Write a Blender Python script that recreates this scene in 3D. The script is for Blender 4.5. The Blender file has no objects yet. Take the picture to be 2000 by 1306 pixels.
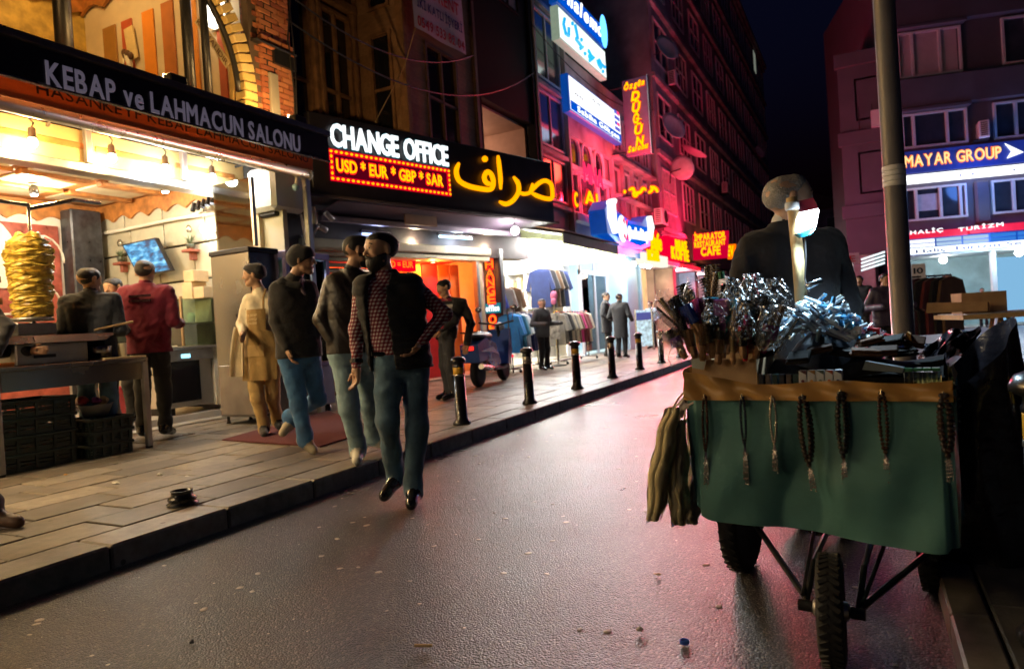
import bpy, math, random
import numpy as np
from mathutils import Matrix, Vector
random.seed(7)
SC = bpy.context.scene
COL = SC.collection
R_ = math.radians

# ------------------------------------------------------------------ camera
FPX, CX, CY, CAMH = 1333.0, 1000.0, 653.0, 1.1
_rho, _yaw, _pit = R_(3.7), R_(27.2), R_(0.64)
_h = Vector((math.cos(_yaw), math.sin(_yaw), 0)); _f0 = Vector((-math.sin(_yaw), math.cos(_yaw), 0)); _k = Vector((0, 0, 1))
FW = math.cos(_pit) * _f0 - math.sin(_pit) * _k
UP = math.sin(_pit) * _f0 + math.cos(_pit) * _k
CR = math.cos(_rho) * _h - math.sin(_rho) * UP
CU = math.sin(_rho) * _h + math.cos(_rho) * UP
CO = Vector((0, 0, CAMH))
cam_d = bpy.data.cameras.new('camera'); cam = bpy.data.objects.new('camera', cam_d); COL.objects.link(cam)
m3 = Matrix((CR, CU, -FW)).transposed()
cam.matrix_world = Matrix.Translation(CO) @ m3.to_4x4()
cam_d.sensor_width = 36.0; cam_d.lens = FPX / 2000.0 * 36.0
cam_d.clip_start = 0.05; cam_d.clip_end = 600
cam_d.dof.use_dof = True; cam_d.dof.focus_distance = 3.4; cam_d.dof.aperture_fstop = 3.0
SC.camera = cam

# ------------------------------------------------------------------ world, exposure
W = bpy.data.worlds.new('World'); SC.world = W; W.use_nodes = True
wn = W.node_tree.nodes; wl = W.node_tree.links
sky = wn.new('ShaderNodeTexSky'); sky.sky_type = 'NISHITA'; sky.sun_disc = False
sky.sun_elevation = R_(-3.0); sky.sun_rotation = R_(200); sky.air_density = 1.6; sky.ozone_density = 4.0
bgn = wn['Background']; wl.new(sky.outputs[0], bgn.inputs[0]); bgn.inputs[1].default_value = 0.12
vs_ = SC.view_settings; vs_.view_transform = 'Standard'; vs_.look = 'None'; vs_.exposure = 0.9; vs_.gamma = 1.0
vs_.use_curve_mapping = False
SC.render.engine = 'CYCLES'
cy = SC.cycles
cy.use_denoising = True; cy.max_bounces = 6; cy.diffuse_bounces = 3; cy.glossy_bounces = 3; cy.transmission_bounces = 5
cy.transparent_max_bounces = 10; cy.sample_clamp_indirect = 4.0; cy.sample_clamp_direct = 0.0; cy.caustics_reflective = False; cy.caustics_refractive = False
try: cy.use_light_tree = True
except Exception: pass

# ------------------------------------------------------------------ pixel helpers (photo pixel -> point on a plane of the place)
def ray(x, y): return FW + CR * ((x - CX) / FPX) - CU * ((y - CY) / FPX)
def on_z(x, y, z=0.0): d = ray(x, y); return CO + d * ((z - CAMH) / d.z)
def on_x(x, y, X): d = ray(x, y); return CO + d * (X / d.x)
def on_y(x, y, Y): d = ray(x, y); return CO + d * (Y / d.y)
def on_d(x, y, Z): return CO + ray(x, y) * Z
def on_pl(x, y, o, ang):
    n = Vector((math.cos(R_(ang)), -math.sin(R_(ang)), 0)); d = ray(x, y)
    return CO + d * ((Vector(o) - CO).dot(n) / d.dot(n))

# ------------------------------------------------------------------ mesh builder
def rotz(a): return Matrix.Rotation(a, 4, 'Z')
def wm(o):
    m = Matrix.LocRotScale(o.location, o.rotation_euler, o.scale)
    return wm(o.parent) @ m if o.parent else m
def frame(origin, ang, roll=0):
    """local x = along (ang degrees right of +Y), local y = towards the road, local z = up"""
    a = R_(ang); s = Vector((math.sin(a), math.cos(a), 0)); o = Vector((math.cos(a), -math.sin(a), 0))
    m = Matrix((s, o, Vector((0, 0, 1)))).transposed().to_4x4(); m.translation = Vector(origin)
    return m
class MB:
    def __init__(s, M=None): s.v = []; s.f = []; s.mi = []; s.M = M; s.cur = 0
    def add(s, vs, fs):
        n = len(s.v)
        if s.M is not None: vs = [s.M @ Vector(p) for p in vs]
        s.v.extend([tuple(p) for p in vs]); s.f.extend([tuple(i + n for i in q) for q in fs]); s.mi.extend([s.cur] * len(fs)); return s
    def bx(s, x0, x1, y0, y1, z0, z1, bev=0.0, rot=None):
        return s.box(((x0 + x1) / 2, (y0 + y1) / 2, (z0 + z1) / 2), (abs(x1 - x0), abs(y1 - y0), abs(z1 - z0)), rot, bev)
    def box(s, c, size, rot=None, bev=0.0):
        c = Vector(c); hx, hy, hz = [q / 2 for q in size]
        if isinstance(rot, (int, float)): rot = Matrix.Rotation(rot, 3, 'Z')
        vs = []; fs = []
        if bev <= 0:
            vs = [Vector((x, y, z)) for z in (-hz, hz) for y in (-hy, hy) for x in (-hx, hx)]
            fs = [(0, 2, 3, 1), (4, 5, 7, 6), (0, 1, 5, 4), (2, 6, 7, 3), (0, 4, 6, 2), (1, 3, 7, 5)]
        else:
            b = min(bev, hx * .9, hy * .9, hz * .9); idx = {}
            for sx in (-1, 1):
                for sy in (-1, 1):
                    for sz in (-1, 1):
                        for ax in range(3):
                            p = [sx * (hx - b), sy * (hy - b), sz * (hz - b)]; p[ax] = (sx * hx, sy * hy, sz * hz)[ax]
                            idx[(sx, sy, sz, ax)] = len(vs); vs.append(Vector(p))
            def q(*k): fs.append(tuple(idx[i] for i in k))
            for sg in (-1, 1):
                for ax in range(3):
                    o = [(-1, -1), (1, -1), (1, 1), (-1, 1)]
                    ks = []
                    for u, w in o:
                        t = [0, 0, 0]; t[ax] = sg; t[(ax + 1) % 3] = u; t[(ax + 2) % 3] = w; ks.append((*t, ax))
                    if sg < 0: ks.reverse()
                    q(*ks)
            for ax in range(3):
                a1, a2 = (ax + 1) % 3, (ax + 2) % 3
                for u in (-1, 1):
                    for w in (-1, 1):
                        t0 = [0, 0, 0]; t1 = [0, 0, 0]; t0[ax] = -1; t1[ax] = 1
                        for t in (t0, t1): t[a1] = u; t[a2] = w
                        ks = [(*t0, a1), (*t1, a1), (*t1, a2), (*t0, a2)]
                        if u * w > 0: ks.reverse()
                        q(*ks)
            for sx in (-1, 1):
                for sy in (-1, 1):
                    for sz in (-1, 1):
                        ks = [(sx, sy, sz, 0), (sx, sy, sz, 1), (sx, sy, sz, 2)]
                        if sx * sy * sz < 0: ks.reverse()
                        q(*ks)
        if rot is not None: vs = [rot @ p for p in vs]
        return s.add([p + c for p in vs], fs)
    def tube(s, pts, r, n=8, cap=True):
        pts = [Vector(p) for p in pts]; m = len(pts); rs = r if isinstance(r, (list, tuple)) else [r] * m
        vs = []; fs = []; prev = None
        for i, p in enumerate(pts):
            t = (pts[min(i + 1, m - 1)] - pts[max(i - 1, 0)])
            if t.length < 1e-9: t = Vector((0, 0, 1))
            t.normalize()
            if prev is None:
                a = Vector((0, 0, 1)) if abs(t.z) < .9 else Vector((1, 0, 0)); u = t.cross(a).normalized()
            else:
                u = prev - t * prev.dot(t)
                u = u.normalized() if u.length > 1e-6 else t.orthogonal().normalized()
            prev = u; w = t.cross(u)
            for j in range(n):
                an = 2 * math.pi * j / n; vs.append(p + (u * math.cos(an) + w * math.sin(an)) * rs[i])
        for i in range(m - 1):
            for j in range(n):
                k = (j + 1) % n; fs.append((i * n + j, i * n + k, (i + 1) * n + k, (i + 1) * n + j))
        if cap: fs.append(tuple(reversed(range(n)))); fs.append(tuple((m - 1) * n + j for j in range(n)))
        return s.add(vs, fs)
    def cyl(s, a, b, ra, rb=None, n=12): return s.tube([a, b], [ra, ra if rb is None else rb], n)
    def lathe(s, c, prof, n=16, rot=None):
        c = Vector(c); vs = []; fs = []; m = len(prof)
        for r, z in prof:
            for j in range(n):
                an = 2 * math.pi * j / n; p = Vector((r * math.cos(an), r * math.sin(an), z))
                vs.append(c + (rot @ p if rot else p))
        for i in range(m - 1):
            for j in range(n):
                k = (j + 1) % n; fs.append((i * n + j, i * n + k, (i + 1) * n + k, (i + 1) * n + j))
        fs.append(tuple(reversed(range(n)))); fs.append(tuple((m - 1) * n + j for j in range(n)))
        return s.add(vs, fs)
    def sphere(s, c, r, n=12, rot=None):
        r = (r, r, r) if isinstance(r, (int, float)) else r; c = Vector(c); vs = []; fs = []; m = max(4, n * 2 // 3)
        for i in range(m + 1):
            th = math.pi * i / m
            for j in range(n):
                an = 2 * math.pi * j / n
                p = Vector((r[0] * math.sin(th) * math.cos(an), r[1] * math.sin(th) * math.sin(an), -r[2] * math.cos(th))); vs.append(c + (rot @ p if rot else p))
        for i in range(m):
            for j in range(n): k = (j + 1) % n; fs.append((i * n + j, i * n + k, (i + 1) * n + k, (i + 1) * n + j))
        return s.add(vs, fs)
    def prism(s, poly, vec):
        poly = [Vector(p) for p in poly]; vec = Vector(vec); n = len(poly)
        fs = [tuple(range(n)), tuple(reversed(range(n, 2 * n)))] + [((j + 1) % n, j, n + j, n + (j + 1) % n) for j in range(n)]
        return s.add(poly + [p + vec for p in poly], fs)
    def quad(s, *p): return s.add(p, [tuple(range(len(p)))])
    def grid(s, fn, nu, nv):
        vs = [fn(i / nu, j / nv) for j in range(nv + 1) for i in range(nu + 1)]
        fs = [(j * (nu + 1) + i, j * (nu + 1) + i + 1, (j + 1) * (nu + 1) + i + 1, (j + 1) * (nu + 1) + i) for j in range(nv) for i in range(nu)]
        return s.add(vs, fs)
    def build(s, name, mat, parent=None, smooth=False, origin=None):
        if parent is not None: Mi = wm(parent).inverted(); loc = None
        else:
            a = np.array(s.v)
            loc = Vector(origin) if origin is not None else Vector(((a[:, 0].min() + a[:, 0].max()) / 2, (a[:, 1].min() + a[:, 1].max()) / 2, a[:, 2].min()))
            Mi = Matrix.Translation(-loc)
        me = bpy.data.meshes.new(name); me.from_pydata([tuple(Mi @ Vector(p)) for p in s.v], [], s.f)
        for mm in (mat if isinstance(mat, (list, tuple)) else [mat]): me.materials.append(mm)
        if any(s.mi): me.polygons.foreach_set('material_index', s.mi)
        if smooth: me.polygons.foreach_set('use_smooth', [True] * len(me.polygons))
        me.validate(); me.update()
        o = bpy.data.objects.new(name, me); COL.objects.link(o)
        if parent is not None: o.parent = parent
        else: o.location = loc
        return o
def smooth_by_angle(o, ang=40):
    """shade smooth, keep sharp creases"""
    me = o.data; me.polygons.foreach_set('use_smooth', [True] * len(me.polygons))
    try: me.set_sharp_from_angle(angle=R_(ang))
    except Exception: pass
    return o
def tag(o, label, cat, group=None, kind=None):
    o['label'] = label; o['category'] = cat
    if group: o['group'] = group
    if kind: o['kind'] = kind
    return o
def struct(o, label=None, kind='structure'):
    o['kind'] = kind
    if label: o['label'] = label
    return o
def thing(name, label, cat, loc=(0, 0, 0), rz=0.0, group=None):
    o = bpy.data.objects.new(name, None); COL.objects.link(o); o.location = loc; o.rotation_euler = (0, 0, rz); o.empty_display_size = .1
    return tag(o, label, cat, group)
def inst(name, me, loc, rot=(0, 0, 0), sc=(1, 1, 1), parent=None, mat=None):
    """place shared mesh data; loc in world space"""
    o = bpy.data.objects.new(name, me); COL.objects.link(o)
    M = Matrix.LocRotScale(Vector(loc), rot if isinstance(rot, Matrix) is False and not isinstance(rot, (tuple, list)) else __import__('mathutils').Euler(rot), Vector(sc))
    if parent is not None: o.parent = parent; M = wm(parent).inverted() @ M
    o.location, q, o.scale = M.decompose(); o.rotation_mode = 'XYZ'; o.rotation_euler = q.to_euler()
    return o
def mesh_of(mb, name, mat, smooth=False):
    me = bpy.data.meshes.new(name); me.from_pydata(mb.v, [], mb.f)
    for mm in (mat if isinstance(mat, (list, tuple)) else [mat]): me.materials.append(mm)
    if any(mb.mi): me.polygons.foreach_set('material_index', mb.mi)
    if smooth: me.polygons.foreach_set('use_smooth', [True] * len(me.polygons))
    me.update(); return me
def copy_tree(o, parent=None):
    c = o.copy(); COL.objects.link(c); c.parent = parent
    for ch in list(o.children): copy_tree(ch, c)
    return c
def light(name, loc, power, col, r=.05, parent=None, kind='POINT', size=(.3, .3), rot=None):
    d = bpy.data.lights.new(name, kind); d.energy = power; d.color = col
    if kind == 'AREA': d.shape = 'RECTANGLE'; d.size, d.size_y = size
    elif kind == 'SPOT': d.shadow_soft_size = r; d.spot_size = size[0]; d.spot_blend = .6
    else: d.shadow_soft_size = r
    o = bpy.data.objects.new(name, d); COL.objects.link(o)
    M = Matrix.Translation(Vector(loc))
    if rot is not None: M = M @ rot.to_4x4()
    if parent is not None: o.parent = parent; M = wm(parent).inverted() @ M
    o.location, q, _ = M.decompose(); o.rotation_euler = q.to_euler()
    return o
def aim(d):
    return Vector(d).to_track_quat('-Z', 'Y').to_matrix()

# ------------------------------------------------------------------ materials
MATS = {}
def mat(name, col, rough=.6, metal=0.0, var=.12, vs=6.0, bump=0.0, bs=60.0, spec=.5, coat=0.0, emit=None, es=0.0, alpha=1.0, trans=0.0, sheen=0.0, det=3.0):
    if name in MATS: return MATS[name]
    m = bpy.data.materials.new(name); m.use_nodes = True; nt = m.node_tree; N, L = nt.nodes, nt.links
    b = N['Principled BSDF']; b.inputs['Roughness'].default_value = rough; b.inputs['Metallic'].default_value = metal
    b.inputs['Specular IOR Level'].default_value = spec; b.inputs['Coat Weight'].default_value = coat; b.inputs['Alpha'].default_value = alpha
    b.inputs['Transmission Weight'].default_value = trans; b.inputs['Sheen Weight'].default_value = sheen
    if emit: b.inputs['Emission Color'].default_value = (*emit, 1); b.inputs['Emission Strength'].default_value = es
    tc = N.new('ShaderNodeTexCoord')
    if var > 0:
        n = N.new('ShaderNodeTexNoise'); n.inputs['Scale'].default_value = vs; n.inputs['Detail'].default_value = det; L.new(tc.outputs['Object'], n.inputs['Vector'])
        r = N.new('ShaderNodeValToRGB'); r.color_ramp.elements[0].position = .3; r.color_ramp.elements[1].position = .7
        r.color_ramp.elements[0].color = (*[max(0, c * (1 - var)) for c in col], 1); r.color_ramp.elements[1].color = (*[min(1, c * (1 + var)) for c in col], 1)
        L.new(n.outputs['Fac'], r.inputs[0]); L.new(r.outputs[0], b.inputs['Base Color'])
        mr = N.new('ShaderNodeMapRange'); mr.inputs['To Min'].default_value = max(0.02, rough - .08); mr.inputs['To Max'].default_value = min(1, rough + .1); L.new(n.outputs['Fac'], mr.inputs['Value']); L.new(mr.outputs[0], b.inputs['Roughness'])
    else: b.inputs['Base Color'].default_value = (*col, 1)
    if bump > 0:
        n2 = N.new('ShaderNodeTexNoise'); n2.inputs['Scale'].default_value = bs; n2.inputs['Detail'].default_value = 4; L.new(tc.outputs['Object'], n2.inputs['Vector'])
        bp = N.new('ShaderNodeBump'); bp.inputs['Strength'].default_value = bump; bp.inputs['Distance'].default_value = .01; L.new(n2.outputs['Fac'], bp.inputs['Height']); L.new(bp.outputs[0], b.inputs['Normal'])
    MATS[name] = m; return m
def em(name, col, s, sample=True):
    if name in MATS: return MATS[name]
    m = bpy.data.materials.new(name); m.use_nodes = True; nt = m.node_tree; N, L = nt.nodes, nt.links
    for n in list(N): N.remove(n)
    e = N.new('ShaderNodeEmission'); o = N.new('ShaderNodeOutputMaterial'); L.new(e.outputs[0], o.inputs[0])
    e.inputs[0].default_value = (*col, 1); e.inputs[1].default_value = s
    if not sample:
        try: m.cycles.emission_sampling = 'NONE'
        except Exception: pass
    MATS[name] = m; return m
def glassm(name, col=(.9, 1, .95), a=.12, rough=.03):
    """thin pane: mostly clear with a glossy surface"""
    if name in MATS: return MATS[name]
    m = bpy.data.materials.new(name); m.use_nodes = True; nt = m.node_tree; N, L = nt.nodes, nt.links
    for n in list(N): N.remove(n)
    o = N.new('ShaderNodeOutputMaterial'); mx = N.new('ShaderNodeMixShader'); t = N.new('ShaderNodeBsdfTransparent'); g = N.new('ShaderNodeBsdfGlossy'); fr = N.new('ShaderNodeFresnel')
    t.inputs[0].default_value = (*col, 1); g.inputs['Roughness'].default_value = rough
    ad = N.new('ShaderNodeMath'); ad.operation = 'ADD'; ad.inputs[1].default_value = a; L.new(fr.outputs[0], ad.inputs[0])
    L.new(ad.outputs[0], mx.inputs[0]); L.new(t.outputs[0], mx.inputs[1]); L.new(g.outputs[0], mx.inputs[2]); L.new(mx.outputs[0], o.inputs[0])
    MATS[name] = m; return m

# ------------------------------------------------------------------ lettering
_fc = {}
def glyph(ch, offset, ext, bevel, shear=0.0):
    k = (ch, offset, ext, bevel, shear)
    if k in _fc: return _fc[k]
    cu = bpy.data.curves.new('glyph', 'FONT'); cu.body = ch; cu.size = 1.0; cu.offset = 0.0; cu.extrude = ext; cu.bevel_depth = max(offset, bevel); cu.resolution_u = 3; cu.bevel_resolution = 0; cu.shear = shear
    o = bpy.data.objects.new('glyph', cu)
    me = bpy.data.meshes.new_from_object(o); me.name = 'letter'
    bpy.data.objects.remove(o)
    if len(me.vertices) == 0: _fc[k] = (None, 0, 0); return _fc[k]
    a = np.empty(len(me.vertices) * 3); me.vertices.foreach_get('co', a); a = a.reshape(-1, 3)
    _fc[k] = (me, a[:, 0].min(), a[:, 0].max()); return _fc[k]
def letters(s, parent, p0, p1, up, nrm, mt, name='letter', offset=.012, ext=.02, bevel=0.0, gap=.09, cap=.73, joined=False, depth=None, shear=0.0):
    """string s from p0 to p1 (ends of the base line), up = vector of the capital height; one object per letter unless joined"""
    p0, p1, up, nrm = Vector(p0), Vector(p1), Vector(up), Vector(nrm).normalized()
    along = p1 - p0; tot = 0; lay = []
    for ch in s:
        if ch == ' ': tot += .3; continue
        me, a, b = glyph(ch, offset, ext, bevel, shear); lay.append((ch, tot - a, me)); tot += (b - a) + gap
    tot -= gap
    sx = along / tot; sy = up / cap; d = nrm * (depth if depth else up.length)
    mbj = MB(); out = []
    for ch, x, me in lay:
        M = Matrix(((sx.x, sy.x, d.x, 0), (sx.y, sy.y, d.y, 0), (sx.z, sy.z, d.z, 0), (0, 0, 0, 1))); M.translation = p0 + sx * x
        if joined:
            mbj.add([M @ v.co for v in me.vertices], [tuple(p.vertices) for p in me.polygons]); continue
        m2 = me.copy(); m2.transform(M); c = p0 + sx * x
        m2.transform((wm(parent)).inverted() if parent else Matrix.Identity(4)); m2.materials.clear(); m2.materials.append(mt)
        o = bpy.data.objects.new(name, m2); COL.objects.link(o)
        if parent: o.parent = parent
        out.append(o)
    if joined: return mbj.build(name, mt, parent)
    return out
# ================================================================== ground, road, pavements
def road_mat():
    m = bpy.data.materials.new('asphalt_damp'); m.use_nodes = True; nt = m.node_tree; N, L = nt.nodes, nt.links; b = N['Principled BSDF']
    tc = N.new('ShaderNodeTexCoord')
    def noise(sc, det=4, rough=.5):
        n = N.new('ShaderNodeTexNoise'); n.inputs['Scale'].default_value = sc; n.inputs['Detail'].default_value = det; n.inputs['Roughness'].default_value = rough; L.new(tc.outputs['Object'], n.inputs['Vector']); return n
    big, mid, fine = noise(1.1, 8, .6), noise(34, 5), noise(260, 3)
    vor = N.new('ShaderNodeTexVoronoi'); vor.inputs['Scale'].default_value = 120; L.new(tc.outputs['Object'], vor.inputs['Vector'])
    cr = N.new('ShaderNodeValToRGB'); cr.color_ramp.elements[0].position = .35; cr.color_ramp.elements[1].position = .68
    cr.color_ramp.elements[0].color = (.011, .0105, .010, 1); cr.color_ramp.elements[1].color = (.050, .044, .037, 1); L.new(big.outputs['Fac'], cr.inputs[0])
    # light chips of aggregate
    st = N.new('ShaderNodeValToRGB'); st.color_ramp.elements[0].position = .72; st.color_ramp.elements[1].position = .80; st.color_ramp.elements[0].color = (0, 0, 0, 1); st.color_ramp.elements[1].color = (1, 1, 1, 1)
    L.new(vor.outputs['Color'], st.inputs[0])
    mx = N.new('ShaderNodeMixRGB'); mx.inputs[2].default_value = (.13, .11, .085, 1); L.new(st.outputs[0], mx.inputs[0]); L.new(cr.outputs[0], mx.inputs[1])
    L.new(mx.outputs[0], b.inputs['Base Color'])
    mr = N.new('ShaderNodeMapRange'); mr.inputs['From Min'].default_value = .3; mr.inputs['From Max'].default_value = .7; mr.inputs['To Min'].default_value = .24; mr.inputs['To Max'].default_value = .46
    L.new(big.outputs['Fac'], mr.inputs['Value']); L.new(mr.outputs[0], b.inputs['Roughness'])
    b.inputs['Specular IOR Level'].default_value = .65; b.inputs['Coat Weight'].default_value = .42; b.inputs['Coat Roughness'].default_value = .24
    ad = N.new('ShaderNodeMath'); ad.operation = 'MULTIPLY_ADD'; ad.inputs[1].default_value = -1.3; L.new(vor.outputs['Distance'], ad.inputs[0]); hm = N.new('ShaderNodeMath'); hm.operation = 'MULTIPLY'; hm.inputs[1].default_value = .28; L.new(mid.outputs['Fac'], hm.inputs[0]); L.new(hm.outputs[0], ad.inputs[2])
    ad2 = N.new('ShaderNodeMath'); ad2.operation = 'MULTIPLY_ADD'; ad2.inputs[1].default_value = .8; L.new(fine.outputs['Fac'], ad2.inputs[0]); L.new(ad.outputs[0], ad2.inputs[2])
    bp = N.new('ShaderNodeBump'); bp.inputs['Strength'].default_value = 1.0; bp.inputs['Distance'].default_value = .010; L.new(ad2.outputs[0], bp.inputs['Height']); L.new(bp.outputs[0], b.inputs['Normal']); bp2 = N.new('ShaderNodeBump'); bp2.inputs['Strength'].default_value = .26; bp2.inputs['Distance'].default_value = .010; L.new(ad2.outputs[0], bp2.inputs['Height']); L.new(bp2.outputs[0], b.inputs['Coat Normal'])
    return m
ASPH = road_mat()
KX = -3.43            # left kerb face
PZ = .13              # pavement level
M_soil = mat('ground_dark', (.04, .04, .045), .8, bump=.4, bs=8)
struct(MB().quad((-160, -60, -.03), (160, -60, -.03), (160, 260, -.03), (-160, 260, -.03)).build('ground', M_soil, origin=(0, 0, 0)))
def road_fn(u, v):
    x = KX - .1 + (60 + .1) * u if False else (KX - .1) + u * 3.9
    y = -8 + v * 110
    return (x, y, .006 * math.sin(x * 1.7 + 1) + .004 * math.sin(y * .9))
struct(MB().grid(road_fn, 10, 60).build('road', ASPH, smooth=True, origin=(0, 0, 0)))
# plaza beyond the right pavement
M_plaza = mat('plaza_paving', (.16, .17, .19), .32, var=.25, vs=1.2, bump=.2, bs=25)
struct(MB().quad((.46, 8.6, -.004), (45, 8.6, -.004), (45, 60, -.004), (.46, 60, -.004)).build('plaza_floor', M_plaza, origin=(0, 0, 0)))
# left pavement: bed + kerbstones + slabs
M_bed = mat('paving_joint', (.015, .013, .011), .9, bump=.5, bs=80)
pav = struct(MB().bx(-8.6, KX - .012, -8, 75, -.02, PZ - .018).build('pavement', M_bed, origin=(0, 0, 0)))
def stone_mat(name, col):
    m = bpy.data.materials.new(name); m.use_nodes = True; nt = m.node_tree; N, L = nt.nodes, nt.links; b = N['Principled BSDF']
    g = N.new('ShaderNodeNewGeometry'); oi = N.new('ShaderNodeObjectInfo')
    def noise(sc, det): n = N.new('ShaderNodeTexNoise'); n.inputs['Scale'].default_value = sc; n.inputs['Detail'].default_value = det; n.inputs['Roughness'].default_value = .62; L.new(g.outputs['Position'], n.inputs['Vector']); return n
    n1, n2, n3 = noise(1.7, 6), noise(14, 6), noise(90, 4)
    r = N.new('ShaderNodeValToRGB'); r.color_ramp.elements[0].position = .30; r.color_ramp.elements[1].position = .66; r.color_ramp.elements[0].color = (*[c * .48 for c in col], 1); r.color_ramp.elements[1].color = (*col, 1); L.new(n1.outputs['Fac'], r.inputs[0])
    r2 = N.new('ShaderNodeValToRGB'); r2.color_ramp.elements[0].position = .3; r2.color_ramp.elements[1].position = .75; r2.color_ramp.elements[0].color = (.55, .53, .50, 1); r2.color_ramp.elements[1].color = (1.15, 1.12, 1.08, 1); L.new(n2.outputs['Fac'], r2.inputs[0])
    mx = N.new('ShaderNodeMixRGB'); mx.blend_type = 'MULTIPLY'; mx.inputs[0].default_value = 1; L.new(r.outputs[0], mx.inputs[1]); L.new(r2.outputs[0], mx.inputs[2])
    mr = N.new('ShaderNodeMapRange'); mr.inputs['To Min'].default_value = .72; mr.inputs['To Max'].default_value = 1.15; L.new(oi.outputs['Random'], mr.inputs['Value']); m2 = N.new('ShaderNodeMixRGB'); m2.blend_type = 'MULTIPLY'; m2.inputs[0].default_value = 1; L.new(mx.outputs[0], m2.inputs[1]); L.new(mr.outputs[0], m2.inputs[2])
    vo = N.new('ShaderNodeTexVoronoi'); vo.inputs['Scale'].default_value = 4.2; vo.inputs['Randomness'].default_value = 1; L.new(g.outputs['Position'], vo.inputs['Vector']); gr_ = N.new('ShaderNodeValToRGB'); gr_.color_ramp.elements[0].position = .055; gr_.color_ramp.elements[1].position = .075; gr_.color_ramp.elements[0].color = (.25, .25, .25, 1); gr_.color_ramp.elements[1].color = (1, 1, 1, 1); L.new(vo.outputs['Distance'], gr_.inputs[0])
    m3 = N.new('ShaderNodeMixRGB'); m3.blend_type = 'MULTIPLY'; m3.inputs[0].default_value = 1; L.new(m2.outputs[0], m3.inputs[1]); L.new(gr_.outputs[0], m3.inputs[2]); L.new(m3.outputs[0], b.inputs['Base Color'])
    rr_ = N.new('ShaderNodeMapRange'); rr_.inputs['To Min'].default_value = .34; rr_.inputs['To Max'].default_value = .62; L.new(n2.outputs['Fac'], rr_.inputs['Value']); L.new(rr_.outputs[0], b.inputs['Roughness'])
    bp = N.new('ShaderNodeBump'); bp.inputs['Strength'].default_value = .35; bp.inputs['Distance'].default_value = .006; L.new(n3.outputs['Fac'], bp.inputs['Height']); L.new(bp.outputs[0], b.inputs['Normal']); return m
SLAB = [stone_mat('paving_stone_%s' % n, c) for n, c in (('a', (.34, .305, .25)), ('b', (.30, .265, .215)), ('c', (.375, .335, .265)), ('d', (.26, .235, .205)))]
KERB = stone_mat('kerb_granite', (.36, .335, .30))
slab_me = [mesh_of(MB().box((0, 0, 0), (1, 1, 1), None, .0), 'slab', m_) for m_ in SLAB]
def slab_mesh(m_):
    # chamfered top edges only, unit x/y
    v = [(-.5, -.5, -1), (.5, -.5, -1), (.5, .5, -1), (-.5, .5, -1), (-.5, -.5, -.18), (.5, -.5, -.18), (.5, .5, -.18), (-.5, .5, -.18), (-.488, -.493, 0), (.488, -.493, 0), (.488, .493, 0), (-.488, .493, 0)]
    f = [(4, 5, 9, 8), (5, 6, 10, 9), (6, 7, 11, 10), (7, 4, 8, 11), (8, 9, 10, 11), (0, 1, 5, 4), (1, 2, 6, 5), (2, 3, 7, 6), (3, 0, 4, 7)]
    return mesh_of(MB().add(v, f), 'paving_slab', m_)
slab_me = [slab_mesh(m_) for m_ in SLAB]
rows = []
cand = []
RW = .36
for r in range(12):
    x0 = KX - .292 - r * RW; y = -1.2 + (r * .23) % .6
    while y < 46:
        ln = random.choice((.58, .6, .62, .6))
        cand.append((x0 - RW / 2, y + ln / 2, ln)); y += ln
cand = [c for c in cand if not (c[0] < -7.75 and 2 < c[1] < 6.6)]
def seen(c):
    v = Vector((c[0], c[1], PZ)) - CO; Z = v.dot(FW)
    if Z < .6: return 1e9
    x = CX + FPX * v.dot(CR) / Z; y = CY - FPX * v.dot(CU) / Z
    return Z if -150 < x < 1500 and y < 1400 else 1e8
cand.sort(key=seen)
far = MB()
for i, (x, y, ln) in enumerate(cand):
    z = PZ + random.uniform(-.003, .003)
    if i < 285 and seen((x, y, ln)) < 1e7:
        o = inst('paving_slab', random.choice(slab_me), (x, y, z), (random.uniform(-.004, .004), random.uniform(-.004, .004), 0), (RW - .013, ln - .014, .03), pav)
    else:
        far.bx(x - RW / 2 + .004, x + RW / 2 - .004, y - ln / 2 + .004, y + ln / 2 - .004, z - .03, z)
o = far.build('paving_slab', SLAB[0], pav); o['kind'] = 'stuff'
y = -1.5; nk = 0
kb = MB()
kfar = MB()
while y < 60:
    ln = .72
    if y < 24:
        MB().box((KX - .146, y + ln / 2, (PZ - .06) / 2 + .0), (.288, ln - .006, PZ + .06), None, .012).build('kerbstone', KERB, pav)
    else: kfar.bx(KX - .29, KX, y + .003, y + ln - .003, -.06, PZ)
    y += ln
o = kfar.build('kerbstone', KERB, pav); o['kind'] = 'stuff'
# right pavement with a thin kerb
M_rp = mat('pavement_right_stone', (.12, .115, .11), .55, var=.3, vs=4, bump=.3, bs=40)
rp = struct(MB().bx(.31, 9, -6, 8.6, -.02, .105).build('pavement_right', M_bed, origin=(0, 0, 0)))
y = -2.0
while y < 8.5:
    MB().bx(.195, .305, y + .003, y + .897, -.05, .115, .008).build('kerbstone', KERB, rp); y += .9
rs = slab_mesh(M_rp)
for i in range(5):
    for j in range(18):
        inst('paving_slab', rs, (.31 + .25 + i * .5, -.4 + j * .5 + .25, .118 + random.uniform(-.002, .002)), (0, 0, 0), (.492, .492, .02), rp)
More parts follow.
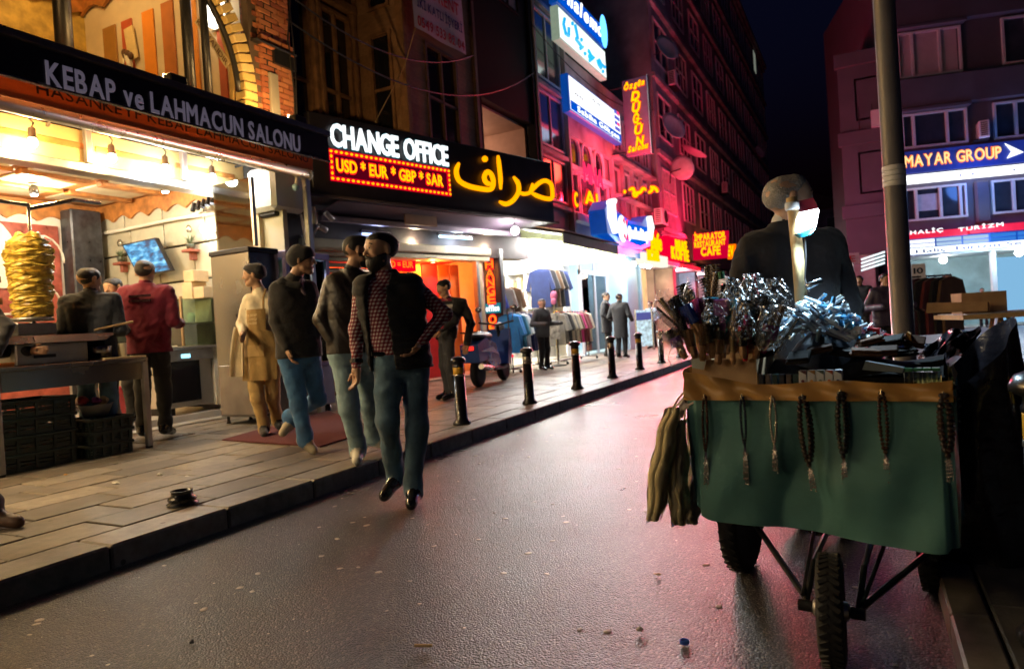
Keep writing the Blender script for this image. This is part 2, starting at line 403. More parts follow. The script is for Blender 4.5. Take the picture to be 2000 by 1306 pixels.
# pebbles set in the worn asphalt, and loose grit
M_peb = mat('pebble_pale', (.55, .48, .38), .5, var=.3, vs=14)
peb = MB(); rr = random.Random(3)
for i in range(240):
    x = rr.uniform(KX + .05, .15); y = rr.uniform(1.0, 7.0) if i < 190 else rr.uniform(1.2, 3.2); s = .004 + .020 * rr.random() ** 2.2
    zr = .006 * math.sin(x * 1.7 + 1) + .004 * math.sin(y * .9)
    peb.sphere((x, y, zr + .0005), (s, s * rr.uniform(.6, .9), s * .12), 8, Matrix.Rotation(rr.uniform(0, 3), 3, 'Z'))
o = peb.build('pebbles', M_peb, smooth=True); o['kind'] = 'stuff'; o['label'] = 'pale pebbles worn flush with the asphalt'
grit = MB()
for i in range(2600):
    x = rr.uniform(KX + .03, .18); y = rr.uniform(.9, 4.6); s = rr.uniform(.0015, .004)
    zr = .006 * math.sin(x * 1.7 + 1) + .004 * math.sin(y * .9)
    a = rr.uniform(0, 6.3); c, d = math.cos(a) * s, math.sin(a) * s
    grit.add([(x - c, y - d, zr - .001), (x + d, y - c, zr - .001), (x + c, y + d, zr - .001), (x - d, y + c, zr - .001), (x + s * .2, y, zr + s * .9)], [(0, 1, 4), (1, 2, 4), (2, 3, 4), (3, 0, 4)])
o = grit.build('grit', mat('grit_stone', (.22, .19, .15), .55, var=.4, vs=30)); o['kind'] = 'stuff'; o['label'] = 'loose grit scattered over the road'
# ================================================================== kebab house
STEEL = mat('brushed_steel', (.30, .295, .29), .24, 1.0, var=.03, vs=3, bump=.05, bs=140)
STEEL_D = mat('dull_steel', (.38, .37, .36), .42, 1.0, var=.2, vs=5, bump=.08, bs=60)
ALU = mat('aluminium_frame', (.60, .57, .52), .38, .9, var=.08)
BLACKM = mat('black_metal', (.018, .018, .02), .4, .3, var=.2)
PLASTER = mat('cream_plaster', (.66, .53, .34), .75, var=.1, vs=3, bump=.1, bs=30)
WOOD_O = mat('orange_wood', (.42, .16, .035), .5, var=.35, vs=9, bump=.1, bs=40)
WOOD_D = mat('dark_wood', (.10, .045, .018), .55, var=.35, vs=9, bump=.15, bs=40)
BRICK = [mat('brick_red_%d' % i, c, .8, var=.25, vs=14, bump=.5, bs=70) for i, c in enumerate(((.36, .12, .05), (.29, .085, .04), (.42, .16, .07)))]
YBRICK = [mat('brick_yellow_%d' % i, c, .75, var=.18, vs=14, bump=.4, bs=70) for i, c in enumerate(((.62, .46, .17), (.56, .40, .14), (.66, .50, .22)))]
MORTAR = mat('mortar', (.10, .065, .045), .9, var=.2, bump=.4, bs=60)
CREAMB = [mat('cream_stone_%d' % i, c, .55, var=.10, vs=6, bump=.12, bs=30) for i, c in enumerate(((.50, .45, .31), (.46, .41, .28), (.54, .49, .35)))]
TILE_F = mat('shop_floor_tile', (.55, .50, .42), .3, var=.12, vs=3)
REDMARB = mat('red_marble', (.33, .075, .045), .3, var=.5, vs=7, det=8)
DKMARB = mat('dark_marble', (.03, .03, .034), .3, var=.7, vs=9, det=8)
CREAMP = mat('cream_paint', (.72, .66, .52), .5, var=.06)
BULB_W = em('bulb_warm_glass', (1.0, .78, .42), 28, False)
BULB_C = em('bulb_cool_glass', (.95, .97, 1.0), 28, False)
WARM = (1.0, .66, .28); NEUT = (1.0, .86, .62); COOL = (.86, .94, 1.0)

KY1 = 6.75            # party wall face
kh = thing('kebab_house', 'two storey kebab house with brick pilaster, yellow brick arch and open lit front', 'building', (-8.5, 3, 0))
def kpart(mb, name, m_, parent=kh, smooth=False): return mb.build(name, m_, parent, smooth)
# ground floor shell
kpart(MB().bx(-10.9, -7.86, -3.5, KY1, .0, .235).bx(-7.86, -7.60, -3.5, KY1, .0, .15), 'shop_floor', TILE_F)
kpart(MB().bx(-11.05, -10.75, -3.5, KY1 + .3, .2, 3.6), 'wall', CREAMP)
kpart(MB().bx(-11.05, -7.7, -3.7, -3.5, .1, 3.6), 'wall', CREAMP)
kpart(MB().bx(-11.05, -6.98, KY1 + .06, KY1 + .28, .1, 7.4), 'party_wall', mat('joint_dark', (.02, .018, .015), .8))
# cream stone blocks on the party wall, dark joints between
rr = random.Random(5); z = .25; row = 0
while z < 3.40:
    hgt = min((.52, .40, .47, .44)[row % 4], 3.42 - z); x = -10.72 + (.0, -.3, -.15)[row % 3]
    while x < -7.72:
        w = rr.choice((.62, .78, .9, .7)); x1 = min(x + w, -7.70); xs = max(x, -10.72)
        if x1 - xs > .08:
            MB().bx(xs + .014, x1 - .014, KY1, KY1 + .07 - .01, z + .014, z + hgt - .014, .006).build('stone_block', CREAMB[rr.randrange(3)], kh)
        x += w
    z += hgt; row += 1
# wooden ceiling with pale inset panels and wavy valance board
kpart(MB().bx(-10.75, -7.62, -3.5, KY1, 3.42, 3.5), 'ceiling', WOOD_O)
PANEL = mat('ceiling_panel', (.55, .44, .26), .6, var=.12)
for i in range(4):
    for j in range(7):
        x = -10.45 + i * .74; y = KY1 - .55 - j * 1.0
        MB().bx(x, x + .56, y - .40, y + .40, 3.395, 3.419, .008).build('ceiling_panel', PANEL, kh)
        MB().bx(x + .58, x + .72, y - .46, y + .46, 3.35, 3.419, .01).build('ceiling_batten', WOOD_O, kh)
def wavy(p0, p1, z0, z1, n_out, amp, period, th=.03):
    p0, p1 = Vector(p0), Vector(p1); L_ = (p1 - p0).length; n = max(8, int(L_ / .04)); d = (p1 - p0) / n
    top = [p0 + d * i + Vector((0, 0, z1)) for i in range(n + 1)]
    bot = [p0 + d * i + Vector((0, 0, z0 + amp * abs(math.sin(math.pi * (i * L_ / n) / period)))) for i in range(n + 1)]
    m = MB(); o = Vector(n_out) * th; vs = top + bot + [q + o for q in top] + [q + o for q in bot]; k = n + 1; fs = []
    for i in range(n):
        fs += [(i, i + 1, k + i + 1, k + i), (2 * k + i + 1, 2 * k + i, 3 * k + i, 3 * k + i + 1), (k + i, k + i + 1, 3 * k + i + 1, 3 * k + i), (i + 1, i, 2 * k + i, 2 * k + i + 1)]
    return m.add(vs, fs)
kpart(wavy((-10.74, KY1 - .005, 0), (-7.66, KY1 - .005, 0), 3.12, 3.41, (0, -1, 0), .09, .42, .035), 'valance_board', WOOD_O)
kpart(wavy((-10.745, -3.4, 0), (-10.745, KY1, 0), 3.10, 3.41, (1, 0, 0), .09, .42, .035), 'valance_board', WOOD_O)
# back wall: marble pier, red marble panel with cream scrolls, cream niche
kpart(MB().bx(-10.74, -10.45, 6.15, 6.62, .235, 3.30, .02), 'column', DKMARB)
pn = kpart(MB().bx(-10.745, -10.70, 4.7, 6.10, .24, 3.05), 'wall_panel', REDMARB)
for cy0, cz0, r0 in ((5.75, 1.75, .34), (5.35, 1.2, .42), (5.85, 2.5, .3), (5.2, 2.2, .35)):
    MB().tube([(-10.69, cy0 + r0 * math.cos(t * .35), cz0 + r0 * 1.3 * math.sin(t * .35)) for t in range(13)], .016, 6).build('scroll', CREAMP, pn)
kpart(MB().prism([(-10.69, 5.1 + .40 * math.cos(a * math.pi / 10), 2.55 + .55 * math.sin(a * math.pi / 10)) for a in range(11)] + [(-10.69, 4.70, 2.1), (-10.69, 5.5, 2.1)], (.02, 0, 0)), 'niche_panel', CREAMP)
# pipe along the party wall
pi = MB().tube([on_y(140, 467, KY1 - .05) + Vector((1.0, 0, 0)), on_y(205, 455, KY1 - .05), on_y(225, 452, KY1 - .05), on_y(330, 430, KY1 - .05), on_y(432, 412, KY1 - .05)], .028, 8)
kpart(pi, 'pipe', CREAMP, smooth=True)
# lintel, lit fascia behind the lamps
FASC = mat('fascia_board', (.50, .34, .13), .5, var=.06, vs=2)
kpart(MB().bx(-7.72, -7.50, -3.5, 7.05, 3.10, 3.2, .012), 'lintel', ALU)
for i in range(9):
    y1 = 7.05 - i * 1.2
    MB().bx(-7.56, -7.52, y1 - 1.19, y1 - .01, 3.205, 3.56).build('fascia_panel', FASC, kh)
    MB().bx(-7.53, -7.46, y1 - .035, y1 + .035, 3.205, 3.62, .006).build('fascia_post', ALU, kh)
kpart(MB().bx(-7.58, -7.40, -3.5, 7.05, 3.60, 3.75), 'fascia_beam', BLACKM)
kpart(MB().bx(-7.60, -7.2, -3.5, 7.05, 3.76, 3.95), 'floor_slab', STEEL_D)
# upper floor: terrace room
kpart(MB().bx(-10.9, -7.2, -3.5, KY1 + .05, 3.82, 3.94), 'upper_floor', WOOD_D)
kpart(MB().bx(-10.95, -10.75, -3.5, KY1 + .3, 3.9, 7.4), 'upper_wall', mat('ochre_stone', (.52, .34, .07), .6, var=.3, vs=7, bump=.4, bs=14))
kpart(MB().bx(-10.95, -6.9, -3.5, 7.3, 7.2, 7.45), 'upper_ceiling', WOOD_D)
kpart(MB().bx(-10.74, -7.25, KY1 + .005, KY1 + .055, 3.95, 7.2), 'side_wall', PLASTER)
STR = [mat('stripe_orange', (.78, .26, .02), .6, var=.06), mat('stripe_ochre', (.36, .17, .03), .6, var=.1), mat('stripe_rust', (.46, .14, .02), .6, var=.1), mat('stripe_red', (.5, .09, .03), .6)]
def stripe(pxl, pxr, pyt, mi):
    a = on_y(pxl, pyt + 4, KY1); b = on_y(pxr, pyt - 3, KY1)
    MB().bx(a.x, b.x, KY1 - .022, KY1 + .004, 3.96, a.z, .006).build('stripe_board', STR[mi], kh)
stripe(202, 227, 54, 1); stripe(238, 258, 40, 3); stripe(278, 300, 22, 0); stripe(315, 338, 5, 2); stripe(366, 380, -30, 0); stripe(418, 432, -40, 3)
kpart(wavy((-10.72, KY1 - .03, 0), (-7.3, KY1 - .03, 0), 6.43, 6.9, (0, -1, 0), .1, .55, .04), 'valance_board', WOOD_O)
kpart(wavy((-10.70, -3.4, 0), (-10.70, KY1 - .03, 0), 6.40, 6.9, (1, 0, 0), .1, .55, .04), 'valance_board', WOOD_O)
kpart(MB().bx(-10.74, -10.55, 4.2, KY1 - .03, 3.95, 5.55).prism([(-10.6, 4.4, 5.5), (-10.6, 5.9, 5.5), (-10.6, 6.5, 4.4), (-10.6, 4.4, 4.4)], (.05, 0, 0)), 'arched_recess', PLASTER)
kpart(MB().bx(-10.6, -7.5, 4.02, 4.18, 5.75, 6.02), 'beam', PLASTER)
for yy, w in ((4.30, .085), (5.80, .065), (6.06, .05)):
    kpart(MB().cyl((-7.2, yy, 3.9), (-7.2, yy, 7.2), w, w, 10), 'post', BLACKM, smooth=True)
# yellow brick arch
AC, AR = Vector((-7.1, 4.85, 4.42)), 1.72
ring = MB()
kpart(MB().tube([AC + Vector((-.02, (AR - .10) * math.cos(R_(t)), (AR - .10) * math.sin(R_(t)))) for t in range(0, 181, 6)], .045, 8), 'arch_trim', BLACKM, smooth=True)
nb = 44
ybr = [mesh_of(MB().box((0, 0, 0), (1, 1, 1), None, .06), 'brick', m_) for m_ in YBRICK]
for i in range(nb):
    t = math.pi * (i + .5) / nb; c = AC + Vector((0, AR * math.cos(t), AR * math.sin(t)))
    inst('brick', ybr[i % 3], c + Vector((rr.uniform(-.006, .012), 0, 0)), (t, 0, 0), (.20, .21, math.pi * AR / nb * .82), kh)
for sgn in (-1, 1):
    for j in range(6):
        inst('brick', ybr[j % 3], (AC.x + rr.uniform(-.004, .01), AC.y + sgn * AR, 4.42 - .06 - j * .122), (0, 0, 0), (.20, .21, .10), kh)
# brick pilaster
kpart(MB().bx(-7.12, -7.01, 6.60, 7.32, 3.6, 7.4).bx(-7.3, -7.115, 6.735, 7.32, 3.6, 7.4), 'pilaster_core', MORTAR)
rbr = [mesh_of(MB().box((0, 0, 0), (1, 1, 1), None, .05), 'brick', m_) for m_ in BRICK]
z = 3.65; k = 0
while z < 6.9:
    proud = .045 if 5.10 < z < 5.2 else 0
    y = 6.735 + (0 if k % 2 else -.12)
    while y < 7.31:
        y0, y1 = max(y, 6.735), min(y + .24, 7.315)
        if y1 - y0 > .05: inst('brick', rbr[rr.randrange(3)], (-7.03 + rr.uniform(-.006, .008) + proud, (y0 + y1) / 2, z), (0, 0, 0), (.115, y1 - y0 - .014, .062), kh)
        y += .25
    if k % 2: inst('brick', rbr[rr.randrange(3)], (-7.16, 6.72 - proud, z), (0, 0, 0), (.13, .08, .062), kh)
    else: inst('brick', rbr[rr.randrange(3)], (-7.115, 6.715 - proud, z), (0, 0, 0), (.24, .085, .062), kh)
    z += .077; k += 1
kpart(MB().bx(-7.3, -6.9, 6.62, 7.36, 5.10, 5.13, .01).bx(-7.1, -6.93, 6.95, 7.36, 4.9, 5.1), 'ledge', BLACKM)
kpart(MB().bx(-6.985, -6.93, 6.85, 7.0, 3.95, 4.75, .01), 'cable_box', mat('grey_box', (.25, .23, .2), .6))
kpart(MB().tube([(-6.93, 7.24, 3.9), (-6.92, 7.27, 4.6), (-6.93, 7.22, 5.3), (-6.9, 7.33, 6.1), (-6.93, 7.3, 7.2)], .012, 6).tube([(-6.93, 7.28, 3.9), (-6.9, 7.3, 4.9), (-6.92, 7.3, 5.6), (-6.95, 7.26, 7.0)], .009, 6), 'cable', BLACKM)

# ---- awning with shop sign
aw = thing('shop_awning', 'dark awning case lettered KEBAP ve LAHMACUN SALONU with text valance below', 'awning', (-6.0, 4.5, 3.3))
SIGNB = mat('sign_black', (.012, .010, .014), .35, var=.2); LET_G = mat('letter_grey_violet', (.30, .27, .33), .45, var=.05, emit=(.30, .26, .36), es=.12)
MB().bx(-6.12, -6.0, -3.0, 6.86, 3.395, 3.70, .015).build('sign_board', SIGNB, aw)
MB().prism([(-6.02, -3.0, 3.69), (-5.965, -3.0, 3.70), (-5.96, -3.0, 3.76), (-6.08, -3.0, 3.79), (-6.3, -3.0, 3.76), (-6.3, -3, 3.7)], (0, 9.86, 0)).build('top_rail', mat('rail_grey', (.22, .2, .23), .3, .8), aw)
MB().bx(-6.03, -5.985, -3.0, 6.86, 3.365, 3.392, .006).build('bottom_rail', STEEL, aw)
p0, p1 = on_x(91, 166, -5.985), on_x(587, 291, -5.985); zb = (p0.z + p1.z) / 2 - .015; p0.z = p1.z = zb
letters('KEBAP ve LAHMACUN SALONU', aw, p0, p1, (0, 0, .205), (1, 0, 0), LET_G, offset=.022, ext=.015)
VAL = mat('valance_brown', (.34, .13, .05), .7, var=.15, bump=.1, bs=40)
_n, _l = VAL.node_tree.nodes, VAL.node_tree.links; _tr = _n.new('ShaderNodeBsdfTranslucent'); _tr.inputs[0].default_value = (.62, .22, .07, 1); _mx = _n.new('ShaderNodeMixShader'); _mx.inputs[0].default_value = .32
_l.new(_n['Principled BSDF'].outputs[0], _mx.inputs[1]); _l.new(_tr.outputs[0], _mx.inputs[2]); _l.new(_mx.outputs[0], _n['Material Output'].inputs[0])
MB().bx(-6.268, -6.26, -3.0, 6.82, 3.30, 3.56).build('valance', VAL, aw)
p0, p1 = on_x(72, 186, -6.255), on_x(604, 318, -6.255); zb = 3.385; p0.z = p1.z = zb; p1.y = 6.74
letters('HASANKEYF KEBAP LAHMACUN SALONU', aw, p0, p1, (0, 0, .105), (1, 0, 0), mat('letter_dark', (.03, .012, .008), .6), offset=.006, ext=.012)
MB().tube([(-6.40, -3.0, 3.275), (-6.40, 6.85, 3.275)], .065, 16).build('roller_tube', mat('silver_tube', (.62, .55, .42), .28, .9), aw, True)
MB().tube([(-6.4, 6.85, 3.275), (-6.4, 6.88, 3.275)], .075, 16).build('tube_cap', CREAMP, aw, True)
awning_cloth = MB().quad((-6.30, -3.0, 3.70), (-6.30, 7.05, 3.70), (-7.45, 7.05, 3.86), (-7.45, -3.0, 3.86)).quad((-6.30, -3.0, 3.69), (-7.45, -3.0, 3.85), (-7.45, 7.05, 3.85), (-6.30, 7.05, 3.69))
awning_cloth.build('awning_cloth', VAL, aw)
for yy in (1.5, 4.2, 6.6): MB().tube([(-7.42, yy, 3.5), (-6.9, yy - .25, 3.42), (-6.42, yy, 3.33)], .018, 8).build('folding_arm', BLACKM, aw)
sb = MB().box(on_x(530, 221, -6.05) + Vector((0, 0, .02)), (.1, .16, .07), None, .01)
def flood(y, pw, label):
    t = thing('flood_lamp', label, 'lamp', (-6.12, y, 3.78)); MB().box((-6.12, y, 3.84), (.12, .2, .09), None, .012).build('case', BLACKM, t); MB().box((-6.19, y, 3.87), (.012, .17, .06)).build('lens', em('flood_lens', (1, .72, .35), 12, False), t); light('flood_light', (-6.26, y, 3.92), pw, (1.0, .60, .20), .05, t)
flood(6.45, 60, 'small facade flood lamp on the awning below the brick pilaster'); flood(4.75, 34, 'small black facade flood lamp on the awning below the striped room'); flood(2.6, 30, 'small facade flood lamp on the awning end over the grill')

# ---- lamps under the awning
def bulb_lamp(y, cool, label):
    t = thing('pendant_lamp', label, 'lamp', (-7.33, y, 3.2), 0, 'bare bulb lamps in a row under the kebab awning')
    MB().lathe((-7.33, y, 3.315), [(.02, .1), (.034, .09), (.036, .02), (.052, -.005), (.05, -.012)], 12).build('socket', mat('socket_metal', (.35, .30, .22), .4, .8), t, True)
    MB().tube([(-7.33, y, 3.41), (-7.345, y + .03, 3.47), (-7.33, y - .02, 3.5), (-7.36, y, 3.60)], .008, 6).build('cable', BLACKM, t)
    MB().sphere((-7.33, y, 3.262), (.046, .046, .055), 12).build('bulb', BULB_C if cool else BULB_W, t, True)
    light('bulb_light', (-7.33, y, 3.262), 54 if cool else 74, COOL if cool else WARM, .068, t)
for i, y in enumerate((6.9, 6.13, 5.47, 4.81, 3.99, 3.2, 2.4, 1.6, .8, 0.0, -.8)):  # bulbs after the fifth are added at the unseen end as front light
    cool = i in (0, 1, 2)
    bulb_lamp(y, cool, ['cool white bulb at the end of the awning row by the boiler', 'cool white bulb second from the boiler under the awning', 'cool white bulb in the middle of the awning row', 'warm bulb beside the row of cool bulbs under the awning', 'warm yellow bulb above the doner grill'][i] if i < 5 else 'added warm bulb at the unseen end of the awning row')
def added_bulb(y):  # unseen bulbs added to light the doner and the walkers from the front
    t = thing('pendant_lamp', 'added unseen warm bulb on the awning tube beside the grill end', 'lamp', (-6.42, y, 3.0), 0, 'added bulbs on the awning tube'); MB().lathe((-6.42, y, 3.13), [(.02, .08), (.034, .07), (.036, .01), (.05, -.01)], 12).build('socket', MATS['socket_metal'], t, True); MB().sphere((-6.42, y, 3.08), (.046, .046, .055), 12).build('bulb', BULB_W, t, True); light('bulb_light', (-6.42, y, 3.08), 110, (1.0, .74, .42), .068, t)
for y in (2.3, 1.3, .3): added_bulb(y)
# ---- interior lamps (spot heads on the ceiling)
def spot(loc, power, col, label, up=False):
    t = thing('ceiling_spot', label, 'lamp', loc)
    x, y, z = loc
    MB().lathe((x, y, z), [(.045, .0), (.06, .06), (.05, .11), (.02, .13)], 12).build('housing', STEEL, t, True)
    MB().lathe((x, y, z - .004), [(.001, -.012), (.03, -.01), (.043, .003)], 12).build('lens', BULB_C, t, True)
    light('spot_light', (x, y, z - .06), power, col, .06, t)
spot((-9.6, 5.2, 3.24), 58, (1, .9, .72), 'round ceiling spot near the marble pier in the kebab shop')
spot((-8.6, 3.9, 3.24), 26, WARM, 'round ceiling spot over the doner counter')
spot((-9.6, 2.2, 3.24), 40, WARM, 'round ceiling spot at the closed end of the kebab shop')
spot((-8.35, 6.2, 3.24), 20, (1, .92, .76), 'round ceiling spot by the stone wall and glass case')
spot((-9.2, 5.4, 6.9), 42, (1, .62, .22), 'round ceiling spot in the striped upper room')
spot((-8.9, 3.0, 6.9), 60, (1, .62, .22), 'round ceiling spot at the dim end of the upper room')
# lit lamp box on the upper side wall, air-conditioning banner
lb = thing('wall_lamp', 'white glowing wall lamp box in the upper striped room', 'lamp', on_y(422, 45, KY1 - .1))
a, b = on_y(405, -10, KY1 - .1), on_y(434, 46, KY1 - .1)
MB().bx(a.x, b.x, KY1 - .16, KY1 - .06, b.z, a.z, .02).build('diffuser', em('lamp_panel', (1, .95, .8), 5), lb)
MB().bx(a.x - .03, b.x + .03, KY1 - .06, KY1 - .015, b.z - .03, a.z + .03, .01).build('back_plate', ALU, lb)
bn = thing('cloth_banner', 'slanting cream strip lettered KLIMALIDIR inside the upper arch', 'banner', on_y(415, 130, 6.45))
a, b = on_y(384, 38, 6.45), on_y(446, 128, 6.45); d = (b - a).normalized(); n_ = Vector((d.z, 0, -d.x)); n_ = n_ if n_.z > 0 else -n_
hw = .055
MB().prism([a + n_ * hw, b + n_ * hw, b - n_ * hw, a - n_ * hw], (0, .012, 0)).build('strip', mat('banner_cream', (.62, .48, .26), .7), bn)
letters('KLİMALIDIR', bn, a + d * .03 - n_ * .03 + Vector((0, -.004, 0)), b - d * .03 - n_ * .03 + Vector((0, -.004, 0)), n_ * .065, (0, -1, 0), mat('banner_letter', (.16, .08, .03), .7), offset=.01, ext=.01)
for q in (.10, .16, .22):
    MB().tube([a + Vector((.1 + q, .03, .5)), b + Vector((q * .5 - .04, .03, 0)), b + Vector((-.08 + q * .3, .03, -.95))], .022, 6).build('drape_cord', mat('drape_tan', (.5, .34, .12), .8), bn)
# carved ornament on the upper wall
orn = thing('wall_ornament', 'pale cloth ornament with dark tassel hung on the striped wall', 'ornament', on_y(255, 130, KY1 - .06))
a, b = on_y(240, 60, KY1 - .04), on_y(270, 112, KY1 - .04)
MB().prism([(a.x + .03, KY1 - .05, a.z), (b.x - .08, KY1 - .05, a.z + .02), (b.x, KY1 - .05, b.z), (a.x + .1, KY1 - .05, b.z - .02)], (0, .02, 0)).build('cloth', mat('ornament_cream', (.72, .55, .26), .8, bump=.3, bs=20), orn)
c_ = on_y(248, 108, KY1 - .08)
MB().sphere(c_, (.09, .05, .07), 10).sphere(c_ + Vector((-.06, 0, .05)), (.05, .04, .06), 8).sphere(c_ + Vector((.08, 0, -.03)), (.05, .04, .06), 8).build('tassel', WOOD_D, orn, True)
MB().tube([c_, c_ + Vector((.05, 0, -.16)), c_ + Vector((.02, 0, -.34))], [.05, .045, .02], 8).tube([c_ + Vector((-.08, 0, 0)), c_ + Vector((-.11, 0, -.3))], [.02, .012], 6).build('tail', CREAMP, orn, True)

# ---- fittings on the party wall
tv = thing('television', 'tilted flat television showing a blue sea picture on the stone wall', 'television', on_y(290, 540, KY1 - .2))
q = [on_y(x, y, KY1 - .22) for x, y in ((238, 478), (303, 464), (335, 528), (270, 540))]
MB().prism(q, (0, .06, 0)).build('case', BLACKM, tv)
sea = bpy.data.materials.new('screen_sea'); sea.use_nodes = True; nt = sea.node_tree; N, L = nt.nodes, nt.links; b_ = N['Principled BSDF']
tc = N.new('ShaderNodeTexCoord'); mp = N.new('ShaderNodeMapping'); mp.inputs['Scale'].default_value = (2.2, 1, 6); L.new(tc.outputs['Object'], mp.inputs[0])
nz = N.new('ShaderNodeTexNoise'); nz.inputs['Scale'].default_value = 2.4; nz.inputs['Detail'].default_value = 5; L.new(mp.outputs[0], nz.inputs['Vector'])
rp_ = N.new('ShaderNodeValToRGB'); rp_.color_ramp.elements[0].position = .38; rp_.color_ramp.elements[0].color = (.004, .035, .10, 1); rp_.color_ramp.elements[1].position = .66; rp_.color_ramp.elements[1].color = (.25, .60, .80, 1)
e_ = rp_.color_ramp.elements.new(.52); e_.color = (.01, .22, .45, 1)
L.new(nz.outputs['Fac'], rp_.inputs[0]); L.new(rp_.outputs[0], b_.inputs['Emission Color']); b_.inputs['Emission Strength'].default_value = .9; b_.inputs['Base Color'].default_value = (.01, .01, .01, 1)
cq = sum(q, Vector()) / 4
MB().prism([cq + (p - cq) * .93 + Vector((0, -.004, 0)) for p in q], (0, .003, 0)).build('screen', sea, tv)
MB().box(cq + Vector((0, .13, 0)), (.1, .18, .1)).build('bracket', BLACKM, tv)
for (x, y), lb_ in (((237, 515), 'terracotta wall shelf with potted plant left of the television'), ((372, 490), 'terracotta wall shelf with potted plant below the spot rail')):
    c = on_y(x, y, KY1 - .09); t = thing('plant_shelf', lb_, 'shelf', c + Vector((0, 0, -.1)))
    MB().bx(c.x - .10, c.x + .10, KY1 - .17, KY1 - .003, c.z - .02, c.z + .02, .008).bx(c.x - .035, c.x + .035, KY1 - .1, KY1 - .003, c.z - .13, c.z - .02, .01).build('bracket', mat('terracotta', (.32, .09, .05), .6, var=.2), t)
    MB().lathe((c.x, KY1 - .09, c.z + .021), [(.045, 0), (.06, .07), (.058, .08)], 12).build('pot', mat('pot_green', (.10, .11, .07), .4), t, True)
    lf = MB(); r2 = random.Random(int(x))
    for k in range(26):
        a = r2.uniform(0, 6.28); e = r2.uniform(.06, .15); zt = c.z + .1 + r2.uniform(.02, .16)
        base = Vector((c.x, KY1 - .09, c.z + .1)); tip = Vector((c.x + math.cos(a) * e, KY1 - .09 + math.sin(a) * e * .5, zt)); sd = Vector((-math.sin(a), math.cos(a) * .5, 0)) * .018; mid = (base + tip) / 2
        lf.add([base, mid + sd, tip, mid - sd], [(0, 1, 2, 3)])
    lf.build('foliage', mat('leaf_grey', (.16, .2, .10), .6, var=.3), t)
    MB().lathe((c.x, KY1 - .09, c.z + .27), [(.03, 0), (.042, .05), (.02, .1)], 10).build('glass_shade', glassm('lamp_glass', (1, 1, .95), .25), t, True)
rail = thing('spot_rail', 'black spot rail with clamp heads high on the stone wall', 'lamp', on_y(398, 395, KY1 - .1))
a, b = on_y(372, 408, KY1 - .15), on_y(425, 388, KY1 - .15)
MB().tube([a, b], .012, 8).build('bar', BLACKM, rail)
for k in range(5):
    c = a.lerp(b, .15 + k * .18); MB().tube([c + Vector((0, 0, .06)), c + Vector((.02, -.05, -.06))], [.025, .035], 8).build('clamp', BLACKM, rail)
for (x, y) in ((398, 448), (408, 453)):
    c = on_y(x, y, KY1 - .12); t = thing('wall_spot', 'small round white wall spot beside the glass pane', 'lamp', c, 0, 'round wall spots by the pane')
    MB().sphere(c, (.05, .05, .05), 12).build('globe', BULB_C, t, True); MB().box(c + Vector((0, .09, 0)), (.03, .05, .03)).build('stem', STEEL, t)

# ---- doner grill, table and crates
tb = thing('steel_table', 'stainless steel work table with square legs on the pavement', 'table', (-6.74, 3.7, PZ))
TX0, TX1, TY0, TY1, TZ = -7.12, -6.36, 3.02, 4.40, 1.035
MB().bx(TX0, TX1, TY0, TY1, TZ - .04, TZ, .006).build('table_top', STEEL, tb)
MB().bx(TX1 - .035, TX1 - .012, TY0 + .07, TY1 - .07, TZ - .21, TZ - .045).build('apron', STEEL, tb); MB().bx(TX0 + .01, TX0 + .03, TY0 + .07, TY1 - .07, TZ - .16, TZ - .045).build('apron', STEEL, tb)
for x in (TX0 + .03, TX1 - .03):
    for y in (TY0 + .03, TY1 - .03):
        MB().box((x, y, (TZ - .04 + PZ + .02) / 2), (.055, .055, TZ - .06 - PZ), None, .006).build('leg', STEEL_D, tb); MB().box((x, y, PZ + .012), (.05, .05, .022), None, .005).build('foot', BLACKM, tb)
MB().bx(-6.80, -6.375, 3.98, 4.395, TZ + .001, TZ + .02, .004).build('board', mat('cutting_board', (.72, .58, .32), .5), tb)
gr = thing('doner_grill', 'steel doner grill base with gas heater panel and upright skewer', 'grill', (-6.75, 3.56, TZ))
MB().bx(-7.0, -6.5, 3.28, 3.90, TZ + .001, TZ + .19, .01).build('burner_box', STEEL_D, gr)
MB().bx(-6.498, -6.485, 3.42, 3.60, TZ + .06, TZ + .09).build('handle', BLACKM, gr)
MB().prism([(-7.06, 3.05, TZ + .26), (-7.06, 4.18, TZ + .26), (-7.0, 4.02, TZ + .192), (-7.0, 3.2, TZ + .192)], (.58, 0, 0)).build('drip_pan', STEEL, gr)
MB().tube([(-6.55, 4.0, TZ + .29), (-6.45, 4.33, TZ + .36)], .012, 8).build('knife_handle', mat('wood_handle', (.45, .3, .15), .5), gr)
MB().tube([(-6.75, 3.57, TZ + .26), (-6.75, 3.60, 2.52)], .015, 10).build('skewer', STEEL, gr, True)
MB().lathe((-6.75, 3.56, 1.455), [(.17, -.02), (.175, 0), (.16, .012)], 20).build('disc', STEEL_D, gr, True)
MB().bx(-6.85, -6.65, 3.38, 3.72, TZ + .27, TZ + .38, .01).build('gear_box', STEEL_D, gr)
hb = MB().bx(-7.12, -6.98, 3.10, 3.42, TZ + .2, 2.55, .01)
hb.build('heater_cabinet', BLACKM, gr)
for k in range(5):
    zz = 1.48 + k * .2; MB().bx(-6.975, -6.955, 3.12, 3.41, zz, zz + .11).build('heater_panel', mat('heater_ceramic', (.45, .30, .10), .7, var=.3, vs=12), gr); MB().bx(-6.985, -6.93, 3.10, 3.42, zz + .12, zz + .18).build('heater_shelf', WOOD_D, gr)
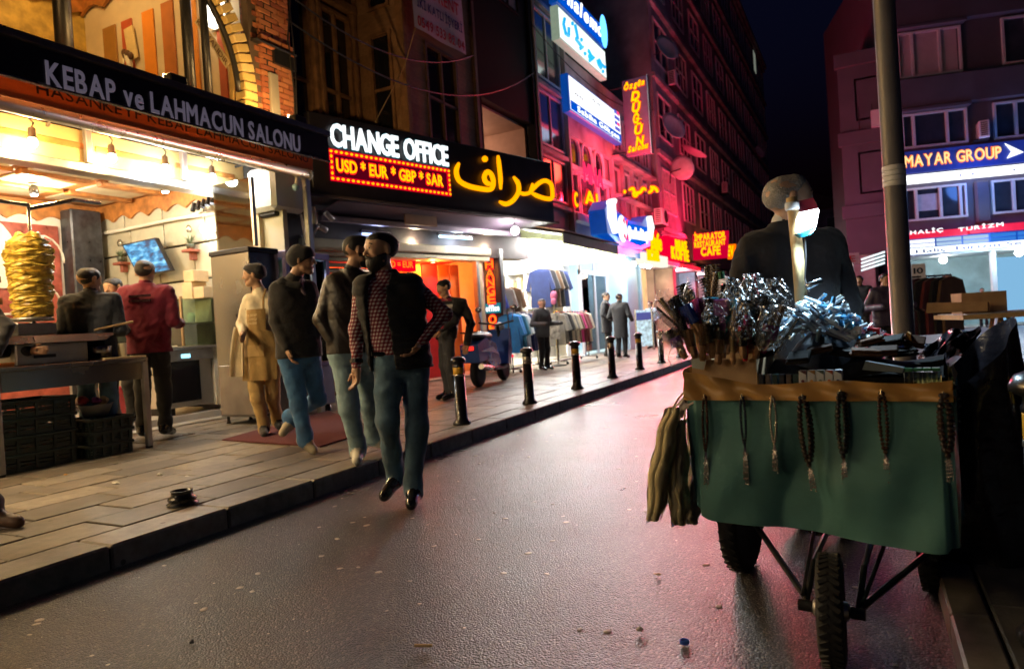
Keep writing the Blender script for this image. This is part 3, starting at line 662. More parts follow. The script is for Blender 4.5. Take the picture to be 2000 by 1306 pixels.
MB().tube([(-6.75, 3.60, 2.50), (-6.8, 3.3, 2.52), (-7.0, 3.25, 2.5)], .02, 8).tube([(-6.75, 3.6, 2.47), (-6.72, 4.0, 2.6), (-6.8, 4.3, 2.62)], .02, 8).build('top_arm', STEEL, gr)
# meat cone built of uneven slices
me_ = MB(); r2 = random.Random(11); zc = 1.462; nl = 44
NSEG = 40
prev = None
rows_ = []
for i in range(nl * 3 + 1):
    t = i / (nl * 3); z = 1.462 + t * .775
    R0 = .145 + .055 * t if t < .72 else .185 * math.sqrt(max(0.02, 1 - ((t - .72) / .29) ** 2.2)) + .0
    lay = i // 3; ph = i % 3
    r3 = random.Random(lay * 13); amp = [r3.choice((-.014, -.004, .004, .012, .018)) for _ in range(NSEG // 4 + 1)]
    ring_ = []
    for j in range(NSEG):
        a = 2 * math.pi * j / NSEG; q = j / 4; k0 = int(q) % (NSEG // 4); k1 = (k0 + 1) % (NSEG // 4); am = amp[k0] * (1 - q % 1) + amp[k1] * (q % 1)
        rad = R0 + am + (-.007 if ph == 0 else .002 if ph == 1 else .004) + random.uniform(-.004, .004)
        zz = z + .016 * math.sin(a * 2 + lay * 1.3) + .010 * math.sin(a * 5 + lay * 2.3)
        ring_.append((-6.75 + rad * math.cos(a), 3.575 + rad * math.sin(a), zz))
    rows_.append(ring_)
vs = [p for r_ in rows_ for p in r_]; fs = [(i * NSEG + j, i * NSEG + (j + 1) % NSEG, (i + 1) * NSEG + (j + 1) % NSEG, (i + 1) * NSEG + j) for i in range(len(rows_) - 1) for j in range(NSEG)]
fs.append(tuple((len(rows_) - 1) * NSEG + j for j in range(NSEG)))
me_.add(vs, fs)
MEAT = mat('doner_meat', (.82, .48, .08), .34, var=.55, vs=24, bump=.5, bs=50, det=6)
tag(smooth_by_angle(me_.build('doner_meat', MEAT), 50), 'tall golden cone of stacked doner meat on the grill skewer', 'doner')
tag(MB().lathe((-6.52, 4.03, TZ + .022), [(.085, 0), (.1, .11), (.095, .115), (.09, .01)], 16).build('steel_pot', STEEL, smooth=True), 'small steel pot beside the doner grill', 'pot')
tag(MB().lathe((-6.45, 4.2, TZ + .022), [(.035, 0), (.04, .12), (.036, .13)], 12).build('sauce_jar', mat('jar_pale', (.7, .62, .42), .3)), 'pale sauce jar beside the steel pot', 'jar', None)
tag(MB().box((-6.45, 3.12, TZ + .02), (.12, .2, .035), .3, .01).build('orange_sponge', mat('sponge_orange', (.8, .28, .03), .8, bump=.4, bs=60)), 'orange cloth on the end of the steel table', 'cloth')
# plastic crates
CRATE = mat('crate_plastic', (.016, .03, .03), .35, var=.2)
def crate(cx, cy, z0, sx, sy, h, name_label, grp, shell=CRATE):
    t = thing('plastic_crate', name_label, 'crate', (cx, cy, z0), 0, grp)
    MB().bx(cx - sx / 2, cx + sx / 2, cy - sy / 2, cy + sy / 2, z0, z0 + .02).build('base', shell, t)
    for s_ in (-1, 1):
        for (nm, ax) in (('side', 0), ('side', 1)):
            m = MB()
            for k in range(3):
                zz0 = z0 + .02 + k * (h - .05) / 3; zz1 = zz0 + (h - .05) / 3 * (.72 if k < 2 else 1)
                if ax == 0: m.bx(cx + s_ * (sx / 2 - .012) - .011, cx + s_ * (sx / 2 - .012) + .011, cy - sy / 2 + .002, cy + sy / 2 - .002, zz0, zz1)
                else: m.bx(cx - sx / 2 + .024, cx + sx / 2 - .024, cy + s_ * (sy / 2 - .012) - .011, cy + s_ * (sy / 2 - .012) + .011, zz0, zz1)
            ln = sy if ax == 0 else sx
            for k in range(5):
                f = -ln / 2 + .03 + k * (ln - .06) / 4
                if ax == 0: m.bx(cx + s_ * (sx / 2 + .004) - .01, cx + s_ * (sx / 2 + .004) + .01, cy + f - .012, cy + f + .012, z0 + .01, z0 + h - .02)
                else: m.bx(cx + f - .012, cx + f + .012, cy + s_ * (sy / 2 + .004) - .01, cy + s_ * (sy / 2 + .004) + .01, z0 + .01, z0 + h - .02)
            m.build(nm, shell, t)
    m = MB()
    for s_ in (-1, 1):
        m.bx(cx + s_ * sx / 2 - .018, cx + s_ * sx / 2 + .018, cy - sy / 2 - .018, cy + sy / 2 + .018, z0 + h - .03, z0 + h, .006)
        m.bx(cx - sx / 2, cx + sx / 2, cy + s_ * sy / 2 - .018, cy + s_ * sy / 2 + .018, z0 + h - .029, z0 + h - .001, .006)
    m.build('rim', shell, t); return t
for k in range(4): crate(-6.70 - .004 * k, 3.36 + .01 * k, PZ + .004 + k * .152, .50, .66, .15, ['bottom', 'second lowest', 'second highest', 'topmost'][k] + ' black crate of the tall stack under the table', 'black plastic crates under the steel table')
for k in range(3): crate(-6.58, 3.98 + .01 * k, PZ + .004 + k * .122, .42, .40, .12, ['lowest', 'middle', 'top'][k] + ' black crate of the low stack by the table leg', 'black plastic crates under the steel table')
bw = thing('plastic_tub', 'grey plastic tub on the low crate stack', 'tub', (-6.62, 4.0, PZ + .375))
MB().lathe((-6.62, 4.0, PZ + .372), [(.10, 0), (.15, .11), (.16, .115), (.145, .108), (.10, .02)], 20).build('bowl', mat('tub_grey', (.32, .34, .38), .4), bw, True)
BAGC = [mat('packet_red', (.45, .03, .05), .3), mat('packet_purple', (.2, .04, .22), .3), mat('packet_tan', (.6, .42, .22), .5), mat('packet_white', (.7, .68, .66), .5)]
for k, (dx, dy, dz, s_, lb_) in enumerate(((-.04, -.1, .16, .075, 'shiny red packet heaped in the grey tub'), (.05, -.02, .15, .06, 'purple packet in the grey tub'), (-.03, .09, .14, .07, 'tan bread piece in the grey tub'), (.1, -.3, .04, .06, 'white crumpled paper bag beside the grey tub'))):
    m = MB().sphere((0, 0, 0), (s_, s_ * .8, s_ * .6), 10); r2 = random.Random(k); m.v = [(p[0] * r2.uniform(.8, 1.15) - 6.62 + dx, p[1] * r2.uniform(.8, 1.15) + 4.0 + dy, p[2] * r2.uniform(.8, 1.1) + PZ + .372 + dz) for p in m.v]
    tag(m.build('packet', BAGC[k]), lb_, 'packet')

# ---- tall steel fridge and glass kiosk at the party wall, white boiler above
fr = thing('steel_cabinet', 'tall stainless steel cabinet on short feet at the end of the kebab front', 'cabinet', (-6.75, 6.1, PZ))
UX0, UX1, UY0, UY1 = -7.12, -6.45, 5.84, 6.3
MB().bx(UX0, UX1, UY0, UY1, PZ + .09, 2.20, .008).build('body', STEEL, fr)
MB().bx(UX0 - .01, UX1 + .01, UY0 - .015, UY1, 2.203, 2.26, .006).build('top_cap', BLACKM, fr)
MB().bx(UX0 + .03, UX1 - .03, UY0 - .012, UY0 - .001, PZ + .12, .85, .006).build('lower_panel', STEEL_D, fr)
MB().bx(-6.72, -6.62, UY0 - .02, UY0 - .001, 1.43, 1.47).build('latch', BLACKM, fr)
for k in range(5): MB().bx(-6.80, -6.64, UY0 - .006, UY0 - .0005, 1.16 + k * .035, 1.175 + k * .035).build('vent_slot', BLACKM, fr)
for x in (UX0 + .06, UX1 - .06):
    for y in (UY0 + .06, UY1 - .06): MB().lathe((x, y, PZ), [(.03, 0), (.018, .03), (.018, .09)], 10).build('foot', BLACKM, fr)
gp = thing('glass_screen', 'clear glass screen with aluminium edge above the steel cabinet', 'glass screen', (-6.8, 5.95, 2.27))
MB().bx(-7.12, -6.47, 5.95, 5.958, 2.27, 3.1).build('pane', glassm('screen_glass', (.93, .97, .9), .16), gp)
MB().bx(-6.47, -6.43, 5.93, 5.98, 2.27, 3.1, .004).build('edge_post', ALU, gp)
kpart(MB().bx(-7.6, -6.9, 6.45, 6.74, 2.26, 3.1), 'end_wall', PLASTER); kpart(MB().bx(-6.93, -6.55, 6.52, 6.60, .2, 3.1), 'end_pier', CREAMP)
bo = thing('wall_boiler', 'white rounded boiler unit hung by the awning end', 'boiler', (-6.75, 6.66, 2.76))
MB().bx(-7.0, -6.52, 6.36, 6.92, 2.78, 3.34, .05).build('casing', mat('white_enamel', (.78, .78, .76), .3, var=.04), bo); MB().bx(-6.9, -6.6, 6.45, 6.85, 2.72, 2.785, .02).build('base', BLACKM, bo)
MB().tube([(-6.6, 6.9, 2.78), (-6.58, 6.93, 2.4)], .015, 8).build('pipe', ALU, bo)
po = thing('aluminium_post', 'slim aluminium awning post beside the white boiler', 'post', (-6.42, 6.84, PZ))
MB().bx(-6.46, -6.38, 6.80, 6.88, PZ, 3.30, .008).build('shaft', ALU, po); MB().bx(-6.48, -6.36, 6.78, 6.90, 3.22, 3.3, .01).build('clamp', STEEL_D, po)
# kiosk
ks = thing('glass_kiosk', 'violet metal framed kiosk fridge with glass front and low steel skirt', 'kiosk', (-6.7, 6.65, PZ))
KF = mat('kiosk_frame', (.34, .27, .42), .35, .6, var=.1)
KX0, KX1, KYa, KYb = -7.1, -6.36, 6.33, 7.12
MB().bx(KX0, KX1 - .05, KYa, KYb, PZ + .1, PZ + .62, .01).build('skirt', mat('kiosk_skirt', (.40, .36, .42), .35, .8), ks)
for y in (KYa + .035, KYb - .035): MB().bx(KX1 - .07, KX1, y - .035, y + .035, PZ + .62, 2.15, .006).build('frame_post', KF, ks)
MB().bx(KX0, KX1 + .01, KYa, KYb, 2.151, 2.24, .01).build('top_rail', KF, ks); MB().bx(KX0, KX1 + .005, KYa, KYb, PZ + .621, PZ + .67, .006).build('sill', KF, ks)
MB().bx(KX0, KX0 + .03, KYa, KYb, PZ + .68, 2.15).build('back', mat('kiosk_inside', (.45, .47, .5), .5), ks)
for zz in (1.25, 1.62): MB().bx(KX0 + .03, KX1 - .08, KYa + .02, KYb - .02, zz, zz + .02).build('shelf', KF, ks)
MB().bx(KX1 - .045, KX1 - .04, KYa + .07, KYb - .07, PZ + .68, 2.14).build('pane', glassm('kiosk_glass', (.9, .95, .97), .12), ks)
MB().bx(KX1 - .09, KX1 - .06, KYa + .08, KYb - .08, 2.02, 2.13).build('label_strip', mat('label_teal', (.02, .35, .28), .4, emit=(.02, .5, .4), es=.5), ks)
MB().bx(KX1 - .2, KX1 - .1, KYb - .35, KYb - .12, 1.28, 1.32).build('lamp_tube', em('kiosk_tube', (.6, .85, 1), 4), ks)
light('kiosk_light', (KX1 - .25, KYb - .3, 1.95), 7, (.75, .9, 1), .05, ks)
for k, (y, zz, c, lb_) in enumerate(((6.5, 1.27, (.5, .02, .02), 'red carton in the kiosk fridge'), (6.6, 1.64, (.03, .03, .04), 'dark tray in the kiosk fridge'), (6.9, 1.34, (.25, .5, .55), 'pale blue jug in the kiosk fridge'))):
    tag(MB().lathe((-6.6, y, zz), [(.07, 0), (.09, .12), (.07, .22), (.04, .26)], 12).build('carton' if k == 0 else 'tray' if k == 1 else 'jug', mat('kgood%d' % k, c, .4), smooth=True), lb_, 'container')
for x in (KX0 + .08, KX1 - .12):
    for y in (KYa + .08, KYb - .08): MB().lathe((x, y, PZ), [(.04, 0), (.04, .06), (.015, .1)], 10).build('castor', BLACKM, ks)

# ---- small fridge counter and glass display inside
fc = thing('under_counter_fridge', 'black glass door fridge with steel side and papers on its top', 'fridge', (-8.2, 6.1, .24))
MB().bx(-8.5, -7.95, 5.75, 6.42, .33, 1.08, .008).build('body', ALU, fc); MB().bx(-7.95, -7.925, 5.78, 6.22, .40, .93, .006).build('door', mat('fridge_black', (.006, .006, .008), .15), fc)
MB().bx(-7.949, -7.90, 5.74, 6.43, .935, 1.079, .008).build('header', STEEL_D, fc); MB().bx(-7.899, -7.893, 5.93, 6.06, .97, 1.02).build('display', em('fridge_display', (.25, .7, .9), 1.6), fc)
MB().bx(-8.55, -7.88, 5.70, 6.70, 1.082, 1.12, .006).build('worktop', STEEL_D, fc); MB().bx(-8.5, -7.92, 6.44, 6.7, .30, 1.08, .006).build('side_door', CREAMP, fc)
for y in (5.82, 6.62): MB().bx(-8.4, -7.98, y - .03, y + .03, .236, .33).build('foot', BLACKM, fc)
for k, y in enumerate((5.86, 6.1, 6.34)):
    a = -.35 + k * .3; tag(MB().box((-8.05, y, 1.135), (.2, .17, .012), a, .003).build('paper_sheet', mat('paper_cream', (.75, .68, .5), .8)), ['folded', 'curled', 'flat'][k] + ' cream paper on the fridge counter', 'paper')
dc = thing('glass_display_case', 'greenish glass display case with wooden frame behind the fridge counter', 'display case', (-8.6, 6.3, 1.12))
GG = glassm('case_glass', (.82, .92, .80), .14)
MB().bx(-9.3, -7.9, 6.0, 6.006, 1.13, 1.75).build('pane', GG, dc); MB().bx(-7.9, -7.894, 6.0, 6.68, 1.13, 1.75).build('pane', GG, dc)
for x in (-9.3, -8.65, -7.93): MB().bx(x - .015, x + .015, 5.985, 6.02, 1.13, 1.78, .003).build('post', mat('case_wood', (.42, .28, .14), .5), dc)
MB().bx(-9.3, -7.9, 6.01, 6.66, 1.42, 1.435).build('shelf', mat('case_shelf', (.55, .5, .38), .4), dc); MB().bx(-9.3, -7.9, 6.45, 6.66, 1.121, 1.75).build('back_panel', mat('case_green', (.30, .31, .20), .5, var=.4, vs=5), dc)
for k in range(4):
    x = -9.1 + k * .32; tag(MB().lathe((x, 6.3, 1.437), [(.05, 0), (.06, .1), (.03, .14)], 10).build('glass_jar', mat('jar_glass%d' % (k % 2), ((.6, .62, .5), (.3, .4, .2))[k % 2], .2), smooth=True), ['pale jar nearest the marble pier', 'green jar second from the marble pier', 'pale jar in the middle of the case shelf', 'green jar nearest the steel cabinet'][k] + ' in the glass case', 'jar')
sk = thing('paper_stack', 'cream cardboard boxes stacked on the glass case', 'box', (-8.0, 6.4, 1.76))
for k, (x, z0, z1) in enumerate(((-8.25, 1.765, 2.0), (-8.02, 1.765, 1.92), (-8.2, 2.003, 2.16))): MB().bx(x - .1, x + .1, 6.35, 6.6, z0, z1, .006).build('carton', mat('carton_tan', (.62, .46, .26), .7), sk)
# red bucket behind, a stool
tag(MB().lathe((-8.3, 5.25, .24), [(.12, 0), (.16, .42), (.17, .43), (.15, .41)], 16).build('red_bucket', mat('bucket_red', (.55, .02, .03), .4), smooth=True), 'red bucket beside the fridge counter', 'bucket')
# floor mat and grate
tag(MB().prism([on_z(433, 860, PZ + .004), on_z(640, 803, PZ + .004), on_z(738, 838, PZ + .004), on_z(625, 873, PZ + .004)], (0, 0, .012)).build('door_mat', mat('mat_maroon', (.11, .022, .022), .95, bump=.8, bs=180)), 'maroon door mat laid on the paving before the steel cabinet', 'mat')
gt = thing('drain_grate', 'steel drain grate set in the paving by the table leg', 'drain', (-6.9, 4.9, PZ))
for k in range(9): MB().bx(-7.2, -6.72, 4.56 + k * .07, 4.59 + k * .07, PZ + .004, PZ + .014).build('bar', STEEL_D, gt)
# ================================================================== unseen shop with lamps, added beyond the kebab house to light the near road
ns = thing('added_shop', 'unseen shop front added to carry globe lamps under its awning', 'shop', (-7.5, -6, PZ))
MB().bx(-11, -10.8, -9.5, -3.72, PZ, 3.6).build('back_wall', CREAMP, ns); MB().bx(-11, -7.6, -9.6, -9.4, PZ, 3.6).build('side_wall', CREAMP, ns); MB().bx(-11, -7.6, -9.5, -3.72, 3.4, 3.5).build('ceiling', CREAMP, ns); MB().bx(-11, -7.6, -9.5, -3.72, PZ + .006, PZ + .03).build('floor', TILE_F, ns)
MB().bx(-8, -7.6, -9.5, -3.72, 3.5, 9).build('upper_wall', BRICK[0], ns)
MB().prism([(-7.6, -9.4, 3.6), (-5.1, -9.4, 3.15), (-5.1, -3.0, 3.15), (-7.6, -3.0, 3.6)], (0, 0, .03)).build('awning', VAL, ns)
for k in range(4): MB().bx(-7.4, -6.6, -9.0 + k * 1.3, -8.0 + k * 1.3, PZ, .8, .02).build('display_stand', WOOD_O, ns)
for i, y in enumerate((-3.3, -4.5, -5.7, -6.9)):
    t = thing('globe_lamp', 'added warm globe lamp under the unseen shop awning', 'lamp', (-5.5, y, 2.8), 0, 'added globe lamps under the unseen shop awning')
    MB().sphere((-5.5, y, 2.95), .10, 12).build('globe', BULB_W, t, True); MB().tube([(-5.5, y, 3.05), (-5.5, y, 3.25)], .01, 5).build('cord', BLACKM, t); light('globe_light', (-5.5, y, 2.95), 78, (1.0, .78, .50), .12, t)
# ================================================================== change office and the facades above
F15 = frame((-7.39, 8.04, 0), 15)
SO = Vector((-7.39, 8.04, 3.34)); N15 = Vector((math.cos(R_(15)), -math.sin(R_(15)), 0))
def spl(x, y, out=0.0): return on_pl(x, y, SO + N15 * out, 15)
ch = thing('change_office_sign', 'long black shop sign reading CHANGE OFFICE with red lamp border and yellow Arabic word', 'shop sign', F15 @ Vector((3, 0, 3.3)))
MB(F15).bx(0, 5.96, -.16, -.02, 3.34, 4.62, .012).build('sign_box', SIGNB, ch)
NEON_W = em('letter_white_lit', (.93, .98, 1.0), .95); HALO_T = em('letter_teal_edge', (.02, .22, .28), .5)
NEON_Y = em('neon_yellow', (1.0, .30, .0), 1.0); NEON_R = em('neon_red', (1.0, .008, .012), .85); NEON_YB = em('neon_yellow_bright', (1.0, .36, .0), 1.15)
NEON_O = em('neon_orange', (1.0, .16, .01), 1.0)
def sgn(txt, px0, py0, px1, py1, capx, mt, o=.0, **k):
    a, b = spl(px0, py0, o), spl(px1, py1, o); z = (a.z + b.z) / 2; a.z = b.z = z
    return letters(txt, ch, a, b, (0, 0, capx), N15, mt, **k)
sgn('CHANGE OFFICE', 647, 288, 876, 322, .375, HALO_T, .0, name='letter_halo', offset=.040, ext=.01, gap=.06, cap=.73)
sgn('CHANGE OFFICE', 647, 287, 876, 321, .365, NEON_W, .03, offset=.022, ext=.04, gap=.06)
# red framed running-light panel
q = [spl(645, 297, .0), spl(875, 331, .0), spl(875, 379, .0), spl(647, 351, .0)]
zt, zb = (q[0].z + q[1].z) / 2, (q[2].z + q[3].z) / 2
s0 = (F15.inverted() @ q[0]).x; s1 = (F15.inverted() @ q[1]).x
MB(F15).bx(s0 - .03, s1 + .03, -.018, .004, zb - .03, zt + .03).build('lamp_panel', em('panel_dim_red', (.05, .0, .004), 1), ch)
rim = MB(F15)
for a_, b_, c_, d_ in ((s0 - .03, s1 + .03, zt - .05, zt + .03), (s0 - .03, s1 + .03, zb - .03, zb + .05), (s0 - .03, s0 + .05, zb + .051, zt - .051), (s1 - .05, s1 + .03, zb + .051, zt - .051)): rim.bx(a_, b_, .005, .012, c_, d_)
rim.build('red_border', em('border_red', (.55, .0, .01), .8), ch)
dots = MB(F15); n = 27
for i in range(n):
    s = s0 + (s1 - s0) * i / (n - 1)
    for z in (zt - .01, zb + .01): dots.sphere((s, .02, z), (.030, .012, .020), 8)
for i in range(1, 5):
    z = zb + (zt - zb) * i / 5
    for s in (s0, s1): dots.sphere((s, .02, z), (.022, .012, .026), 8)
o = dots.build('border_lamps', NEON_YB, ch, True); o['kind'] = 'stuff'
sgn('USD * EUR * GBP * SAR', 658, 338, 866, 362, .215, NEON_R, .012, name='letter_halo', offset=.07, ext=.01, gap=.02)
sgn('USD * EUR * GBP * SAR', 658, 337, 866, 361, .20, NEON_YB, .03, offset=.018, ext=.02, gap=.07)
# Arabic word, four strokes and a dot
def stroke(pts, r, out=.03, nm='letter', parent=ch, mt=NEON_Y, fn=spl, n=10):
    P = [fn(x, y, out) for x, y in pts]
    Q = []
    for i in range(len(P) - 1):
        p0 = P[max(i - 1, 0)]; p1 = P[i]; p2 = P[i + 1]; p3 = P[min(i + 2, len(P) - 1)]
        for t in (0, .25, .5, .75):
            Q.append(.5 * ((2 * p1) + (-p0 + p2) * t + (2 * p0 - 5 * p1 + 4 * p2 - p3) * t * t + (-p0 + 3 * p1 - 3 * p2 + p3) * t ** 3))
    Q.append(P[-1]); rs = [r * (.55 + .45 * min(1, i / 3, (len(Q) - 1 - i) / 3)) for i in range(len(Q))]
    return MB().tube(Q, rs, n).build(nm, mt, parent, True)
def c6(*pts): return [(540 + x / 3.11, y / 3.11) for x, y in pts]
stroke(c6((1345, 945), (1352, 1000), (1360, 1080), (1362, 1150)), .045)
stroke(c6((1108, 992), (1092, 1040), (1108, 1095), (1160, 1128), (1230, 1145), (1300, 1150), (1318, 1110), (1305, 1060), (1280, 1045), (1262, 1075), (1275, 1110), (1310, 1120)), .048)
MB().sphere(spl(540 + 1266 / 3.11, 966 / 3.11, .03), .06, 12).build('letter_dot', NEON_Y, ch, True)
stroke(c6((1440, 1075), (1468, 1115), (1470, 1165), (1440, 1215), (1395, 1240), (1355, 1225)), .048)
stroke(c6((1470, 1165), (1500, 1178), (1535, 1172), (1548, 1150), (1555, 1115)), .04)
stroke(c6((1548, 1165), (1580, 1125), (1625, 1098), (1665, 1115), (1676, 1160), (1672, 1205), (1630, 1205), (1585, 1190), (1548, 1172)), .046)

# shop front below the sign
cb = thing('change_office_building', 'brown timber clad building with bay window over the change office', 'building', F15 @ Vector((2.5, -2, 0)))
B15 = F15 @ Matrix.Translation((0, -.95, 0))
DARKW = mat('shopfront_dark', (.06, .045, .05), .6, var=.2); BEIGE = mat('shutter_beige', (.55, .46, .32), .45, .2, var=.08)
MB(B15).bx(-.2, 6.1, -.4, -.01, 2.62, 4.2).build('upper_fascia', DARKW, cb)
MB(B15).bx(-.3, 6.1, -.5, .95, 3.30, 3.345).build('soffit', DARKW, cb)
MB(B15).bx(-.25, .30, -.3, .0, PZ, 3.3).build('pier', DARKW, cb)
sh = thing('roller_shutter', 'half lowered beige corrugated roller shutter of the change office', 'shutter', B15 @ Vector((1.1, 0, PZ)))
for k in range(28):
    z = PZ + .01 + k * .095
    MB(B15).tube([(.32, -.02, z + .045), (1.98, -.02, z + .045)], .042, 8).build('slat', BEIGE, sh, True)
MB(B15).bx(.28, .36, -.06, .03, PZ, 2.85).build('guide_rail', STEEL_D, sh); MB(B15).bx(1.95, 2.03, -.06, .03, PZ, 2.85).build('guide_rail', STEEL_D, sh)
MB(B15).bx(.25, 4.75, -.3, .12, 2.64, 2.80, .02).build('lintel', BEIGE, cb); MB(B15).bx(2.0, 4.75, -.28, .06, 2.53, 2.62, .01).build('lintel', BEIGE, cb)
# interior, orange lit
ORA = mat('panel_orange', (.75, .17, .02), .45, var=.12); REDP = mat('panel_red', (.6, .02, .02), .45, var=.1); YEL = mat('panel_yellow', (.85, .5, .03), .45)
MB(B15).bx(2.0, 5.0, -2.2, -2.1, PZ, 2.7).build('back_wall', ORA, cb)
MB(B15).bx(2.0, 5.0, -2.2, -.02, PZ + .005, PZ + .03).build('shop_floor', TILE_F, cb); MB(B15).bx(2.0, 5.0, -2.2, -.42, 2.66, 2.7).build('shop_ceiling', REDP, cb)
for s0_, s1_, m_, nm in ((3.05, 3.28, YEL, 'door_panel'), (3.30, 3.72, REDP, 'door_panel'), (3.74, 4.05, ORA, 'door_panel'), (4.07, 4.34, ORA, 'door_panel')):
    MB(B15).bx(s0_, s1_, -.55, -.5, PZ + .03, 2.5, .01).build(nm, m_, cb)
MB(B15).bx(4.36, 4.44, -.1, .02, PZ, 2.6).build('door_post', ALU, cb); MB(B15).bx(4.46, 4.56, -.1, .0, PZ, 2.6).build('door_post', mat('post_tan', (.6, .42, .25), .5), cb)
ld = thing('led_ticker', 'red LED ticker reading USD EUR in the change office doorway', 'sign', B15 @ Vector((2.6, -.3, 2.3)))
MB(B15).bx(2.15, 3.04, -.42, -.36, 2.33, 2.60, .01).build('case', em('ticker_red', (.7, .0, .01), .8), ld)
letters('USD ★ EUR'.replace('★', '='), ld, B15 @ Vector((2.24, -.35, 2.40)), B15 @ Vector((2.96, -.35, 2.40)), (0, 0, .13), N15, NEON_O, offset=.02, ext=.01)
am = thing('window_arc', 'white scalloped arc decal on the change office glass', 'decal', B15 @ Vector((2.6, -.4, 1.9)))
MB(B15).tube([(2.15 + .75 * math.sin(t * .13), -.38, 1.55 + .65 * math.cos(t * .13)) for t in range(13)], .045, 6).build('arc', em('arc_white', (1, .85, .75), 1.0), am)
for i, (s, d, z, pw, c) in enumerate(((3.4, -.25, 2.45, 22, (1, .30, .05)), (2.6, -1.3, 2.45, 40, (1, .28, .08)), (4.0, -1.4, 2.45, 40, (1, .30, .06)))):
    lt = thing('downlight', ['orange downlight above the change office door panels', 'orange downlight behind the LED ticker', 'orange downlight at the change office back wall'][i], 'lamp', B15 @ Vector((s, d, z)))
    MB(B15).lathe((s, d, z + .06), [(.05, 0), (.06, .03), (.06, .1)], 12).build('housing', STEEL, lt); MB(B15).lathe((s, d, z + .055), [(.001, -.01), (.045, -.005)], 12).build('lens', em('lens_orange', (1, .5, .2), 8, False), lt); light('downlight_light', B15 @ Vector((s, d, z - .03)), pw, c, .05, lt)
# lit strip under the sign: tubes
for i, (s0_, s1_, d, z, mt, col, pw, lb_) in enumerate(((1.5, 2.1, .05, 2.93, em('tube_blue', (.35, .5, 1), 2.5), (.5, .6, 1), 4, 'bluish tube lamp at the shutter end of the change office'), (2.2, 3.2, -.05, 2.90, em('tube_warm', (1, .86, .6), 6), (1, .82, .5), 30, 'warm tube lamp over the change office lintel'), (3.3, 4.2, .1, 2.98, em('tube_cyan', (.45, .75, 1), 3.5), (.6, .8, 1), 8, 'pale blue tube lamp under the Arabic word'), (4.2, 5.2, -.05, 2.88, MATS['tube_warm'], (1, .82, .5), 30, 'warm tube lamp beside the vertical red sign'))):
    lt = thing('tube_lamp', lb_, 'lamp', B15 @ Vector(((s0_ + s1_) / 2, d, z)))
    MB(B15).tube([(s0_, d, z), (s1_, d, z)], .022, 8).build('tube', mt, lt, True); MB(B15).bx(s0_ - .03, s1_ + .03, d - .05, d + .02, z + .03, z + .07).build('fitting', STEEL, lt)
    light('tube_light', B15 @ Vector(((s0_ + s1_) / 2, d + .05, z - .06)), pw, col, .12, lt)
# retracted awning of the change office
ra = thing('folded_awning', 'rolled dark awning with folding arms under the change office sign', 'awning', B15 @ Vector((2.5, .6, 3.0)))
MB(B15).tube([(.4, .35, 3.12), (5.3, .35, 3.12)], .06, 12).build('roll', mat('awning_violet', (.10, .07, .10), .6), ra, True); MB(B15).bx(.4, 5.3, .42, .50, 3.02, 3.12, .01).build('front_bar', mat('bar_violet', (.30, .24, .30), .35, .6), ra)
for s in (.5, 2.6, 5.1): MB(B15).tube([(s, 0, 3.2), (s + .35, .3, 3.05), (s, .45, 3.07)], .02, 6).build('arm', BLACKM, ra)
MB(B15).prism([(.45, .3, 3.17), (5.25, .3, 3.17), (5.25, .9, 3.28), (.45, .9, 3.28)], (0, 0, .01)).build('cloth', MATS['awning_violet'], ra)
mp_ = thing('sale_placard', 'brown cardboard placard hanging under the change office sign', 'placard', spl(780, 410, -.2))
MB(F15).bx(2.0, 2.75, -.32, -.28, 3.05, 3.33).build('board', mat('card_brown', (.22, .10, .05), .7), mp_)
# camera cluster at the end
cc = thing('security_camera', 'white bullet security camera on a bracket by the awning post', 'camera', on_x(615, 425, -6.5))
c = on_x(608, 405, -6.5); MB().tube([c, c + Vector((.02, .02, -.22))], [.05, .045], 10).build('bracket', CREAMP, cc, True)
for (x, y, x2, y2) in ((635, 415, 650, 430), (610, 455, 618, 440), (622, 442, 638, 450)):
    MB().tube([on_x(x, y, -6.45), on_x(x2, y2, -6.42)], .038, 10).build('camera_head', mat('cam_white', (.65, .65, .68), .3), cc, True)
MB().tube([on_x(600, 330, -6.42), on_x(603, 480, -6.44), on_x(605, 560, -6.45)], .006, 6).tube([on_x(612, 440, -6.42), on_x(618, 560, -6.45)], .006, 6).build('cable', CREAMP, cc)
eb = thing('eye_camera', 'small round dome camera below the awning tube end', 'camera', on_x(578, 366, -6.4))
MB().sphere(on_x(578, 366, -6.4), .05, 12).build('dome', mat('dome_glass', (.25, .4, .45), .1), eb, True); MB().tube([on_x(578, 366, -6.4), on_x(580, 345, -6.42)], .02, 8).build('stem', CREAMP, eb)
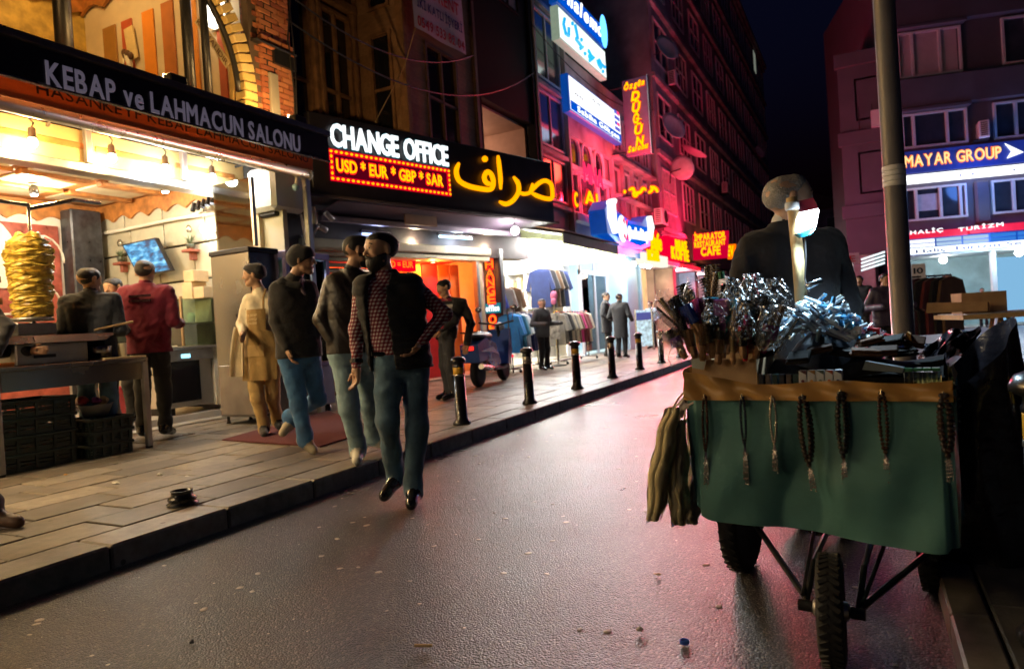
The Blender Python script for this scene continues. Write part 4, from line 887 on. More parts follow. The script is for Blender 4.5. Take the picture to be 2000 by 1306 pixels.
# vertical neon sign
vs2 = thing('vertical_neon_sign', 'tall black sign with red neon letters CHANGE OFF standing by the door', 'sign', (-7.18, 13.2, PZ))
vx0, vx1 = -7.40, -6.96
MB().bx(vx0, vx1, 13.2, 13.35, .20, 2.82, .012).build('board', SIGNB, vs2); MB().bx(vx0 - .02, vx0 + .0, 13.19, 13.36, .18, 2.84).build('edge', mat('edge_violet', (.4, .3, .42), .4), vs2)
MB().bx(vx0 + .1, vx1 - .1, 13.22, 13.33, PZ, .20).build('foot', BLACKM, vs2)
lts = ((325, 405, 'C'), (330, 466, 'H'), (335, 525, 'A'), (338, 585, 'N'), (342, 643, 'G'), (345, 700, 'E'), (352, 835, 'O'), (356, 895, 'F'), (360, 948, 'F'))
for x, y, c in lts:
    p = on_y(860 + x / 3.437, 380 + y / 3.437, 13.18)
    for mt, h_, of, d_ in ((NEON_R, .205, .085, .0), (NEON_O, .19, .012, -.02)):
        a, b = p + Vector((-.10, d_, -h_ / 2)), p + Vector((.10, d_, -h_ / 2)); letters(c, vs2, a, b, (0, 0, h_), (0, -1, 0), mt if of > .05 else em('neon_core', (1, .17, .01), 1.1), offset=of, ext=.02, name='letter_halo' if of > .05 else 'letter')
p = on_y(860 + 350 / 3.437, 380 + 765 / 3.437, 13.17)
letters('office', vs2, p + Vector((-.17, 0, -.05)), p + Vector((.17, 0, -.05)), (0, 0, .13), (0, -1, 0), NEON_W, offset=.05, ext=.03)
MB().bx(p.x - .19, p.x + .19, 13.185, 13.198, p.z - .1, p.z + .12).build('word_panel', HALO_T, vs2)

# ---------- upper facades
BRN = mat('timber_brown', (.22, .11, .055), .7, var=.3, vs=7, bump=.2, bs=25); BRND = mat('timber_dark', (.09, .045, .03), .6, var=.3, vs=8)
GLASSD = mat('window_dark', (.012, .012, .018), .08, var=.1, spec=.8); CURT = mat('curtain_grey', (.22, .2, .22), .8, var=.2)
MB().bx(-8.5, -8.2, 7.36, 10.19, 3.3, 11.5).build('wall', BRND, cb)
MB().bx(-8.5, -7.17, 10.31, 12.84, 4.3, 11.5).build('wall', BRND, cb)
def window(y0, y1, z0, z1, X, parent, fm, mull=1, trans=1, dep=.05, gm=None, axis='x', nm='window'):
    """window in a wall facing the road (axis x) or facing -Y (axis y); frame, panes"""
    t = .06
    def b(u0, u1, d0, d1, w0, w1):
        return (X + d0, X + d1, u0, u1, w0, w1) if axis == 'x' else (u0, u1, X - d1, X - d0, w0, w1)
    fr_ = MB()
    for a_ in (b(y0, y1, 0, dep, z0, z0 + t), b(y0, y1, 0, dep, z1 - t, z1), b(y0, y0 + t, 0, dep, z0 + t, z1 - t), b(y1 - t, y1, 0, dep, z0 + t, z1 - t)): fr_.bx(*a_)
    for i in range(mull): c = y0 + (y1 - y0) * (i + 1) / (mull + 1); fr_.bx(*b(c - .025, c + .025, 0, dep * .8, z0 + t, z1 - t))
    w = fr_.build(nm, fm, parent)
    zs = [z0 + t] + [z0 + (z1 - z0) * (i + 1) / (trans + 1) for i in range(trans)] + [z1 - t]; ys = [y0 + t] + [y0 + (y1 - y0) * (i + 1) / (mull + 1) for i in range(mull)] + [y1 - t]
    if trans:
        m = MB()
        for zz in zs[1:-1]: m.bx(*b(y0 + t, y1 - t, 0, dep * .7, zz - .025, zz + .025))
        m.build('transom', fm, w)
    for i in range(len(ys) - 1):
        for j in range(len(zs) - 1): MB().bx(*b(ys[i] + .012, ys[i + 1] - .012, .004, .012, zs[j] + .012, zs[j + 1] - .012)).build('pane', gm or GLASSD, w)
    return w
# timber window wall on the left
for y0, y1 in ((7.98, 8.98), (9.25, 10.07)):
    for z0, z1 in ((4.0, 6.95), (7.4, 10.1)): window(y0, y1, z0, z1, -8.2, cb, BRN, 1, 1, .10)
for y in (7.86, 9.05, 9.19, 10.13): MB().bx(-8.20, -8.05, y - .045, y + .045, 3.3, 11, .01).build('timber_post', BRN, cb)
for z in (7.05, 10.3): MB().bx(-8.20, -8.03, 7.4, 10.19, z, z + .14, .01).build('timber_rail', BRN, cb)
# bay: clapboards on side and front
PLANK = [mat('plank_%d' % i, c, .7, var=.2, vs=6, bump=.15, bs=30) for i, c in enumerate(((.25, .13, .07), (.22, .115, .06), (.27, .145, .08)))]
plk = [mesh_of(MB().box((0, 0, 0), (1, 1, 1)), 'plank', m_) for m_ in PLANK]
z = 4.3; k = 0
while z < 9.2:
    zc = z + .125; inw = 4.62 < zc < 6.6 or 7.1 < zc < 9.0
    segs = [(-8.18, -7.07)] if not inw else [(-8.18, -7.82), (-7.32, -7.07)]
    for a, b in segs: inst('plank', plk[k % 3], ((a + b) / 2, 10.25, zc), (R_(2.5), 0, 0), (b - a, .035, .245), cb)
    segs = [(10.23, 12.82)] if not inw else [(10.23, 10.94), (12.09, 12.82)]
    for a, b in segs: inst('plank', plk[(k + 1) % 3], (-7.11, (a + b) / 2, zc), (0, R_(2.5), 0), (.035, b - a, .245), cb)
    z += .25; k += 1
window(-7.82, -7.32, 4.55, 6.62, 10.25, cb, BRN, 0, 1, .06, axis='y'); window(-7.82, -7.32, 7.05, 9.05, 10.25, cb, BRN, 0, 1, .06, axis='y')
window(10.94, 12.09, 4.55, 6.62, -7.15, cb, BRND, 1, 1, .08); window(10.94, 12.09, 7.05, 9.05, -7.15, cb, BRND, 1, 1, .08)
MB().bx(-7.19, -7.03, 10.19, 10.31, 4.3, 9.6, .01).build('corner_board', BRN, cb); MB().bx(-7.19, -7.03, 12.76, 12.88, 4.3, 9.6, .01).build('corner_board', BRND, cb)
# rent banner
rb_ = thing('rent_banner', 'white cloth banner reading FOR RENT with red and blue text on the bay', 'banner', (-6.85, 11.2, 6.6))
BANN = mat('banner_cloth', (.62, .60, .70), .8, var=.06, bump=.2, bs=12)
c00, c10, c11, c01 = Vector((-6.87, 10.33, 6.58)), Vector((-6.87, 12.12, 6.66)), Vector((-6.87, 12.06, 8.2)), Vector((-6.87, 10.27, 8.15))
def bnf(u, v):
    p = (c00 * (1 - u) + c10 * u) * (1 - v) + (c01 * (1 - u) + c11 * u) * v; return p + Vector((.018 * math.sin(u * 9) * (1 - v), 0, 0))
MB().grid(bnf, 16, 10).build('cloth', BANN, rb_, True)
BRED = mat('banner_red', (.42, .03, .07), .8, var=.02); BBLU = mat('banner_blue', (.04, .05, .25), .8, var=.02)
for t_, v0, v1, m_, u0, u1 in (('0549 533 82 04', .04, .17, BRED, .04, .96), ('İKİ KATLI İŞYERİ', .26, .38, BBLU, .06, .94), ('FOR RENT', .46, .63, BRED, .1, .9), ('KİRALIK', .72, .92, BRED, .1, .9)):
    a, b = bnf(u0, v0), bnf(u1, v0); a.x = b.x = -6.845; letters(t_, rb_, a, b, (0, 0, (v1 - v0) * 1.45), (1, 0, 0), m_, offset=.02, ext=.004, depth=.1)
MB().tube([c00 + Vector((.02, 0, 0)), on_x(790, 130, -7.0), spl(733, 238, 0)], .008, 5).build('guy_rope', mat('rope_tan', (.4, .28, .1), .8), rb_)
# dark block with an open lit room
dk = thing('dark_block', 'black clad building with one open lit room above the change sign', 'building', (-7.4, 13.6, 3.3))
BLK = mat('cladding_black', (.008, .008, .010), .85, var=.3, vs=4, spec=.15)
MB().bx(-7.3, -7.05, 12.88, 15.6, 6.10, 11.5).build('wall', BLK, dk); MB().bx(-7.3, -7.05, 12.88, 13.0, 3.3, 6.10).build('wall', BLK, dk); MB().bx(-7.3, -7.05, 13.0, 15.6, 3.3, 4.35).build('wall', BLK, dk)
MB().bx(-7.2, -6.98, 15.6, 15.78, 3.3, 11.5).build('corner_post', BLK, dk)
PINK = mat('room_plaster', (.42, .30, .24), .7, var=.08)
MB().bx(-10.2, -7.3, 12.9, 15.7, 6.05, 6.1).build('room_ceiling', PINK, dk); MB().bx(-10.3, -10.2, 12.9, 15.7, 4.2, 6.1).build('room_wall', PINK, dk); MB().bx(-10.2, -7.3, 15.6, 15.7, 4.2, 6.1).build('room_wall', PINK, dk); MB().bx(-10.2, -7.3, 12.9, 12.98, 4.2, 6.1).build('room_wall', PINK, dk); MB().bx(-10.2, -7.3, 12.9, 15.7, 4.2, 4.25).build('room_floor', WOOD_D, dk)
for k in range(4): MB().bx(-10.15, -9.9, 13.1 + k * .6, 13.55 + k * .6, 4.25, 4.7 + .12 * (k % 2), .01).build('furniture', WOOD_D, dk)
for k, (x, y) in enumerate(((-8.2, 13.6), (-8.6, 14.8))):
    t = thing('ceiling_disc', 'small round ceiling disc lamp in the open lit room', 'lamp', (x, y, 6.0), 0, 'ceiling discs in the open room')
    MB().lathe((x, y, 6.0), [(.10, 0), (.12, .02), (.12, .045)], 14).build('disc', STEEL, t)
    light('disc_light', (x, y, 5.6), 12, (1, .55, .35), .08, t)
window(14.0, 15.1, 8.6, 10.4, -7.05, dk, BLK, 1, 0, .05, CURT)
# ================================================================== buildings and shops further along the street
GREYP = mat('plaster_grey', (.24, .22, .25), .7, var=.42, vs=1.1, bump=.15, bs=20)
GREYP2 = mat('plaster_grey_b', (.32, .29, .31), .7, var=.40, vs=1.4, bump=.15, bs=20)
VFR = mat('window_frame_pale', (.55, .52, .56), .5, var=.05); GLASSB = mat('window_glass_blue', (.03, .035, .05), .12, var=.3, vs=2, spec=.8)
# ---- slab fronted building
pb = thing('slab_front_building', 'grey building with projecting ledges and tall windows above the clothes shop', 'building', (-7.4, 16.8, 3))
MB().bx(-7.6, -7.12, 15.8, 17.85, 3.4, 13).build('wall', GREYP, pb)
for z in (4.15, 5.55, 7.25, 9.4): MB().bx(-7.12, -6.98, 15.8, 17.85, z, z + .12, .01).build('ledge', GREYP2, pb)
for z0, z1 in ((4.35, 5.5), (5.75, 7.2), (7.5, 9.3)): window(15.95, 17.7, z0, z1, -7.12, pb, VFR, 1, 0, .06, GLASSB)
MB().bx(-7.12, -6.95, 15.79, 15.9, 3.4, 13).build('edge_pilaster', GREYP2, pb); MB().bx(-7.12, -6.95, 17.75, 17.86, 3.4, 13).build('edge_pilaster', GREYP2, pb)
# ---- arched building
ab = thing('arched_front_building', 'pale building with three arched upper windows behind the lit panels', 'building', (-7.2, 20.5, 3))
MB().bx(-7.6, -6.98, 17.9, 26.3, 6.35, 8.6).build('wall', GREYP2, ab); MB().bx(-7.6, -7.15, 17.9, 26.3, 3.2, 6.35).build('wall', GREYP, ab)
MB().bx(-7.6, -6.98, 17.9, 21.4, 5.42, 5.55).build('sill', VFR, ab)
ar = MB()
for i, yc in enumerate((18.35, 19.4, 20.45)):
    pts = [(yc + .36 * math.cos(R_(t)), 5.98 + .42 * math.sin(R_(t))) for t in range(0, 181, 15)]
    MB().prism([(-7.13, y, z) for y, z in [(yc + .36, 5.56)] + pts + [(yc - .36, 5.56)]], (.02, 0, 0)).build('arched_window', GLASSD, ab)
    MB().tube([(-7.09, yc + .40, 5.56)] + [(-7.09, yc + .42 * math.cos(R_(t)), 5.98 + .48 * math.sin(R_(t))) for t in range(0, 181, 15)] + [(-7.09, yc - .40, 5.56)], .06, 6).build('arch_moulding', VFR, ab)
for y0, y1 in ((18.0, 18.6), (18.7, 20.2), (20.3, 21.3)): window(y0, y1, 4.2, 5.4, -7.15, ab, VFR, 0, 0, .08, GLASSB)
MB().bx(-7.15, -6.9, 17.9, 21.4, 3.95, 4.18, .01).build('balcony_edge', VFR, ab)
for k in range(4): window(21.7 + k * 1.1, 22.55 + k * 1.1, 5.3, 6.2, -6.98 - .17, ab, VFR, 0, 0, .08, GLASSB); window(21.7 + k * 1.1, 22.55 + k * 1.1, 6.7, 7.9, -6.98, ab, VFR, 1, 0, .06, GLASSB)
for z in (5.1, 6.36): MB().bx(-6.98, -6.75, 21.5, 26.2, z, z + .1, .01).build('ledge', GREYP2, ab)
for k in range(5): MB().bx(-7.10, -6.96, 21.5 + k * 1.1, 21.62 + k * 1.1, 4.1, 6.35).build('pilaster', GREYP2, ab)
# red words behind its window
wd = thing('window_neon', 'red and yellow neon letters inside the arched building window', 'sign', (-6.9, 19.4, 4.2))
def npx(txt, x0, y0, x1, y1, X, capm, core, halo, parent, of=.015, hof=.06, gap=.08, nm='letter'):
    a, b = on_x(x0, y0, X), on_x(x1, y1, X); z = (a.z + b.z) / 2; a.z = b.z = z
    if halo: letters(txt, parent, a, b, (0, 0, capm * 1.06), (1, 0, 0), halo, name='letter_halo', offset=hof, ext=.01, gap=gap)
    a, b = a + Vector((.05, 0, 0)), b + Vector((.05, 0, 0)); letters(txt, parent, a, b, (0, 0, capm), (1, 0, 0), core, offset=of, ext=.02, gap=gap)
npx('AL', 1140, 399, 1174, 407, -6.88, .42, NEON_YB, NEON_R, wd); npx('C', 1120, 403, 1126, 405, -6.88, .42, NEON_YB, NEON_R, wd); npx('MNA', 1138, 358, 1176, 368, -6.93, .6, em('neon_pink_dim', (1, .03, .12), .7), None, wd)
light('neon_light', (-6.4, 19.3, 4.6), 130, (1, .03, .06), .3, wd)
# ---- lit panels
def panel(name, label, pxs, X, face, frame_m, th=.22):
    q = [on_x(x, y, X) for x, y in pxs]; y0 = (q[0].y + q[3].y) / 2; y1 = (q[1].y + q[2].y) / 2; z1 = (q[0].z + q[1].z) / 2; z0 = (q[2].z + q[3].z) / 2
    t = thing(name, label, 'lit sign', (X, (y0 + y1) / 2, z0)); MB().bx(X - th, X, y0, y1, z0, z1, .02).build('case', frame_m, t)
    MB().bx(X + .001, X + .012, y0 + .06, y1 - .06, z0 + .06, z1 - .06).build('face', face, t); return t, y0, y1, z0, z1
BLUEF = em('panel_blue', (.0, .07, .50), .7); WHITEP = em('panel_white', (.86, .95, .93), .75); WHITEP2 = em('panel_white_b', (.92, .96, 1.0), .85)
CYANL = mat('letter_cyan', (.0, .22, .55), .5, emit=(.0, .25, .62), es=.9); BLACKL = mat('letter_black', (.01, .01, .015), .5)
BLUC = mat('case_blue', (.01, .03, .18), .4, emit=(0, .1, .6), es=.25); GREC = mat('case_green_white', (.35, .42, .34), .4, emit=(.3, .4, .3), es=.35)
t, y0, y1, z0, z1 = panel('blue_sign', 'blue lit sign with white script high above the white panels', ((1085, -30), (1178, 38), (1178, 82), (1088, 18)), -6.5, BLUEF, BLUC)
letters('Shalemo', t, (-6.48, y0 + .2, z0 + .22), (-6.48, y1 - .15, z0 + .26), (0, 0, .42), (1, 0, 0), NEON_W, offset=.03, ext=.02, shear=.25)
MB().sphere((-6.45, y1 - .1, z1 - .2), (.06, .28, .5), 12).build('logo_flame', em('logo_blue', (.1, .4, 1), 1.6), t, True)
t, y0, y1, z0, z1 = panel('white_arabic_panel', 'white lit panel with pale blue Arabic writing', ((1090, 20), (1180, 90), (1186, 152), (1092, 82)), -6.5, WHITEP, GREC)
def wr(y, z): return Vector((-6.47, y, z))
hh = z1 - z0
for k, pts in enumerate((((.10, .72), (.07, .5), (.10, .28), (.16, .3), (.17, .55)), ((.30, .85), (.33, .6), (.34, .45)), ((.30, .42), (.40, .34), (.44, .36), (.38, .22)), ((.56, .42), (.62, .32), (.68, .34), (.62, .2), (.56, .24)), ((.80, .44), (.86, .34), (.94, .36)), ((.84, .2), (.78, .26), (.76, .38)))):
    P = [wr(y0 + (y1 - y0) * u, z0 + hh * v) for u, v in pts]; MB().tube(P, .05, 6).build('letter', CYANL, t)
for u, v in ((.25, .8), (.42, .55), (.58, .12), (.88, .14), (.48, .2)): MB().sphere(wr(y0 + (y1 - y0) * u, z0 + hh * v), .055, 8).build('letter_dot', CYANL, t)
light('panel_light', (-6.0, (y0 + y1) / 2, (z0 + z1) / 2), 14, (.8, .95, .9), .5, t)
t, y0, y1, z0, z1 = panel('price_sign', 'white and blue lit price panel with small flags under the Arabic panel', ((1110, 155), (1210, 212), (1213, 268), (1113, 234)), -6.5, WHITEP2, BLUC)
hh = z1 - z0; w_ = y1 - y0
MB().bx(-6.485, -6.48, y0 + .06, y1 - .06, z0 + .06, z0 + .30).build('blue_band', BLUEF, t); letters('Sabiha Gökçen', t, (-6.47, y0 + .5, z0 + .10), (-6.47, y1 - .3, z0 + .10), (0, 0, .16), (1, 0, 0), NEON_W, offset=.03, ext=.01)
for u, v, tx in ((.08, .78, '....---'), (.40, .72, 'o.o'), (.08, .52, 'oo'), (.33, .48, '..-'), (.55, .42, '-.-'), (.68, .60, '--.')): letters(tx, t, wr(y0 + w_ * u, z0 + hh * v), wr(y0 + w_ * (u + .15), z0 + hh * v), (0, 0, .09), (1, 0, 0), BLACKL, offset=.02, ext=.01)
FLG = [mat('flag_red', (.7, .03, .1), .5, emit=(.8, .05, .2), es=.6), mat('flag_blue', (.02, .06, .4), .5, emit=(.02, .1, .5), es=.6)]
for k in range(4): MB().bx(-6.487, -6.478, y1 - .62, y1 - .36, z0 + .36 + k * .17, z0 + .47 + k * .17).build('flag', FLG[1], t); MB().bx(-6.487, -6.478, y1 - .35, y1 - .14, z0 + .36 + k * .17, z0 + .47 + k * .17).build('flag', FLG[0] if k % 2 else FLG[1], t)
light('panel_light', (-6.0, (y0 + y1) / 2, (z0 + z1) / 2), 16, (.6, .7, 1), .5, t)
# ---- projecting red neon sign DUGUN
dg = thing('dugun_sign', 'projecting upright sign with yellow neon letters DUGUN edged in red', 'sign', (-6.1, 21.5, 6.35))
MB().bx(-6.50, -5.68, 21.5, 21.7, 6.33, 8.78, .02).build('case', mat('case_lilac', (.16, .09, .17), .5), dg)
MB().bx(-5.675, -5.655, 21.48, 21.72, 6.31, 8.80).build('edge_trim', ALU, dg)
for i, c in enumerate('DÜĞÜN'):
    zz = 8.05 - i * .36
    xo = -6.06 + .015 * i
    letters(c, dg, (xo - .15, 21.485, zz), (xo + .15, 21.485, zz), (0, 0, .30), (0, -1, 0), NEON_R, name='letter_halo', offset=.10, ext=.01, shear=.2); letters(c, dg, (xo - .15, 21.44, zz), (xo + .15, 21.44, zz), (0, 0, .29), (0, -1, 0), NEON_YB, offset=.045, ext=.03, shear=.2)
for tx, zz in (('Özgün', 8.44), ('Salonu', 6.44)):
    letters(tx, dg, (-6.42, 21.485, zz), (-5.74, 21.485, zz + .05), (0, 0, .20), (0, -1, 0), NEON_R, name='letter_halo', offset=.10, ext=.01, gap=.02, shear=.3); letters(tx, dg, (-6.42, 21.455, zz), (-5.74, 21.455, zz + .05), (0, 0, .19), (0, -1, 0), NEON_YB, offset=.05, ext=.03, gap=.02, shear=.3)
light('neon_light', (-5.6, 20.2, 6.0), 115, (1, .05, .03), .4, dg)
MB().tube([(-6.95, 21.6, 8.6), (-6.5, 21.6, 8.6)], .025, 6).build('bracket', BLACKM, dg); MB().tube([(-6.95, 21.6, 6.5), (-6.5, 21.6, 6.5)], .025, 6).build('bracket', BLACKM, dg)
# small Arabic neon below
an = thing('arabic_neon_sign', 'small yellow neon Arabic sign edged in red on a bracket', 'sign', on_y(1250, 385, 21.6))
def yfn(x, y, o): return on_y(x, y, 21.6 - o)
for pts in (((1228, 372), (1236, 368), (1240, 376), (1250, 376), (1256, 368), (1262, 372)), ((1236, 376), (1240, 383), (1246, 380)), ((1266, 377), (1272, 373), (1276, 366), (1282, 370), (1284, 376)), ((1270, 364), (1274, 366)), ((1220, 371), (1220, 378))):
    stroke(pts, .085, .0, 'letter_halo', an, NEON_R, yfn, 6); stroke(pts, .055, .06, 'letter', an, NEON_YB, yfn, 6)
MB().tube([on_y(1215, 384, 21.7), on_y(1290, 374, 21.7)], .03, 6).build('bracket', BLACKM, an)
light('neon_light', on_y(1250, 375, 20.4), 190, (1, .02, .06), .3, an)

# ---- clothes shop: bright open room under the slab front
cs = thing('clothes_shop', 'brightly lit open clothes shop with white shelves and canopy', 'shop', (-8.5, 16.4, PZ))
WHT = mat('shop_white', (.82, .82, .80), .5, var=.03); YLW = mat('shop_yellow', (.80, .62, .28), .6, var=.06)
MB().bx(-10.6, -10.45, 13.7, 18.5, PZ, 3.6).build('back_wall', YLW, cs); MB().bx(-10.6, -7.5, 18.36, 18.5, PZ, 3.6).build('side_wall', WHT, cs); MB().bx(-10.6, -7.6, 13.6, 13.72, PZ, 3.6).build('side_wall', YLW, cs)
MB().bx(-10.6, -7.3, 13.6, 18.5, 3.3, 3.36).build('ceiling', WHT, cs); MB().bx(-10.6, -7.62, 13.6, 18.5, PZ + .006, PZ + .03).build('floor', TILE_F, cs)
MB().bx(-7.62, -7.3, 13.6, 18.5, 3.361, 3.45).build('lintel', WHT, cs)
for k in range(6):
    y = 14.1 + k * .75
    lt = thing('ceiling_panel_lamp', 'square white ceiling lamp in the clothes shop', 'lamp', (-8.6, y, 3.25), 0, 'square lamps in the clothes shop ceiling')
    MB().bx(-8.95, -8.25, y - .25, y + .25, 3.255, 3.299, .006).build('frame', WHT, lt); MB().bx(-8.9, -8.3, y - .2, y + .2, 3.245, 3.254).build('diffuser', em('lamp_white_hard', (1, .97, .9), 40), lt)
# shelving along the side wall
for i in range(5): MB().bx(-9.9 + i * .6 - .025, -9.9 + i * .6 + .025, 17.95, 18.35, PZ + .03, 2.75).build('shelf_upright', WHT, cs)
for j in range(5): MB().bx(-9.9, -7.5, 17.95, 18.35, .55 + j * .52, .59 + j * .52).build('shelf_board', WHT, cs)
GOODS = [mat('goods_%d' % i, c, .6) for i, c in enumerate(((.75, .42, .05), (.12, .09, .07), (.55, .35, .12), (.35, .30, .22), (.8, .7, .5)))]
r2 = random.Random(2)
for i in range(4):
    for j in range(4):
        n = r2.randint(2, 4)
        for k in range(n):
            w = .5 / n; x0 = -9.9 + i * .6 + .05 + k * w; h_ = r2.uniform(.18, .38); g = r2.randrange(5)
            tag(MB().bx(x0, x0 + w * .82, 18.05, 18.28, .592 + j * .52, .592 + j * .52 + h_, .008).build('shelf_box', GOODS[g]), ['orange', 'black', 'tan', 'grey brown', 'cream'][g] + ' box on the white shelves of the clothes shop', 'box', 'boxes on the clothes shop shelves')
cnp = thing('shop_canopy', 'white canopy with olive front strip over the clothes shop', 'canopy', (-6.6, 15.8, 2.9))
CANV = mat('canopy_white', (.85, .85, .82), .6, var=.03); OLV = mat('canopy_olive', (.34, .38, .20), .6)
MB().prism([(-7.3, 13.95, 3.42), (-5.75, 13.95, 3.05), (-5.75, 17.6, 3.05), (-7.3, 17.6, 3.42)], (0, 0, .03)).build('cloth', CANV, cnp)
MB().bx(-5.76, -5.73, 13.9, 17.65, 2.86, 3.09).build('front_strip', OLV, cnp); MB().prism([(-7.35, 17.62, 3.45), (-5.72, 17.62, 3.09), (-5.72, 17.62, 2.72), (-7.35, 17.62, 2.72)], (0, .02, 0)).build('light_baffle', OLV, cnp); MB().prism([(-7.3, 13.92, 3.40), (-5.76, 13.92, 3.03), (-5.76, 13.92, 2.9), (-7.3, 13.92, 3.2)], (0, .02, 0)).build('side_strip', OLV, cnp)  # strip at the far end added to keep globe light off the buildings behind
MB().prism([(-7.3, 13.95, 3.52), (-5.7, 13.9, 3.12), (-5.7, 17.7, 3.12), (-7.3, 17.6, 3.52)], (0, 0, .03)).build('top_board', mat('board_brown', (.25, .13, .06), .6), cnp)
for k, (x, y, z) in enumerate(((-6.2, 12.5, 3.05), (-6.5, 14.3, 3.0), (-6.9, 14.9, 3.1), (-6.4, 15.6, 2.95), (-6.9, 16.4, 3.05), (-6.3, 17.0, 2.9), (-7.0, 17.3, 3.05))):
    t = thing('globe_lamp', 'round white globe lamp hanging under the clothes shop canopy', 'lamp', (x, y, z - .1), 0, 'globe lamps under the canopy')
    MB().sphere((x, y, z), .085, 12).build('globe', em('globe_white', (1, .98, .94), 16, False), t, True); MB().tube([(x, y, z + .08), (x, y, z + .28)], .008, 5).build('cord', BLACKM, t); light('globe_light', (x, y, z), 150, (1, .97, .92), .11, t)
tag(MB().bx(-9.8, -9.4, 17.7, 17.75, 2.2, 3.1).build('shop_flag', mat('flag_teal', (.02, .3, .3), .6)), 'teal cloth hanging in the clothes shop', 'cloth')
def garment_mesh(nm, col, long=.72, sleeve=True, printm=False):
    o_ = [(-.06, .0), (-.2, -.05), (-.30, -.38), (-.22, -.42), (-.18, -.18), (-.20, -long), (.20, -long), (.18, -.18), (.22, -.42), (.30, -.38), (.2, -.05), (.06, .0)] if sleeve else [(-.05, 0), (-.2, -.05), (-.2, -long), (.2, -long), (.2, -.05), (.05, 0)]
    m = MB(); n = len(o_)
    m.prism([(x, -.03 + .012 * math.sin(x * 23 + z * 5), z) for x, z in o_], (0, .06, 0))
    return mesh_of(m, nm, mat('cloth_' + nm, col, .85, var=.15, vs=9, bump=.4, bs=14, sheen=.2))
def garment(me, loc, rz, label, grp, sc=1.0):
    t = thing('garment', label, 'garment', loc, rz, grp); o = bpy.data.objects.new('cloth', me); COL.objects.link(o); o.parent = t; o.scale = (sc, 1, sc)
    MB().tube([Vector(loc) + Vector((0, 0, -.03)), Vector(loc) + Vector((0, 0, .06))], .006, 5).build('hanger', STEEL, t); return t
def rack(label, xa, ya, xb, yb, zbar, base=PZ):
    t = thing('clothes_rack', label, 'clothes rack', ((xa + xb) / 2, (ya + yb) / 2, base)); a, b = Vector((xa, ya, 0)), Vector((xb, yb, 0)); d = (b - a).normalized(); p = Vector((d.y, -d.x, 0)) * .22
    MB().tube([a + Vector((0, 0, zbar)), b + Vector((0, 0, zbar))], .017, 8).build('rail', STEEL, t)
    for q in (a, b): MB().tube([q + Vector((0, 0, base + .08)), q + Vector((0, 0, zbar))], .016, 8).build('upright', STEEL, t); MB().tube([q + p + Vector((0, 0, base + .08)), q - p + Vector((0, 0, base + .08))], .016, 8).build('foot_bar', STEEL, t)
    MB().tube([a + Vector((0, 0, base + .09)), b + Vector((0, 0, base + .09))], .016, 8).build('base_bar', STEEL, t)
    for q in (a + p, a - p, b + p, b - p): MB().sphere(q + Vector((0, 0, base + .035)), .034, 8).build('castor', BLACKM, t)
    return t
rack('chrome rail of blue and white tops in front of the vertical neon sign', -6.62, 12.75, -6.62, 14.1, 1.40)
rack('chrome rail of mixed tops beside the two dark coated men', -6.45, 14.9, -6.45, 16.9, 1.38)
GC = dict(blue=(.03, .34, .95), white=(.8, .82, .86), navy=(.02, .04, .16), grey=(.25, .24, .22), black=(.02, .02, .025), cream=(.65, .58, .45), magenta=(.6, .02, .22), maroon=(.18, .03, .04), royal=(.03, .08, .5), brown=(.16, .09, .05), teal=(.03, .25, .4))
GM = {k: garment_mesh('top_' + k, c) for k, c in GC.items()}
for k, c in enumerate(('blue', 'blue', 'teal', 'white', 'white', 'navy', 'navy', 'white', 'grey')):
    garment(GM[c], (-6.62 + random.uniform(-.02, .02), 12.80 + k * .14, 1.37), random.uniform(-.12, .12), '%s top hung on the rail before the vertical neon sign' % {'blue': 'bright blue', 'teal': 'teal', 'white': 'white', 'navy': 'navy', 'grey': 'grey'}[c], 'tops on the blue rail', 1.15)
for k, c in enumerate(('grey', 'grey', 'black', 'cream', 'grey', 'cream', 'brown', 'magenta', 'maroon', 'maroon', 'cream')):
    garment(GM[c], (-6.45 + random.uniform(-.02, .02), 14.95 + k * .17, 1.35), random.uniform(-.12, .12), '%s top hung on the rail beside the dark coated men' % {'grey': 'grey', 'black': 'black', 'cream': 'cream', 'brown': 'brown', 'magenta': 'magenta', 'maroon': 'maroon'}[c], 'tops on the mixed rail', 1.05)
for k, (c, x, y) in enumerate((('navy', -6.85, 15.0), ('black', -6.8, 15.2), ('brown', -6.78, 15.4), ('black', -6.75, 15.6), ('navy', -6.72, 15.8))):
    garment(GM[c], (x, y, 2.45), .05, '%s jacket hung high under the canopy' % {'navy': 'navy', 'black': 'black', 'brown': 'brown'}[c], 'jackets under the canopy', 1.3)
for k, (c, x) in enumerate((('royal', -7.2), ('grey', -7.0), ('brown', -6.85))):
    garment(GM[c], (x - .25, 13.75 + k * .1, 2.0), .0, ['royal blue sweatshirt hung beside the vertical neon sign', 'grey top hung behind the royal blue sweatshirt', 'brown top hung behind the grey top'][k], 'tops by the neon sign', 1.2)
stp = thing('price_stand', 'slim stand with pink paper flower between the clothes rails', 'stand', (-6.3, 14.5, PZ))
MB().tube([(-6.3, 14.5, PZ), (-6.3, 14.5, 1.7)], .02, 8).build('pole', STEEL, stp); MB().lathe((-6.3, 14.5, PZ), [(.2, 0), (.2, .02), (.03, .05)], 14).build('base', BLACKM, stp); MB().sphere((-6.3, 14.5, 1.75), (.09, .05, .12), 10).sphere((-6.3, 14.46, 1.62), (.07, .04, .08), 10).build('flower', mat('paper_pink', (.6, .15, .3), .7), stp, True)
tag(MB().bx(-6.42, -6.18, 14.42, 14.44, .75, 1.35, .005).build('print_sheet', mat('print_bw', (.35, .33, .3), .6, var=.9, vs=9)), 'black and white printed shirt board on the slim stand', 'board')

